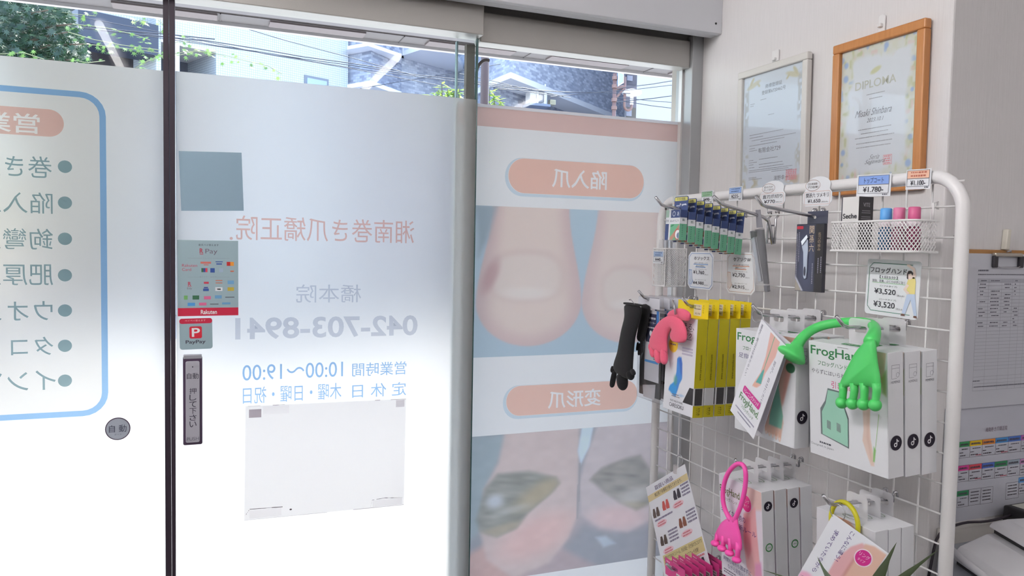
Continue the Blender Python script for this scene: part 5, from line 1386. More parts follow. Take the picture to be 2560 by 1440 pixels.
S = (1780, 1140); k = 4.8; xq = .962
o = thing('silicone_foot_tool', 'hot pink silicone four-fingered tool hanging by its long loop', 'silicone tool', tuple(cp(S, 320, 85, k, xq)))
O = Vector(o.location)
lp = [(245, 790), (190, 720), (150, 630), (130, 540), (128, 440), (140, 340), (172, 240), (220, 155), (285, 98), (340, 86), (385, 112), (405, 180), (408, 290), (392, 420), (362, 560), (318, 670), (285, 735), (262, 800)]
G().tube([cp(S, *p, k, xq) - O for p in lp], [.0075] + [.0048] * (len(lp) - 2) + [.0075], 12).obj('loop', PINK, o, smooth=True, sub=1)
pal = [(205, 735), (300, 735), (310, 830), (335, 930), (350, 1010), (355, 1130), (320, 1150), (265, 1120), (250, 1090), (200, 1075), (170, 1040), (125, 1050), (95, 1010), (45, 1010), (35, 960), (60, 890), (120, 790)]
P_ = [cp(S, *p, k, xq) - O for p in chaikin(pal)]; n = len(P_); cen = sum(P_, Vector()) / n; ins = Vector((.0045, 0, 0))
lay3 = [[p * .88 + cen * .12 + ins for p in P_], [p + ins * .35 for p in P_], [p - ins * .35 for p in P_], [p * .88 + cen * .12 - ins for p in P_]]
g = G().add([v for L_ in lay3 for v in L_], [tuple(range(n - 1, -1, -1)), tuple(3 * n + i for i in range(n))] + [(j * n + i, j * n + (i + 1) % n, (j + 1) * n + (i + 1) % n, (j + 1) * n + i) for j in range(3) for i in range(n)])
g.obj('palm', PINK, o, smooth=True)
for (x0_, z0_, tx, tz) in ((70, 940, 50, 1035), (145, 960, 130, 1095), (225, 990, 220, 1150), (320, 1040, 305, 1232)):
    a = cp(S, x0_, z0_, k, xq) - O; ti = cp(S, tx, tz, k, xq - .004) - O
    f_ = G().tube([a, a.lerp(ti, .5), ti], [.0058, .0052, .005], 12).obj('finger', PINK, o, smooth=True)
    G().ball(ti + Vector((-.002, 0, -.002)), (.009, .0105, .0062), 16, 10).obj('finger_ball', PINK, f_, smooth=True)

S = (2000, 1220); k = 6.547; xq = 1.016
ce = cp(S, 725, 560, k, xq); o = thing('silicone_ring', 'yellow silicone ring hanging on the lowest right hook behind the leaflet', 'silicone ring', tuple(ce))
G().tube([(0, .030 * math.cos(a), .0345 * math.sin(a)) for a in np.linspace(0, 2 * PI, 36, endpoint=False)], .0042, 12, closed=True).obj('ring', YELLOW, o, smooth=True)

# --- leaflets on rings
def quad_thing(name, label, cat, corners, x, t=.0006):
    """flat sheet from pixel corners tl, tr, br, bl on (possibly different) rack-parallel planes; returns origin, right, down vectors"""
    xs = x if isinstance(x, (list, tuple)) else [x] * 4
    Pq = [onX(*c_, xx) for c_, xx in zip(corners, xs)]
    nn = (Pq[1] - Pq[0]).cross(Pq[3] - Pq[0]); d = ray(*corners[2])
    Pq[2] = CAM + d * (nn.dot(Pq[0] - CAM) / nn.dot(d))
    o = thing(name, label, cat, tuple(Pq[0]))
    return o, [p - Pq[0] for p in Pq]
def qmap(Q, a, b_, lift=0.):
    nrm = (Q[1] - Q[0]).cross(Q[3] - Q[0]).normalized()
    if nrm.x > 0: nrm = -nrm
    top = Q[0].lerp(Q[1], a); bot = Q[3].lerp(Q[2], a); return top.lerp(bot, b_) + nrm * lift
def qwarp(g, Q, lift):
    """g drawn in the unit square (x right, z down as 1-z) is laid on the sheet"""
    g.v = [tuple(qmap(Q, p[0], 1 - p[2], lift)) for p in g.v]; return g
def qsheet(o, Q, m, name='sheet', t=.0005):
    a = [qmap(Q, i, j, t) for i, j in ((0, 1), (1, 1), (1, 0), (0, 0))]; b_ = [qmap(Q, i, j, -t) for i, j in ((0, 1), (1, 1), (1, 0), (0, 0))]
    return G().add(a + b_, [(0, 1, 2, 3), (7, 6, 5, 4), (0, 4, 5, 1), (1, 5, 6, 2), (2, 6, 7, 3), (3, 7, 4, 0)]).obj(name, m, o)
PAPW = mat((232, 234, 240), .5, name='leaflet_paper')
def qphoto(o, Q, fr, nx, nz, fn, lift=.0009, name='picture'):
    ob = photo(name, o, fr[0], fr[1], 1 - fr[3], 1 - fr[2], nx, nz, fn, PHOTO)
    me = ob.data
    for v in me.vertices: v.co = qmap(Q, v.co.x, 1 - v.co.z, lift)
    return ob
def ring_of(name, label, c, r, nrm=(0, 1, 0), cat='ring'):
    o = thing(name, label, cat, tuple(c))
    u = Vector(nrm).normalized(); a = u.orthogonal().normalized(); b_ = u.cross(a)
    G().tube([(a * math.cos(t) + b_ * math.sin(t)) * r for t in np.linspace(0, 2 * PI, 28, endpoint=False)], .0007, 6, closed=True).obj('wire', CHROME, o, smooth=True)
    return o
# folded leaflet left of the green tool
xl = .968
o, Q = quad_thing('folded_leaflet', 'folded white leaflet with a printed leg hanging by a ring left of the green tool', 'leaflet', ((1904, 797), (1968, 868), (1884, 1098), (1826, 1026)), (xl, xl - .004, xl - .010, xl - .014))
qsheet(o, Q, PAPW, 'front_leaf')
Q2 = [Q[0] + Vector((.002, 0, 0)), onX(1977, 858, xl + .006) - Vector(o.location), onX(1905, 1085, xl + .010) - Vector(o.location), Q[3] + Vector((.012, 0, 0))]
qsheet(o, Q2, mat((206, 204, 214), .6), 'back_leaf')  # greyer paper: the shade on this leaf is put into its colour
def legs(U, V):
    c = np.zeros(U.shape + (3,)) + np.array((231, 233, 239.))
    c = lay(c, polym(U, V, [(.25, 1.02), (.75, 1.02), (.78, .75), (.62, .40), (.60, .18), (.50, .10), (.36, .06), (.30, .12), (.42, .34), (.40, .62)], .015), (226, 182, 172))
    c = lay(c, polym(U, V, [(.48, .42), (.54, .42), (.60, .2), (.36, .14)], .01), (92, 172, 164))
    c = lay(c, polym(U, V, [(.47, 1.0), (.50, 1.0), (.525, .42), (.495, .42)], .005), (120, 170, 140))
    for i in range(4): c = lay(c, blob(U, V, .31 + .05 * i, .09 + .012 * i, .022, .05, -20, .2), (226, 178, 160))
    return c
qphoto(o, Q, (.22, .95, .02, .62), 60, 80, legs)
for t_, b4 in (('脚が。気づけばあたらしい', (.07, .13, .42, .97)), ('脚が。自分にだけ', (.80, .87, .34, .80))): qwarp(G().text(t_, *b4, 0, rot=-1), Q, .0011).obj('slogan_lettering', ink((110, 110, 130)), o)
qwarp(G().rrect(.18, .86, .275, .345, .03), Q, .0011).obj('pink_bar', ink((206, 70, 150)), o)
qwarp(G().text('トレーニングメソッド', .24, .80, .285, .335, 0, bold=.02), Q, .0014).obj('bar_lettering', ink((246, 224, 240)), o)
qwarp(G().text('FrogHand.', .14, .92, .17, .26, 0, bold=.008).text('フロッグハンド', .30, .78, .135, .17, 0), Q, .0011).obj('title_lettering', ink((100, 140, 100)), o)
g = G(); dashes(g, .12, .9, .10, .014, 0, 2); dashes(g, .25, .8, .065, .013, 0, 3); qwarp(g, Q, .0011).obj('small_lettering', ink((170, 170, 192)), o)
ring_of('leaflet_ring', 'thin wire ring holding the folded leaflet on its hook', tuple(onX(1893, 790, xl + .0)), .0118, (1, .25, 0))
# leaflet at the lowest right hook
xl = 1.0
o, Q = quad_thing('corner_hung_leaflet', 'white leaflet with pink badge hanging by one corner from a ring, bottom right', 'leaflet', ((2083, 1285), (2222, 1384), (2130, 1520), (1992, 1445)), (xl, xl - .004, xl - .012, xl - .008))
qsheet(o, Q, PAPW)
def fingers(U, V):
    c = np.zeros(U.shape + (3,)) + np.array((231, 234, 240.))
    c = lay(c, polym(U, V, [(.66, .93), (.80, .98), (1.02, .98), (1.02, -.02), (.70, -.02), (.60, .5)], .02), (222, 184, 166))
    c = lay(c, polym(U, V, [(.50, .78), (.62, .92), (.67, .9), (.62, .45), (.64, -.02), (.42, -.02), (.40, .5)], .02), (224, 174, 178))
    c = lay(c, polym(U, V, [(.62, .70), (.67, .85), (.66, .0), (.60, .0)], .02) * .5, (190, 120, 120))
    c = lay(c, blob(U, V, .12, .06, .14, .08, 0, .4) * .7, (236, 150, 190)); return c
qphoto(o, Q, (.01, .99, .01, .99), 60, 60, fingers)
for t_, b4 in (('求めていたながら', (.16, .24, .20, .86)), ('こんなに違う！', (.38, .46, .50, .96))): qwarp(G().text(t_, *b4, 0, rot=-1), Q, .0012).obj('slogan_lettering', ink((70, 50, 120)), o)
qwarp(G().ell(.744, .742, .14, .128, 0, 28), Q, .0012).obj('badge_rim', ink((240, 222, 232)), o); qwarp(G().ell(.744, .742, .122, .112, 0, 28), Q, .0014).obj('pink_badge', ink((206, 50, 140)), o)
qwarp(G().text('リング', .66, .83, .75, .81, 0).text('タイプ', .68, .80, .68, .72, 0), Q, .0017).obj('badge_lettering', ink((246, 220, 236)), o)
ring_of('leaflet_ring', 'wire ring holding the corner-hung leaflet on the lowest right hook', tuple(onX(2094, 1280, xl)), .0142, (1, .2, .1))
# product list sheet on a ring
xl = 1.085
o, Q = quad_thing('product_list_sheet', 'laminated product list with small shoe pictures hung askew on the far grid', 'printed sheet', ((1615, 1219), (1712, 1160), (1783, 1440), (1672, 1490)), (xl, xl, xl - .01, xl - .01))
qsheet(o, Q, PAPW)
qwarp(G().text('取扱い商品', .22, .68, .925, .968, 0, bold=.01), Q, .0011).obj('title_lettering', ink((80, 66, 110)), o)
qwarp(G().rect(0, 1, .855, .915), Q, .0008).obj('gold_band', ink((222, 206, 160)), o); qwarp(G().rect(.06, .98, .22, .345), Q, .0008).obj('gold_band', ink((216, 204, 150)), o)
qwarp(G().text('矯正靴下各種取り揃えております。', .18, .86, .87, .905, 0, bold=.012).text('当院おすすめのインソール、外反母趾・浮き指の方におすす', .08, .96, .295, .332, 0, bold=.008).text('め！！専用矯正靴下のホソックスでアーチ改善！', .08, .86, .238, .275, 0, bold=.008), Q, .0011).obj('band_lettering', ink((78, 62, 60)), o)
g = G()
for i, (a, b_, c_, n_) in enumerate(((.80, .98, .84, 4), (.30, .52, .52, 4), (.78, .98, .60, 4), (.06, .5, .665, 1))):
    for j in range(n_): dashes(g, a, b_, c_ - .03 * j, .016, 0, 11 * i + j)
qwarp(g, Q, .0011).obj('small_print', ink((120, 112, 140)), o)['kind'] = 'stuff'
for (a, b_) in ((.20, .62), (.66, .70), (.22, .37), (.70, .43)): qwarp(G().ell(a, b_, .13, .03, 0, 18), Q, .0008).obj('price_spot', ink((240, 208, 218)), o)
g = G()
for i, (a, b_) in enumerate(((.20, .62), (.66, .70), (.22, .37), (.70, .43))): dashes(g, a - .08, a + .08, b_ + .01, .012, 0, i); dashes(g, a - .09, a + .1, b_ - .012, .012, 0, i + 9)
dashes(g, .18, .40, .185, .014, 0, 31); dashes(g, .60, .95, .20, .016, 0, 32)
qwarp(g, Q, .0011).obj('red_print', ink((206, 110, 120)), o)['kind'] = 'stuff'
for (a, b_, c_) in ((.12, .735, (104, 90, 86)), (.38, .755, (200, 96, 92)), (.68, .79, (70, 66, 76)), (.16, .47, (86, 74, 68)), (.66, .535, (142, 92, 76)), (.50, .13, (130, 116, 114)), (.84, .14, (74, 70, 80)), (.22, .12, (90, 80, 84))):
    for s in (-1, 1):
        qwarp(G().flat([(a + s * .045 - .035, b_ - .04), (a + s * .045 + .035, b_ - .045), (a + s * .045 + .042, b_ - .01), (a + s * .045 + .03, b_ + .04), (a + s * .045 - .012, b_ + .042), (a + s * .045 - .04, b_ - .01)]), Q, .0010 + .0002 * (s > 0)).obj('shoe_picture', ink(c_), o)
ck = thing('hanging_clip_ring', 'small ring and clip holding the product list on the grid', 'ring', tuple(onX(1700, 1150, xl + .01)))
G().tube([(0, .012 * math.cos(t), .0135 * math.sin(t)) for t in np.linspace(.5, 5.2, 22)], .0010, 6).obj('wire', CHROME, ck, smooth=True)
G().box(-.016, -.010, -.004, .005, -.033, -.012).obj('clip', thin_clear('clear_clip', (.95, .90, .88), 1., .1, .3), ck)

# --- sock cartons with yellow sides
def sock_front(U, V):
    c = np.zeros(U.shape + (3,)) + np.array((230, 232, 238.))
    c = lay(c, blob(U, V, .24, .70, .16, .085, 0, .05), (240, 206, 70))
    c = lay(c, polym(U, V, [(.40, .42), (.34, .30), (.16, .20), (.18, .245), (.40, .15), (.48, .24), (.52, .30), (.60, .36), (.58, .52), (.54, .58), (.46, .585), (.40, .56)], .012), (74, 140, 216))
    c = lay(c, polym(U, V, [(.16, .21), (.20, .26), (.34, .31), (.44, .26), (.42, .17), (.34, .16)], .012), (64, 156, 226))
    c = lay(c, blob(U, V, .38, .33, .06, .05, 0, .6) * .7, (90, 160, 140)); c = lay(c, polym(U, V, [(.46, .56), (.54, .58), (.58, .52), (.60, .38), (.54, .42)], .02) * .6, (64, 92, 186))
    c = lay(c, polym(U, V, [(.44, .18), (.60, .20), (.72, .19), (.60, .17)], .01) * .6, (150, 190, 226)); return c
SW, SH, SD, ST = .114, .212, .0257, .024
YEL = mat((196, 184, 22), .55, name='yellow_carton'); YEL2 = mat((238, 214, 40), .5, name='yellow_header')
def sock_carton(kind):
    o = thing('sock_carton', '', 'carton', (0, 0, 0), RZ)
    w, h, d, t = SW, SH, SD, ST
    G().box(-w / 2, w / 2 - .0006, -d, 0, -t - h, -t).obj('carton', CARTON, o, bevel=.0005)
    f = -d - .0004; q = lambda a, b_, c, e: ((a - .5) * w, (b_ - .5) * w, -t - e * h, -t - c * h)
    photo('front_picture', o, -w / 2 + .0006, w / 2 - .001, -t - h + .0006, -t - .0006, 60, 100, sock_front, PHOTO, f)
    f -= .0003
    g = G().text('支える、', *q(.40, .90, .05, .12), f, False, .004).text('ケアソク', *q(.36, .84, .15, .205), f, False, .004).rect(*q(.36, .86, .128, .132), f).rect(*q(.36, .84, .218, .222), f)
    g.obj('lettering', ink((56, 54, 70)), o)
    G().text('FOOT HEALTH WARE', *q(.24, .66, .88, .90), f).text('CARE:SOKU', *q(.22, .70, .915, .955), f, False, .006).obj('name_lettering', ink((56, 54, 70)), o)
    for z_ in (.305, .335, .365): G().rrect(*q(.55, .90, z_, z_ + .02), .0015, f).obj('pill_print', ink((196, 194, 212)), o)
    g = G(); dashes(g, *q(.30, .52, 0, 0)[:2], -t - .82 * h, .002, f, 3); dashes(g, *q(.28, .56, 0, 0)[:2], -t - .84 * h, .002, f, 4); dashes(g, *q(.14, .34, 0, 0)[:2], -t - .30 * h, .003, f - .0002, 8)
    g.obj('small_lettering', ink((130, 120, 130)), o)
    # side: yellow, with an opening that shows the sock
    xs = w / 2
    G().box(xs - .0008, xs, -d, 0, -t - .70 * h, -t + .0003).obj('yellow_side', YEL, o)
    G().box(xs - .0008, xs, -d, 0, -t - h, -t - .88 * h).obj('yellow_side', YEL, o)
    G().box(-w / 2, xs, -d, 0, -t, -t + .0005).obj('yellow_lid', YEL2, o)
    sk = mat((34, 33, 38), .95, name='black_knit', sheen=.3, bump=.4, bscale=900) if kind else mat((222, 224, 228), .9, name='white_knit', sheen=.2)
    G().box(xs - .001, xs - .0002, -d + .003, -.004, -t - .875 * h, -t - .705 * h).obj('sock_inside', sk, o)
    G().flat([((.66 - .5) * w, -t - .875 * h), ((.985 - .5) * w, -t - .875 * h), ((.985 - .5) * w, -t - .705 * h), ((.86 - .5) * w, -t - .705 * h)], f).obj('sock_inside', sk, o)
    G().rect(-d, 0, -t - .88 * h, -t - .70 * h).xf(Matrix.Translation((xs + .0003, 0, 0)) @ Matrix.Rotation(PI / 2, 4, 'Z')).obj('window_film', thin_clear('carton_film', (.99, .99, .99), 1., .1, .03), o)
    g = G().text('www.caresoku.com', -d / 2 - .0028, -d / 2 + .0028, -t - .62 * h, -t - .36 * h, -.0004, rot=1)
    on_side(g, xs).obj('side_lettering', ink((86, 78, 20)), o)
    on_side(G().text('ケアソク', -d / 2 - .005, -d / 2 + .005, -t - .975 * h, -t - .90 * h, -.0004, rot=-1, bold=.01), xs).obj('side_lettering', ink((60, 54, 20)), o)
    # header card with a slot, and its price sticker
    G().slab([(-w / 2, -t), (w / 2, -t), (w / 2, .012), (-w / 2, .012)], -.0006, .0002).obj('header_card', YEL2, o)
    G().slab(rr_pts(-.012, .012, -.004, .004, .003), -.0012, -.0004).obj('slot', mat((150, 150, 60), .6), o)
    x0_ = w / 2 - .052
    st_ = G().slab([(x0_, -.019), (x0_ + .028, -.019), (x0_ + .028, .006), (x0_, .006)], -.0012, -.0006).obj('price_sticker', mat((226, 220, 196), .5) if kind else mat((220, 206, 150), .5), o)
    g = G().text('ケアソクW', x0_ + .004, x0_ + .024, .0005, .0045, -.0015).text('¥2,750', x0_ + .006, x0_ + .024, -.0165, -.012, -.0015); dashes(g, x0_ + .003, x0_ + .026, -.004, .0016, -.0015, 5)
    g.obj('sticker_lettering', ink((80, 70, 60)), o)
    G().text('ケアソク', w / 2 - .020, w / 2 - .015, -.012, .006, -.0009, rot=-1).obj('header_lettering', ink((90, 80, 30)), o)
    return o
sa = sock_carton(1); sb = sock_carton(0)
y, z, L = HK['E']
for i, (pr, off_, lb) in enumerate(((sa, .129, 'front white sock carton with yellow header behind the pink sock'), (sb, .102, 'second sock carton, its side window showing a white sock'), (sa, .073, 'third sock carton with yellow side, a black sock in its window'), (sa, .045, 'fourth sock carton with yellow side, partly behind the leaflet carton'), (sa, .017, 'rear sock carton of the yellow row, mostly hidden'))):
    o = pr if i < 2 else copy_tree(pr)
    set_thing(o, lb, (RX - off_, y, z - .003), -.03, 'sock cartons with yellow headers')

# --- plaster boxes
NAVY = mat((52, 70, 120), .45, name='navy_print'); TEAL = mat((104, 172, 140), .45, name='green_print')
def plaster_box():
    o = thing('plaster_box', '', 'plaster box', (0, 0, 0), RZ)
    w, h, d, t = .054, .0655, .0185, .020
    G().box(-w / 2, w / 2, -d, 0, -t - h, -t).obj('carton', mat((226, 230, 234), .45), o, bevel=.0005)
    f = -d - .0004; q = lambda a, b_, c, e: ((a - .5) * w, (b_ - .5) * w, -t - e * h, -t - c * h)
    G().rect(*q(.36, 1, 0, .26), f).rect(*q(0, .24, .46, 1), f).obj('navy_panel', NAVY, o)
    G().rect(*q(0, .22, 0, .24), f).obj('green_panel', mat((160, 190, 176), .5), o)
    def pic(U, V):
        c = np.zeros(U.shape + (3,)) + np.array((116, 184, 146.)); c = lay(c, polym(U, V, [(.0, .15), (.5, .55), (1, 1.0), (1, .8), (.6, .3), (.3, .0), (0, 0)], .03), (196, 150, 130))
        c = lay(c, blob(U, V, .86, .35, .34, .34, 0, .03), (196, 84, 76)); c = lay(c, blob(U, V, .86, .35, .28, .28, 0, .03), (236, 238, 240)); c = lay(c, blob(U, V, .95, .28, .18, .18, 0, .1), (110, 130, 160)); c = lay(c, blob(U, V, .2, .9, .22, .05, 15, .3), (60, 130, 96)); return c
    photo('front_picture', o, *q(.36, .99, .47, .995), 36, 36, pic, PHOTO, f)
    g = G().text('防水', *q(.05, .24, .31, .40), f - .0003, False, .01).text('ばんそうこう', *q(.34, .92, .325, .40), f - .0003, False, .01); g.obj('lettering', ink((70, 70, 96)), o)
    G().ring((.58 - .5) * w, -t - .13 * h, .0055, .0055, .0012, f - .0003, 20).text('あ', *q(.80, .94, .06, .20), f - .0003).obj('white_mark', ink((226, 232, 240)), o)
    xs = w / 2 + .0004
    on_side(G().rect(-d, 0, -t - .25 * h, -t), xs).obj('navy_side', NAVY, o); on_side(G().rect(-d, 0, -t - h, -t - .46 * h), xs).obj('green_side', TEAL, o)
    g = G(); dashes(g, -d * .66, -d * .36, -t - .31 * h, .0016, -.0003, 2); dashes(g, -d * .66, -d * .36, -t - .35 * h, .0016, -.0003, 3)
    for j in range(7): g.rect(-d * .66, -d * .54, -t - (.52 + .06 * j) * h, -t - (.50 + .06 * j) * h, -.0003)
    on_side(g, xs).obj('side_print', ink((50, 90, 84)), o)['kind'] = 'stuff'
    G().slab([(-w / 2 + .002, -t), (w / 2 - .0002, -t), (w / 2 - .0002, .008), (w / 2 - .003, .011), (-w / 2 + .005, .011), (-w / 2 + .002, .008)], -.0005, .0003).obj('header_card', NAVY, o)
    G().rrect(-w / 2 + .004, w / 2 - .002, .0015, .0095, .0025, -.0009).obj('yellow_strip', ink((226, 222, 130)), o)
    G().text('ケガの保護に', -w / 2 + .012, w / 2 - .006, .0025, .0085, -.0013, False, .02).obj('strip_lettering', ink((50, 56, 80)), o)
    g = G(); dashes(g, -.016, -.002, -.009, .003, -.0009, 4); g.flat([(.004, -.006), (.02, -.005), (.023, -.009), (.012, -.0085), (.005, -.0105)], -.0009)
    g.obj('header_print', ink((206, 212, 226)), o)
    G().ell(-.001, -.006, .0028, .0022, -.0009, 14).obj('hang_hole', ink((200, 200, 204)), o)
    return o
pb = plaster_box()
y, z, L = HK['A']
names = ('front plaster box showing its full face, nearest the hook tip', 'second plaster box from the hook tip', 'third plaster box from the hook tip', 'fourth plaster box from the hook tip', 'fifth plaster box from the hook tip', 'sixth plaster box from the hook tip', 'seventh plaster box from the hook tip', 'rear plaster box nearest the grid')
for i in range(8):
    o = pb if i == 0 else copy_tree(pb)
    off_ = .163 - i * .0214
    set_thing(o, names[i], (RX - off_, y, z + .006 + .030 * (off_ - .01) / .153 - .010), (-.04, -.03, -.05, -.03, -.06, -.05, -.06, -.08)[i], 'blue and green plaster boxes in a row')

# --- black nail clipper box
o = thing('nail_clipper_box', 'black nail clipper box with gold brush lettering', 'nail clipper', (1.1130, -.715, 1.574), RZ, rx=.0)
w, h, d, t = .074, .134, .008, .015
G().box(-w / 2, w / 2, -d, 0, -t - h, -t).obj('carton', mat((46, 46, 58), .35, name='black_card'), o, bevel=.0008)
G().slab([(-w * .22, -t), (w / 2, -t), (w / 2, .010), (-w * .22, .010)], -.0006, .0002).obj('header_card', mat((58, 60, 80), .35), o)
f = -d - .0004; q = lambda a, b_, c, e: ((a - .5) * w, (b_ - .5) * w, -t - e * h, -t - c * h)
def dark(U, V):
    c = np.zeros(U.shape + (3,)) + np.array((56, 58, 74.)); c = lay(c, blob(U, V, .38, .45, .30, .5, 0, .8) * .6, (96, 104, 134)); c = lay(c, sm(.68, .74, U), (42, 40, 44))
    c = lay(c, polym(U, V, [(0, 0), (.25, 0), (0, .19)], .004), (166, 160, 150)); c = lay(c, polym(U, V, [(.25, 0), (.32, 0), (0, .24), (0, .19)], .01), (196, 200, 214)); return c
photo('front_picture', o, -w / 2 + .0006, w / 2 - .0006, -t - h + .0006, -t - .0006, 50, 80, dark, PHOTO, f)
f -= .0003
G().text('関孫六', *q(.49, .66, .02, .42), f, vert=True, bold=.03).obj('gold_lettering', ink((226, 208, 180)), o)
G().text('名刀の極み', *q(.80, .90, .12, .40), f, vert=True, bold=.004).obj('side_lettering', ink((168, 152, 128)), o)
g = G()
for a, z0_, z1_ in ((.03, .14, .80), (.10, .12, .56), (.62, .58, .88), (.82, .50, .72), (.92, .48, .72)):
    r = random.Random(int(a * 100)); zc = z0_
    while zc < z1_:
        l = r.uniform(.012, .022); g.rect(*q(a, a + .035, zc, min(z1_, zc + l)), f); zc += l + .008
g.obj('column_print', ink((150, 150, 166)), o)['kind'] = 'stuff'
G().rrect(*q(.02, .26, .03, .075), .002, f).obj('red_label', ink((206, 70, 86)), o)
bd = [(.30, .28), (.26, .33), (.32, .42), (.34, .60), (.35, .78), (.40, .82), (.46, .80), (.48, .70), (.48, .50), (.50, .40), (.48, .26), (.42, .18), (.34, .22)]
G().slab([((a - .5) * w, -t - b_ * h) for a, b_ in bd], f - .003, f - .0002).obj('clipper', mat((176, 184, 202), .3, .5, name='satin_steel'), o, bevel=.001)
G().ell((.41 - .5) * w, -t - .70 * h, .0028, .0095, f - .0034).obj('clipper_grip', ink((70, 72, 88)), o)
G().slab([((a - .5) * w, -t - b_ * h) for a, b_ in ((.26, .26), (.46, .16), (.50, .20), (.30, .32))], f - .005, f - .003).obj('clipper_jaw', mat((206, 210, 222), .2, .8), o)
G().ell(.004, -.002, .0035, .003, -.001).obj('hang_hole', ink((200, 198, 196)), o)

# --- slim clipper in a clear pack
pz = onX(1904, 540, 1.085)
o = thing('nail_clipper_pack', 'slim clear pack with a steel nail clipper hanging askew', 'nail clipper', (1.082, -.585, 1.583), RZ, rx=.16)
BL = thin_clear('blister', (.93, .94, .95), 1.2, .06, .16)
G().slab([(-.006, -.03), (.012, -.03), (.010, .008), (-.004, .008)], -.0008, .0008).obj('hang_tab', mat((150, 150, 158), .4, name='grey_plastic'), o)
G().slab([(-.016, -.036), (.020, -.030), (.020, -.166), (-.016, -.166)], -.014, .0).obj('blister', BL, o, bevel=.003)
G().slab([(-.008, -.034), (.018, -.034), (.018, -.150), (.004, -.150)], -.004, -.001).obj('backing_card', mat((74, 76, 84), .5), o)
G().slab([(-.013, -.050), (-.003, -.046), (.006, -.144), (-.004, -.146)], -.012, -.007).obj('clipper', mat((196, 200, 208), .25, .75, name='steel'), o, bevel=.001)
G().slab([(-.013, -.036), (.0, -.036), (-.002, -.048), (-.013, -.052)], -.0125, -.005).obj('clipper_jaw', mat((60, 62, 68), .3, .6), o)
G().box(.008, .019, -.008, -.001, -.166, -.153).obj('end_block', mat((110, 112, 122), .4), o)

# --- magenta headed packets
def magenta_packet():
    o = thing('insole_packet', '', 'packet', (0, 0, 0), RZ)
    w = .080
    G().slab([(-w / 2, -.028), (w / 2, -.028), (w / 2, .012), (-w / 2, .012)], -.0008, .0004).obj('header_card', mat((216, 66, 140), .45, name='magenta_card'), o)
    G().slab([(-w / 2 + .002, -.14), (w / 2 - .002, -.14), (w / 2 - .002, -.028), (-w / 2 + .002, -.028)], -.004, .004).obj('packet_body', mat((228, 226, 232), .4), o, bevel=.002)
    G().slab([(w / 2 - .034, -.030), (w / 2 - .008, -.030), (w / 2 - .008, -.008), (w / 2 - .034, -.008)], -.0014, -.0008).obj('price_sticker', mat((236, 232, 232), .5), o)
    g = G()
    for j in range(3): dashes(g, w / 2 - .032, w / 2 - .011, -.012 - .006 * j, .0022, -.0017, j)
    g.obj('sticker_print', ink((110, 104, 116)), o)['kind'] = 'stuff'
    g = G(); dashes(g, -w / 2 + .006, -w / 2 + .02, .006, .003, -.0011, 4); dashes(g, -w / 2 + .006, -w / 2 + .03, .0, .0022, -.0011, 6); g.obj('header_print', ink((244, 200, 222)), o)
    G().slab(rr_pts(-.012, .012, -.004, .003, .003), -.0012, -.0006).obj('slot', mat((150, 60, 110), .5), o)
    return o
mp = magenta_packet(); y, z, L = HK['J']
ordn = ('front magenta headed packet at the tip of the low hook', 'second magenta headed packet from the tip of the low hook', 'third magenta headed packet from the tip of the low hook', 'fourth magenta headed packet from the tip of the low hook', 'fifth magenta headed packet from the tip of the low hook', 'sixth magenta headed packet from the tip of the low hook', 'rear magenta headed packet on the low hook')
for i in range(7):
    o = mp if i == 0 else copy_tree(mp)
    set_thing(o, ordn[i], (RX - .128 + i * .0185, y, z - .002), .05, 'magenta headed packets on the low hook')

# --- sock packets in clear bags
BAG = thin_clear('poly_bag', (.95, .95, .96), 1.4, .12, .05)
KNIT = mat((24, 24, 27), .95, name='black_sock_knit', sheen=.08, bump=.5, bscale=700)
def sock_packet():
    o = thing('sock_packet', '', 'sock packet', (0, 0, 0), RZ)
    w = .108
    G().slab([(-w / 2, -.245), (w / 2, -.245), (w / 2, -.030), (w / 2 - .004, .012), (-w / 2 + .004, .012), (-w / 2, -.030)], -.009, .001).obj('bag', BAG, o, bevel=.003)
    G().slab([(-w / 2 + .004, -.018), (w / 2 - .006, -.018), (w / 2 - .006, .008), (-w / 2 + .006, .008)], -.0102, -.0096).obj('header_strip', mat((222, 224, 232), .4), o)
    G().slab([(-w / 2 + .008, -.235), (w / 2 - .006, -.235), (w / 2 - .006, -.05), (-w / 2 + .008, -.05)], -.006, -.001).obj('sock', KNIT, o, bevel=.002)
    G().slab([(-.018, -.195), (w / 2 - .008, -.195), (w / 2 - .008, -.022), (-.018, -.022)], -.0085, -.0075).obj('label_card', mat((222, 224, 232), .45), o)
    G().rect(-.012, w / 2 - .018, -.100, -.030, -.0089).obj('navy_label', ink((48, 54, 92)), o)
    G().rect(-.018, -.010, -.06, -.022, -.0090).rect(w / 2 - .020, w / 2 - .010, -.06, -.022, -.0090).obj('blue_edge', ink((70, 130, 200)), o)
    g = G().text('サポーター', -.004, w / 2 - .024, -.055, -.049, -.0093); dashes(g, -.004, w / 2 - .024, -.041, .005, -.0093, 3); dashes(g, -.004, w / 2 - .03, -.064, .0035, -.0093, 5)
    g.ell(.010, -.078, .006, .007, -.0093, 18).ell(.010, -.096, .006, .007, -.0093, 18); g.obj('label_lettering', ink((226, 230, 238)), o)
    G().rect(-.016, w / 2 - .010, -.150, -.144, -.0090).obj('blue_line', ink((90, 150, 210)), o)
    g = G(); [g.rect(w / 2 - .030, w / 2 - .014, -.140 + .004 * j, -.138 + .004 * j, -.0090) for j in range(3)]; g.obj('label_print', ink((70, 70, 80)), o)
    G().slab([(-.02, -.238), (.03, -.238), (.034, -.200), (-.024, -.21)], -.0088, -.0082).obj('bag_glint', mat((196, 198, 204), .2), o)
    return o
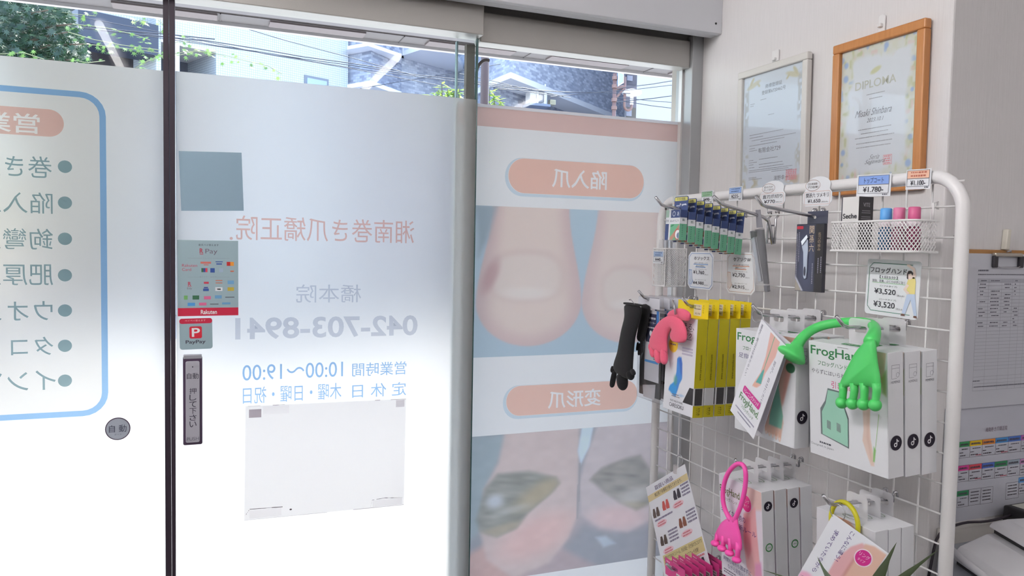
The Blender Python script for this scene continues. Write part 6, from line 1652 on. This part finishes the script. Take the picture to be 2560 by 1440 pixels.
sp = sock_packet(); y, z, L = HK['D']
for i, lb in enumerate(('front clear sock packet with a white label behind the black sock', 'second clear sock packet behind the black sock', 'third clear sock packet behind the pink sock', 'rear clear sock packet nearest the grid')):
    o = sp if i == 0 else copy_tree(sp)
    set_thing(o, lb, (RX - .118 + i * .028, y, z - .004), .012, 'clear sock packets on one hook')

# --- socks
def loft(g, secs, n=16):
    """soft tube through sections (centre, half width along y, half depth along x, turn)"""
    V = []; m = len(secs)
    for i, (c, a, b_) in enumerate(secs):
        t = (Vector(secs[min(i + 1, m - 1)][0]) - Vector(secs[max(i - 1, 0)][0])).normalized()
        ex = Vector((1, 0, 0)); ex = (ex - t * ex.dot(t)).normalized(); ey = t.cross(ex)
        a = a / max(.3, math.hypot(.55 * ey.y, ey.z))         # widths are given across the line of sight
        V += [Vector(c) + ex * b_ * math.cos(2 * PI * k / n) + ey * a * math.sin(2 * PI * k / n) for k in range(n)]
    F_ = [(i * n + k, i * n + (k + 1) % n, (i + 1) * n + (k + 1) % n, (i + 1) * n + k) for i in range(m - 1) for k in range(n)]
    F_ += [tuple(range(n - 1, -1, -1)), tuple((m - 1) * n + k for k in range(n))]
    return g.add(V, F_)
def sock(name, label, S, k, x, pts, toes, m, dep=.010, cuff=None, wide=1.0):
    o = thing(name, label, 'sock', tuple(cp(S, *pts[0][:2], k, x)))
    O = Vector(o.location)
    px2 = 1.0 / k / F_PX * 1.65
    secs = [(cp(S, a, b_, k, x + (q[0] if q else 0)) - O, hw * px2 * wide, dep * (q[1] if q else 1)) for a, b_, hw, *q in pts]
    loft(G(), secs).obj('leg', m, o, smooth=True, sub=1)
    for (ax_, az, bx_, bz, r) in toes:
        a = cp(S, ax_, az, k, x) - O; b_ = cp(S, bx_, bz, k, x - .003) - O; R_ = r * px2
        f_ = G().tube([a, a.lerp(b_, .55), b_, b_ + (b_ - a).normalized() * R_ * .55, b_ + (b_ - a).normalized() * R_ * .9], [R_ * .9, R_, R_ * .95, R_ * .7, R_ * .25], 12).obj('toe', m, o, smooth=True, sub=1)
    if cuff:
        ca, cb, hw = cuff; c0 = cp(S, ca, cb, k, x) - O
        G().tube([c0 + Vector((dep * .8 * math.cos(t), hw * px2 * 1.8 * math.sin(t), .0)) for t in np.linspace(0, 2 * PI, 20, endpoint=False)], .0022, 8, closed=True).obj('cuff_rim', m, o, smooth=True)
    return o
S = (1520, 730); k = 5.14
sock('toe_sock', 'long black toe sock hanging by a pin at the hook tip', S, k, .962, [(320, 160, 132), (318, 240, 126), (312, 330, 118), (290, 420, 112), (262, 520, 112), (246, 620, 110), (232, 720, 114), (222, 820, 122), (206, 920, 146), (188, 1010, 162), (182, 1080, 146)],
     [(90, 1000, 52, 1195, 46), (175, 1040, 188, 1195, 92), (275, 1030, 292, 1085, 66), (75, 950, 58, 1010, 40), (305, 1000, 330, 1045, 38)], KNIT, .012, (320, 158, 130), 1.0)
sock('toe_sock', 'shorter black toe sock hanging close behind the long one', S, k, .990, [(490, 150, 64), (480, 260, 62), (465, 380, 60), (445, 480, 62), (425, 560, 60), (410, 640, 52)],
     [(385, 640, 372, 740, 18), (405, 650, 395, 800, 18), (425, 640, 415, 800, 18), (440, 620, 438, 770, 16)], KNIT, .008)
PK = mat((240, 104, 134), .95, name='pink_knit', sheen=.25, bump=.5, bscale=700)
pink_sock = sock('toe_sock', 'pink toe sock folded over a pin in front of the yellow cartons', S, k, .948, [(905, 655, 70), (905, 600, 100), (905, 530, 112), (898, 455, 108), (868, 395, 100), (815, 378, 92), (755, 415, 96), (708, 475, 108), (678, 545, 118), (655, 625, 126), (645, 695, 128), (640, 770, 118)],
     [(565, 700, 580, 800, 50), (640, 720, 650, 865, 62), (715, 720, 722, 885, 56), (548, 660, 548, 730, 36)], PK, .009, None, 1.0)
O = Vector(pink_sock.location)
loft(G(), [(cp(S, 770, 300, k, .952) - O, .006, .006), (cp(S, 840, 285, k, .952) - O, .011, .008), (cp(S, 920, 275, k, .952) - O, .013, .009), (cp(S, 1000, 300, k, .952) - O, .013, .008), (cp(S, 1055, 330, k, .952) - O, .009, .006)]).obj('cuff', PK, pink_sock, smooth=True, sub=1)
for nm, lb, pts, x in (('safety_pin', 'open wire pin through the top of the black sock', [(285, 105), (270, 100), (290, 92), (345, 160), (370, 175)], .955), ('safety_pin', 'blue-tinged safety pin through the pink sock', [(855, 100), (835, 98), (825, 115), (850, 200), (862, 290), (880, 285), (855, 190), (840, 110)], .938)):
    o = thing(nm, lb, 'safety pin', tuple(cp(S, *pts[0], k, x))); O = Vector(o.location)
    G().tube([cp(S, *p, k, x) - O for p in pts], .0010, 6).obj('wire', CHROME, o, smooth=True)

# ------------------------------------------------------------------ certificates on the wall
def cert(name, label, px, x, frame_m, fw, fd, mat_in, tilt=0.):
    x0, x1, z0, z1 = px
    w, h = x1 - x0, z1 - z0
    o = thing(name, label, 'certificate', (x, -(x0 + x1) / 2, (z0 + z1) / 2), RZ, rx=tilt)
    for a, b_, c_, d_ in ((-w / 2, w / 2, h / 2 - fw, h / 2), (-w / 2, w / 2, -h / 2, -h / 2 + fw), (-w / 2, -w / 2 + fw, -h / 2 + fw, h / 2 - fw), (w / 2 - fw, w / 2, -h / 2 + fw, h / 2 - fw)):
        G().box(a, b_, -fd, 0, c_, d_).obj('frame_rail', frame_m, o, bevel=.003)
    G().box(-w / 2 + fw, w / 2 - fw, -fd * .45, -.001, -h / 2 + fw, h / 2 - fw).obj('backing', mat((214, 218, 224), .6, name='certificate_paper'), o)
    return o, w, h, -fd * .45 - .0005
def wood_mat():
    m, nt, b = new_mat('oak_wood'); tc = nt.nodes.new('ShaderNodeTexCoord'); mp = nt.nodes.new('ShaderNodeMapping'); mp.inputs['Scale'].default_value = (60, 60, 6)
    nz = nt.nodes.new('ShaderNodeTexNoise'); nz.inputs['Scale'].default_value = 3; nz.inputs['Detail'].default_value = 4
    mx = nt.nodes.new('ShaderNodeMix'); mx.data_type = 'RGBA'; mx.inputs[6].default_value = (*lin((178, 116, 62)), 1); mx.inputs[7].default_value = (*lin((204, 142, 84)), 1)
    nt.links.new(tc.outputs['Object'], mp.inputs[0]); nt.links.new(mp.outputs[0], nz.inputs['Vector']); nt.links.new(nz.outputs['Fac'], mx.inputs[0]); nt.links.new(mx.outputs[2], b.inputs['Base Color'])
    b.inputs['Roughness'].default_value = .4
    return m
CG = thin_clear('picture_glass', (.97, .98, .98), .55, .02)
# wooden one
P0, P1, P2 = onX(2085, 118, 1.322), onX(2318, 40, 1.322), onX(2083, 489, 1.322)
o, w, h, f = cert('framed_diploma', 'floral bordered diploma in a light oak frame', (-P0.y, -P1.y, P2.z, (P0.z + P1.z) / 2), 1.338, wood_mat(), .020, .018, None, .012)
def floral(U, V):
    c = np.zeros(U.shape + (3,)) + np.array((216, 220, 226.))
    e = np.minimum(np.minimum(U, 1 - U) * 1.0, np.minimum(V, 1 - V) * 1.38)
    n1, n2, n3 = noise2(U, V, 9, 1), noise2(U, V, 26, 2), noise2(U, V, 17, 9)
    b = 1 - sm(.06, .17, e + (n1 - .5) * .12)
    c = lay(c, b * (.35 + .5 * n2), (206, 206, 182)); c = lay(c, b * sm(.62, .8, n2) * .7, (186, 192, 150)); c = lay(c, b * sm(.74, .86, n3) * .8, (160, 182, 214)); c = lay(c, b * sm(.2, .08, n3) * .6, (222, 190, 190))
    for u, v, r in ((.06, .90, .03), (.60, .97, .03), (.06, .80, .035), (.05, .25, .03), (.94, .62, .02), (.92, .12, .035), (.04, .16, .02)): c = lay(c, blob(U, V, u, v, r, r * .75, 0, .4) * .8, (146, 172, 216))
    c = lay(c, blob(U, V, .47, .815, .07, .02, 12, .3) * .7, (196, 196, 140)); return c
iw, ih = w - .042, h - .042
photo('floral_print', o, -iw / 2, iw / 2, -ih / 2, ih / 2, 90, 126, floral, PHOTO, f)
def cb(a, b_, c_, d_): return ((a - .5) * iw, (b_ - .5) * iw, (.5 - d_) * ih, (.5 - c_) * ih)
G().text('DIPLOMA', *cb(.20, .74, .245, .305), f - .0004, bold=.005).obj('heading_lettering', ink((196, 198, 186)), o)
def slant(g, k=.35):
    zc = sum(p[2] for p in g.v) / max(1, len(g.v)); g.v = [(p[0] + (p[2] - zc) * k, p[1], p[2]) for p in g.v]; return g
for s_, bx_ in (('Misaki Shinbara', (.22, .70, .455, .505)), ('2023.10.1', (.38, .59, .525, .553))): slant(G().text(s_, *cb(*bx_), f - .0004)).obj('name_lettering', ink((138, 138, 144)), o)
g = G()
for zc, a, b_, s in ((.352, .36, .60, 1), (.385, .40, .57, 2), (.60, .26, .70, 3), (.63, .30, .66, 4), (.66, .22, .74, 5), (.70, .24, .72, 6), (.73, .24, .70, 7)): dashes(g, *cb(a, b_, 0, 0)[:2], (.5 - zc) * ih, .0018, f - .0004, s)
g.obj('small_print', ink((168, 168, 174)), o)['kind'] = 'stuff'
for s_, bx_ in (('Seria', (.43, .56, .79, .825)), ('Segawara', (.37, .63, .825, .865))): slant(G().text(s_, *cb(*bx_), f - .0004), .6).obj('signature', ink((150, 152, 158)), o)
x0, x1, z0, z1 = cb(.61, .72, .805, .875)
g = G().frame([(x0, z0), (x1, z0), (x1, z1), (x0, z1)], [(x0 + .001, z0 + .001), (x1 - .001, z0 + .001), (x1 - .001, z1 - .001), (x0 + .001, z1 - .001)], f - .0004)
for j in range(4): dashes(g, x0 + .003, x1 - .003, z0 + (j + .7) * (z1 - z0) / 4.4, .003, f - .0004, j)
g.obj('red_seal', ink((226, 150, 156)), o)
G().rect(-iw / 2, iw / 2, -ih / 2, ih / 2, f - .003).obj('glass', CG, o)
p = onX(2207, 55, 1.339); hk = thing('wall_hook', 'white adhesive hook above the oak framed diploma', 'hook', tuple(p), RZ)
G().slab(rr_pts(-.009, .009, -.03, .016, .008), -.004, 0).obj('plate', mat((226, 226, 226), .4), hk, bevel=.002); G().box(-.005, .005, -.012, -.003, -.012, -.004).obj('peg', mat((226, 226, 226), .4), hk, bevel=.002)
# white one
P0, P1, P2, P3 = onX(1845, 182, 1.322), onX(2018, 131, 1.322), onX(1862, 500, 1.322), onX(2024, 440, 1.322)
o, w, h, f = cert('framed_certificate', 'winged emblem business certificate in a pale grey frame', (-P0.y + .004, -P1.y + .006, P0.z - .333, (P0.z + P1.z) / 2), 1.336, mat((212, 210, 206), .5, name='pale_frame', vary=.03, bscale=120), .018, .016, None, .014)
iw, ih = w - .038, h - .038
def award(U, V):
    c = np.zeros(U.shape + (3,)) + np.array((206, 214, 224.))
    n = noise2(U, V, 34, 4); n2 = noise2(U, V, 20, 6)
    for u, v, s in ((.17, .93, 1), (.84, .93, -1)):
        c = lay(c, blob(U, V, u, v - .01, .12, .022, 12 * s, .3) * .8, (196, 190, 160)); c = lay(c, blob(U, V, u - .03 * s, v + .02, .05, .018, 40 * s, .3) * .8, (190, 184, 150)); c = lay(c, blob(U, V, u + .09 * s, v - .02, .03, .012, -30 * s, .3) * .8, (188, 182, 150))
    for u in (.055, .945):
        c = lay(c, blob(U, V, u, .74, .035, .19, 0, .4, 4) * sm(.35, .6, n) * .8, (176, 178, 180)); c = lay(c, blob(U, V, u, .25, .05, .11, 0, .5) * sm(.4, .6, n) * .8, (188, 190, 186))
    c = lay(c, blob(U, V, .12, .05, .16, .045, 0, .5) * sm(.35, .55, n2) * .9, (186, 180, 154)); c = lay(c, blob(U, V, .9, .05, .14, .035, 0, .5) * sm(.35, .55, n2) * .9, (196, 180, 160)); return c
photo('emblem_print', o, -iw / 2, iw / 2, -ih / 2, ih / 2, 80, 110, award, PHOTO, f)
g = G().text('商標登録証', *cb(.38, .66, .10, .135), f - .0004).text('登録第6720462号', *cb(.32, .72, .15, .185), f - .0004).text('有限会社729', *cb(.28, .66, .645, .69), f - .0004, bold=.004).text('濱野幸一', *cb(.56, .80, .905, .945), f - .0004)
g.obj('lettering', ink((124, 126, 136)), o)
g = G(); r = random.Random(3)
for zc, a, b_ in ((.225, .30, .40), (.245, .12, .20), (.262, .12, .18), (.37, .44, .54), (.52, .12, .70), (.545, .12, .36), (.57, .16, .90), (.59, .32, .72), (.615, .12, .60), (.64, .12, .22), (.66, .12, .26), (.745, .12, .20), (.745, .30, .62), (.765, .12, .26), (.785, .12, .20), (.79, .30, .70), (.81, .12, .22), (.815, .30, .72), (.835, .12, .86), (.85, .12, .80), (.865, .52, .86), (.90, .12, .26), (.915, .12, .36)): dashes(g, *cb(a, b_, 0, 0)[:2], (.5 - zc) * ih, .0018, f - .0004, int(zc * 1000))
g.obj('small_print', ink((158, 162, 172)), o)['kind'] = 'stuff'
x0, x1, z0, z1 = cb(.76, .93, .865, .955); g = G()
for j in range(6): dashes(g, x0, x1, z0 + (j + .5) * (z1 - z0) / 6, (z1 - z0) / 7.5, f - .0004, 40 + j)
g.obj('red_seal', ink((222, 150, 160)), o)
G().rect(-iw / 2, iw / 2, -ih / 2, ih / 2, f - .003).obj('glass', CG, o)
p = onX(1941, 138, 1.339); hk = thing('wall_hook', 'white square hook above the pale framed certificate', 'hook', tuple(p), RZ)
G().box(-.012, .012, -.004, 0, -.016, .012).obj('plate', mat((228, 228, 228), .4), hk, bevel=.0015); G().box(-.005, .005, -.010, -.003, -.014, -.006).obj('peg', mat((226, 226, 226), .4), hk, bevel=.002)

# ------------------------------------------------------------------ counter corner: clipboard, notice, counter, terminal
YW = WY
def wbox(l, r, t, b_, y=YW): return gbox(l, r, t, b_, y)
p0 = onY(2422, 628, YW - .005); p1 = onY(2404, 1018, YW - .005)
cb_ = thing('clipboard', 'brown clipboard with a ruled sheet hanging on the counter wall', 'clipboard', (p0.x - .004, YW - .002, p1.z))
H_ = p0.z - p1.z
G().box(0, .235, -.003, 0, .0, H_ + .004).obj('board', mat((168, 122, 70), .6, name='hardboard', vary=.08, bscale=60), cb_, bevel=.001)
G().box(-.002, .233, -.0055, -.003, -.003, H_ - .004).obj('paper_stack', mat((196, 198, 206), .6, name='form_paper'), cb_)
f = -.0059
g = G(); X0, X1 = .030, .228
for j in range(33):
    z = H_ - .055 - j * .0071
    if j > 26 and j < 28: continue
    g.rect(X0, X1, z, z + .0006, f)
for xx in (.030, .062, .100, .132, .154, .172, .192, .212, .228): g.rect(xx, xx + .0006, H_ - .055 - 32 * .0071, H_ - .055, f)
g.obj('ruled_lines', ink((160, 162, 172)), cb_)
g = G(); r = random.Random(8)
for j in range(14):
    for (a, b_) in ((.034, .056), (.068, .096), (.106, .128), (.136, .152)):
        if r.random() < .75: dashes(g, a + r.uniform(0, .006), b_ - r.uniform(0, .01), H_ - .0585 - j * .0071, .0022, f - .0002, j * 7 + int(a * 1000))
dashes(g, .03, .06, H_ - .038, .003, f - .0002, 1); dashes(g, .03, .22, H_ - .046, .0018, f - .0002, 2); dashes(g, .03, .05, H_ - .262, .002, f - .0002, 3); dashes(g, .034, .22, H_ - .274, .002, f - .0002, 4)
g.obj('handwriting', ink((110, 110, 122)), cb_)['kind'] = 'stuff'
G().rect(X0, X1, H_ - .0625, H_ - .0555, f + .0001).obj('grey_row', ink((176, 178, 188)), cb_)
cl = G().box(.068, .150, -.014, -.003, H_ - .010, H_ - .002).obj('clip', mat((176, 170, 160), .35, .7), cb_, bevel=.003)
for xx in (.066, .142): G().box(xx, xx + .012, -.013, -.006, H_ - .032, H_ - .008).obj('clip_end', mat((46, 44, 50), .5), cb_, bevel=.002)
G().tube([(.072, -.011, H_ - .028), (.085, -.012, H_ - .031), (.135, -.012, H_ - .031), (.148, -.011, H_ - .028)], .0013, 6).obj('clip_wire', CHROME, cb_)
p = onY(2507, 600, YW); hk = thing('wall_clip', 'cream plastic wall clip holding the clipboard', 'hook', (p.x, YW, p.z))
G().slab([(-.006, -.02), (.006, -.02), (.009, .022), (-.002, .022)], -.012, 0).obj('body', mat((216, 212, 200), .5), hk, bevel=.002)
G().tube([(-.006, -.014, -.024), (.006, -.014, -.022), (.010, -.012, -.030), (-.006, -.012, -.032)], .0016, 6).obj('spring', CHROME, hk)

n0, n1 = onY(2372, 1030, YW), onY(2400, 1302, YW)
nt_ = thing('treatment_price_notice', 'wide white notice with rows of coloured table heads on the counter wall', 'notice', (n0.x - .012, YW - .001, n1.z))
NH = onY(2385, 1020, YW).z - n1.z
G().box(0, .42, -.0012, 0, 0, NH).obj('sheet', mat((192, 194, 204), .55, name='notice_paper'), nt_)
ox, oz = nt_.location.x, nt_.location.z
def nb(l, r, t, b_):
    q = gbox(l, r, t, b_, YW - .0016); return q[0] - ox, q[1] - ox, q[2] - oz, q[3] - oz
f = -.0016
G().text('湘南巻き爪矯正院', *nb(2463, 2517, 1066, 1077), f, bold=.02).obj('title_lettering', ink((120, 100, 116)), nt_)
rows = [(1104, ((2396, 2423, (64, 150, 92)), (2423, 2454, (226, 190, 40)), (2454, 2487, (226, 140, 60)), (2487, 2519, (76, 146, 210)), (2519, 2551, (84, 122, 204)), (2551, 2583, (190, 110, 190))), 22, 24),
        (1163, ((2393, 2421, (214, 74, 150)), (2421, 2453, (222, 86, 96)), (2453, 2485, (84, 112, 196)), (2485, 2517, (60, 146, 96)), (2517, 2548, (160, 176, 190)), (2548, 2580, (206, 150, 200))), 22, 24),
        (1226, ((2391, 2420, (56, 142, 94)),), 16, 24), (1209, ((2545, 2578, (96, 160, 220)),), 16, 24)]
g = G(); pr = G(); rd = G()
for yt, cells, hh, bh in rows:
    for i, (l, r_, c_) in enumerate(cells):
        dy = -(l - 2396) * .115
        q = nb(l, r_, yt + dy, yt + dy + 13)
        G().rect(*q, f).obj('coloured_head', ink(c_), nt_)
        dashes(pr, q[0] + .005, q[1] - .005, q[3] - .005, .0024, f - .0003, l); dashes(pr, q[0] + .004, q[1] - .004, q[2] + .004, .0022, f - .0003, l + 1)
        b4 = nb(l, r_, yt + dy + 14, yt + dy + 40)
        for k_ in (0, 1): g.rect(b4[k_] - .0003, b4[k_] + .0003, b4[2], q[3], f - .0002)
        g.rect(b4[0], b4[1], b4[2] - .0003, b4[2] + .0003, f - .0002); g.rect(q[0], q[1], q[3], q[3] + .0006, f - .0002)
        dashes(pr, b4[0] + .008, b4[1] - .006, b4[3] - .004, .002, f - .0003, l + 2); dashes(pr, b4[0] + .002, b4[0] + .012, b4[3] - .011, .002, f - .0003, l + 3); dashes(pr, b4[0] + .004, b4[1] - .012, b4[3] - .017, .0024, f - .0003, l + 4)
        if i % 2: dashes(rd, b4[0] + .018, b4[1] - .002, b4[2] + .003, .0018, f - .0003, l + 5)
for l, r_, yt in ((2420, 2450, 1222), (2450, 2480, 1218), (2513, 2545, 1206)):
    b4 = nb(l, r_, yt, yt + 40)
    for q in ((b4[0], b4[0] + .0006, b4[2], b4[3]), (b4[1], b4[1] + .0006, b4[2], b4[3]), (b4[0], b4[1], b4[2], b4[2] + .0006), (b4[0], b4[1], b4[3], b4[3] + .0006)): g.rect(*q, f - .0002)
    for k_ in range(4): dashes(pr, b4[0] + .006, b4[1] - .006, b4[3] - .006 - k_ * .0065, .0022, f - .0003, l + k_)
g.obj('table_lines', ink((110, 108, 118)), nt_); pr.obj('table_print', ink((86, 82, 92)), nt_)['kind'] = 'stuff'; rd.obj('red_print', ink((206, 90, 110)), nt_)['kind'] = 'stuff'

CZ = .925
ct = thing('counter', 'grey topped shop counter standing beside the rack', 'counter', (0, 0, 0))
top_ = [(1.372, WY - .002), (1.30, -.875), (1.20, -.95), (1.165, -1.05), (1.165, -1.45), (2.75, -1.45), (2.75, WY - .002)]
G().hslab(top_, CZ - .03, CZ).obj('worktop', mat((150, 154, 164), .45, name='counter_laminate', vary=.03, bscale=50), ct, bevel=.003)
G().hslab([(1.385, WY - .004), (1.31, -.885), (1.29, -1.0), (1.29, -1.43), (2.75, -1.43), (2.75, WY - .004)], 0, CZ - .03).obj('base_cabinet', mat((170, 172, 180), .5), ct)
G().box(1.36, 2.75, WY - .02, WY - .003, CZ, CZ + .03).obj('back_ledge', mat((206, 202, 196), .6), ct)
# card terminal / receipt printer, white with a curved lid
tm = thing('receipt_terminal', 'white curved receipt terminal with a dark slot under its lid', 'card terminal', (1.298, -.905, CZ), math.radians(-22))
WP = mat((216, 216, 220), .4, name='white_plastic')
def extr(pts, y0, y1): return G().slab(pts, y0, y1)
extr([(.0, .006), (.0, .020), (.012, .034), (.060, .058), (.10, .064), (.27, .066), (.27, .006)], -.26, .0).obj('body', WP, tm, bevel=.010, seg=4)
extr([(.064, .070), (.072, .080), (.10, .086), (.27, .100), (.27, .076)], -.262, .002).obj('lid', WP, tm, bevel=.009, seg=4)
extr([(.074, .058), (.074, .071), (.27, .077), (.27, .058)], -.255, -.004).obj('dark_slot', mat((44, 42, 46), .5), tm)
G().tube([(-.002, -.004, .026), (-.004, -.05, .022), (-.004, -.22, .014)], .006, 10).obj('side_lever', WP, tm, smooth=True)
G().box(.006, .26, -.25, -.006, 0, .006).obj('rubber_base', mat((60, 60, 64), .7), tm)
q0 = onY(2530, 1288, -.862)
ad = thing('power_adapter', 'black adapter box with a paper label at the back of the counter', 'adapter', (q0.x, -.872, CZ))
G().box(0, .12, -.03, .03, 0, .066).obj('case', mat((40, 38, 40), .45), ad, bevel=.004)
G().box(.015, .11, -.022, .022, .066, .0665).obj('label', mat((206, 206, 196), .5), ad)
cbl = [onZ(2332, 1470, .86), onX(2331, 1400, 1.262), onX(2338, 1345, 1.272), onX(2360, 1322, 1.30), onY(2392, 1312, -.85), onY(2420, 1304, -.852), onY(2450, 1306, -.855), onY(2490, 1300, -.858), onY(2520, 1290, -.858), onY(2545, 1280, -.86)]
cbl = [Vector((1.235, -.905, .70)), Vector((1.24, -.895, .86))] + cbl[1:]
cw = G().tube(cbl, .0028, 8).obj('power_cable', mat((44, 36, 46), .5, name='cable_sheath'), smooth=True, sub=1); tag(cw, 'dark power cable running over the counter edge beside the rack post', 'cable')

# ------------------------------------------------------------------ plant in front of the rack
pot = onX(2150, 1440, .86)
pl = thing('potted_dracaena', 'tall potted plant whose long dark leaves rise at the bottom edge', 'potted plant', (.86, -1.155, 0))
O = Vector(pl.location)
G().lathe([(.09, 0), (.115, .02), (.135, .24), (.145, .245), (.145, .27), (.125, .27), (.12, .24)], 28).obj('pot', mat((214, 210, 204), .5), pl, smooth=True)
G().lathe([(.02, .23), (.122, .232), (.118, .24), (.02, .242)], 24).obj('soil', mat((74, 58, 46), .95, bump=.6, bscale=120), pl)
G().tube([(0, 0, .22), (.004, .003, .5), tuple(onX(2150, 1545, .86) - O)], [.014, .013, .012], 10).obj('cane', mat((140, 122, 98), .8), pl, smooth=True)
LF = leaf_mat('dracaena_leaf', (92, 106, 80), (80, 100, 60)); 
def blade(base, tip, wid, bow):
    d = tip - base; s = d.cross(Vector((.76, .64, -.1))).normalized()
    if s.length < .1: s = Vector((0, 1, 0))
    n = 9; V = []; F_ = []
    up = s.cross(d).normalized()
    for i in range(n):
        t = i / (n - 1); c0 = base + d * t + up * bow * math.sin(PI * t); hw_ = wid * (.35 + .65 * math.sin(PI * min(1, t * 1.15 + .12))) * (1 - t ** 6)
        V += [c0 - s * hw_ + up * hw_ * .35, c0, c0 + s * hw_ + up * hw_ * .35]
    for i in range(n - 1): F_ += [(3 * i, 3 * i + 1, 3 * i + 4, 3 * i + 3), (3 * i + 1, 3 * i + 2, 3 * i + 5, 3 * i + 4)]
    return G().add(V, F_)
cr = onX(2150, 1540, .86) - O
def lf(px, py, x, wid, bow=.0): blade(cr, onX(px, py, x) - O, wid, bow).obj('leaf', LF, pl, smooth=True)
lf(2043, 1391, .86, .0065, -.02); lf(2242, 1355, .86, .0085, .004); lf(2346, 1374, .85, .0062, .008); lf(1905, 1424, .84, .006, .02); lf(2000, 1436, .84, .005, .015)
for a in range(9):
    t = a * 2.4; G_ = blade(cr, cr + Vector((.17 * math.cos(t), .17 * math.sin(t), -.06 + .02 * (a % 3))), .014, .06).obj('leaf', LF, pl, smooth=True)
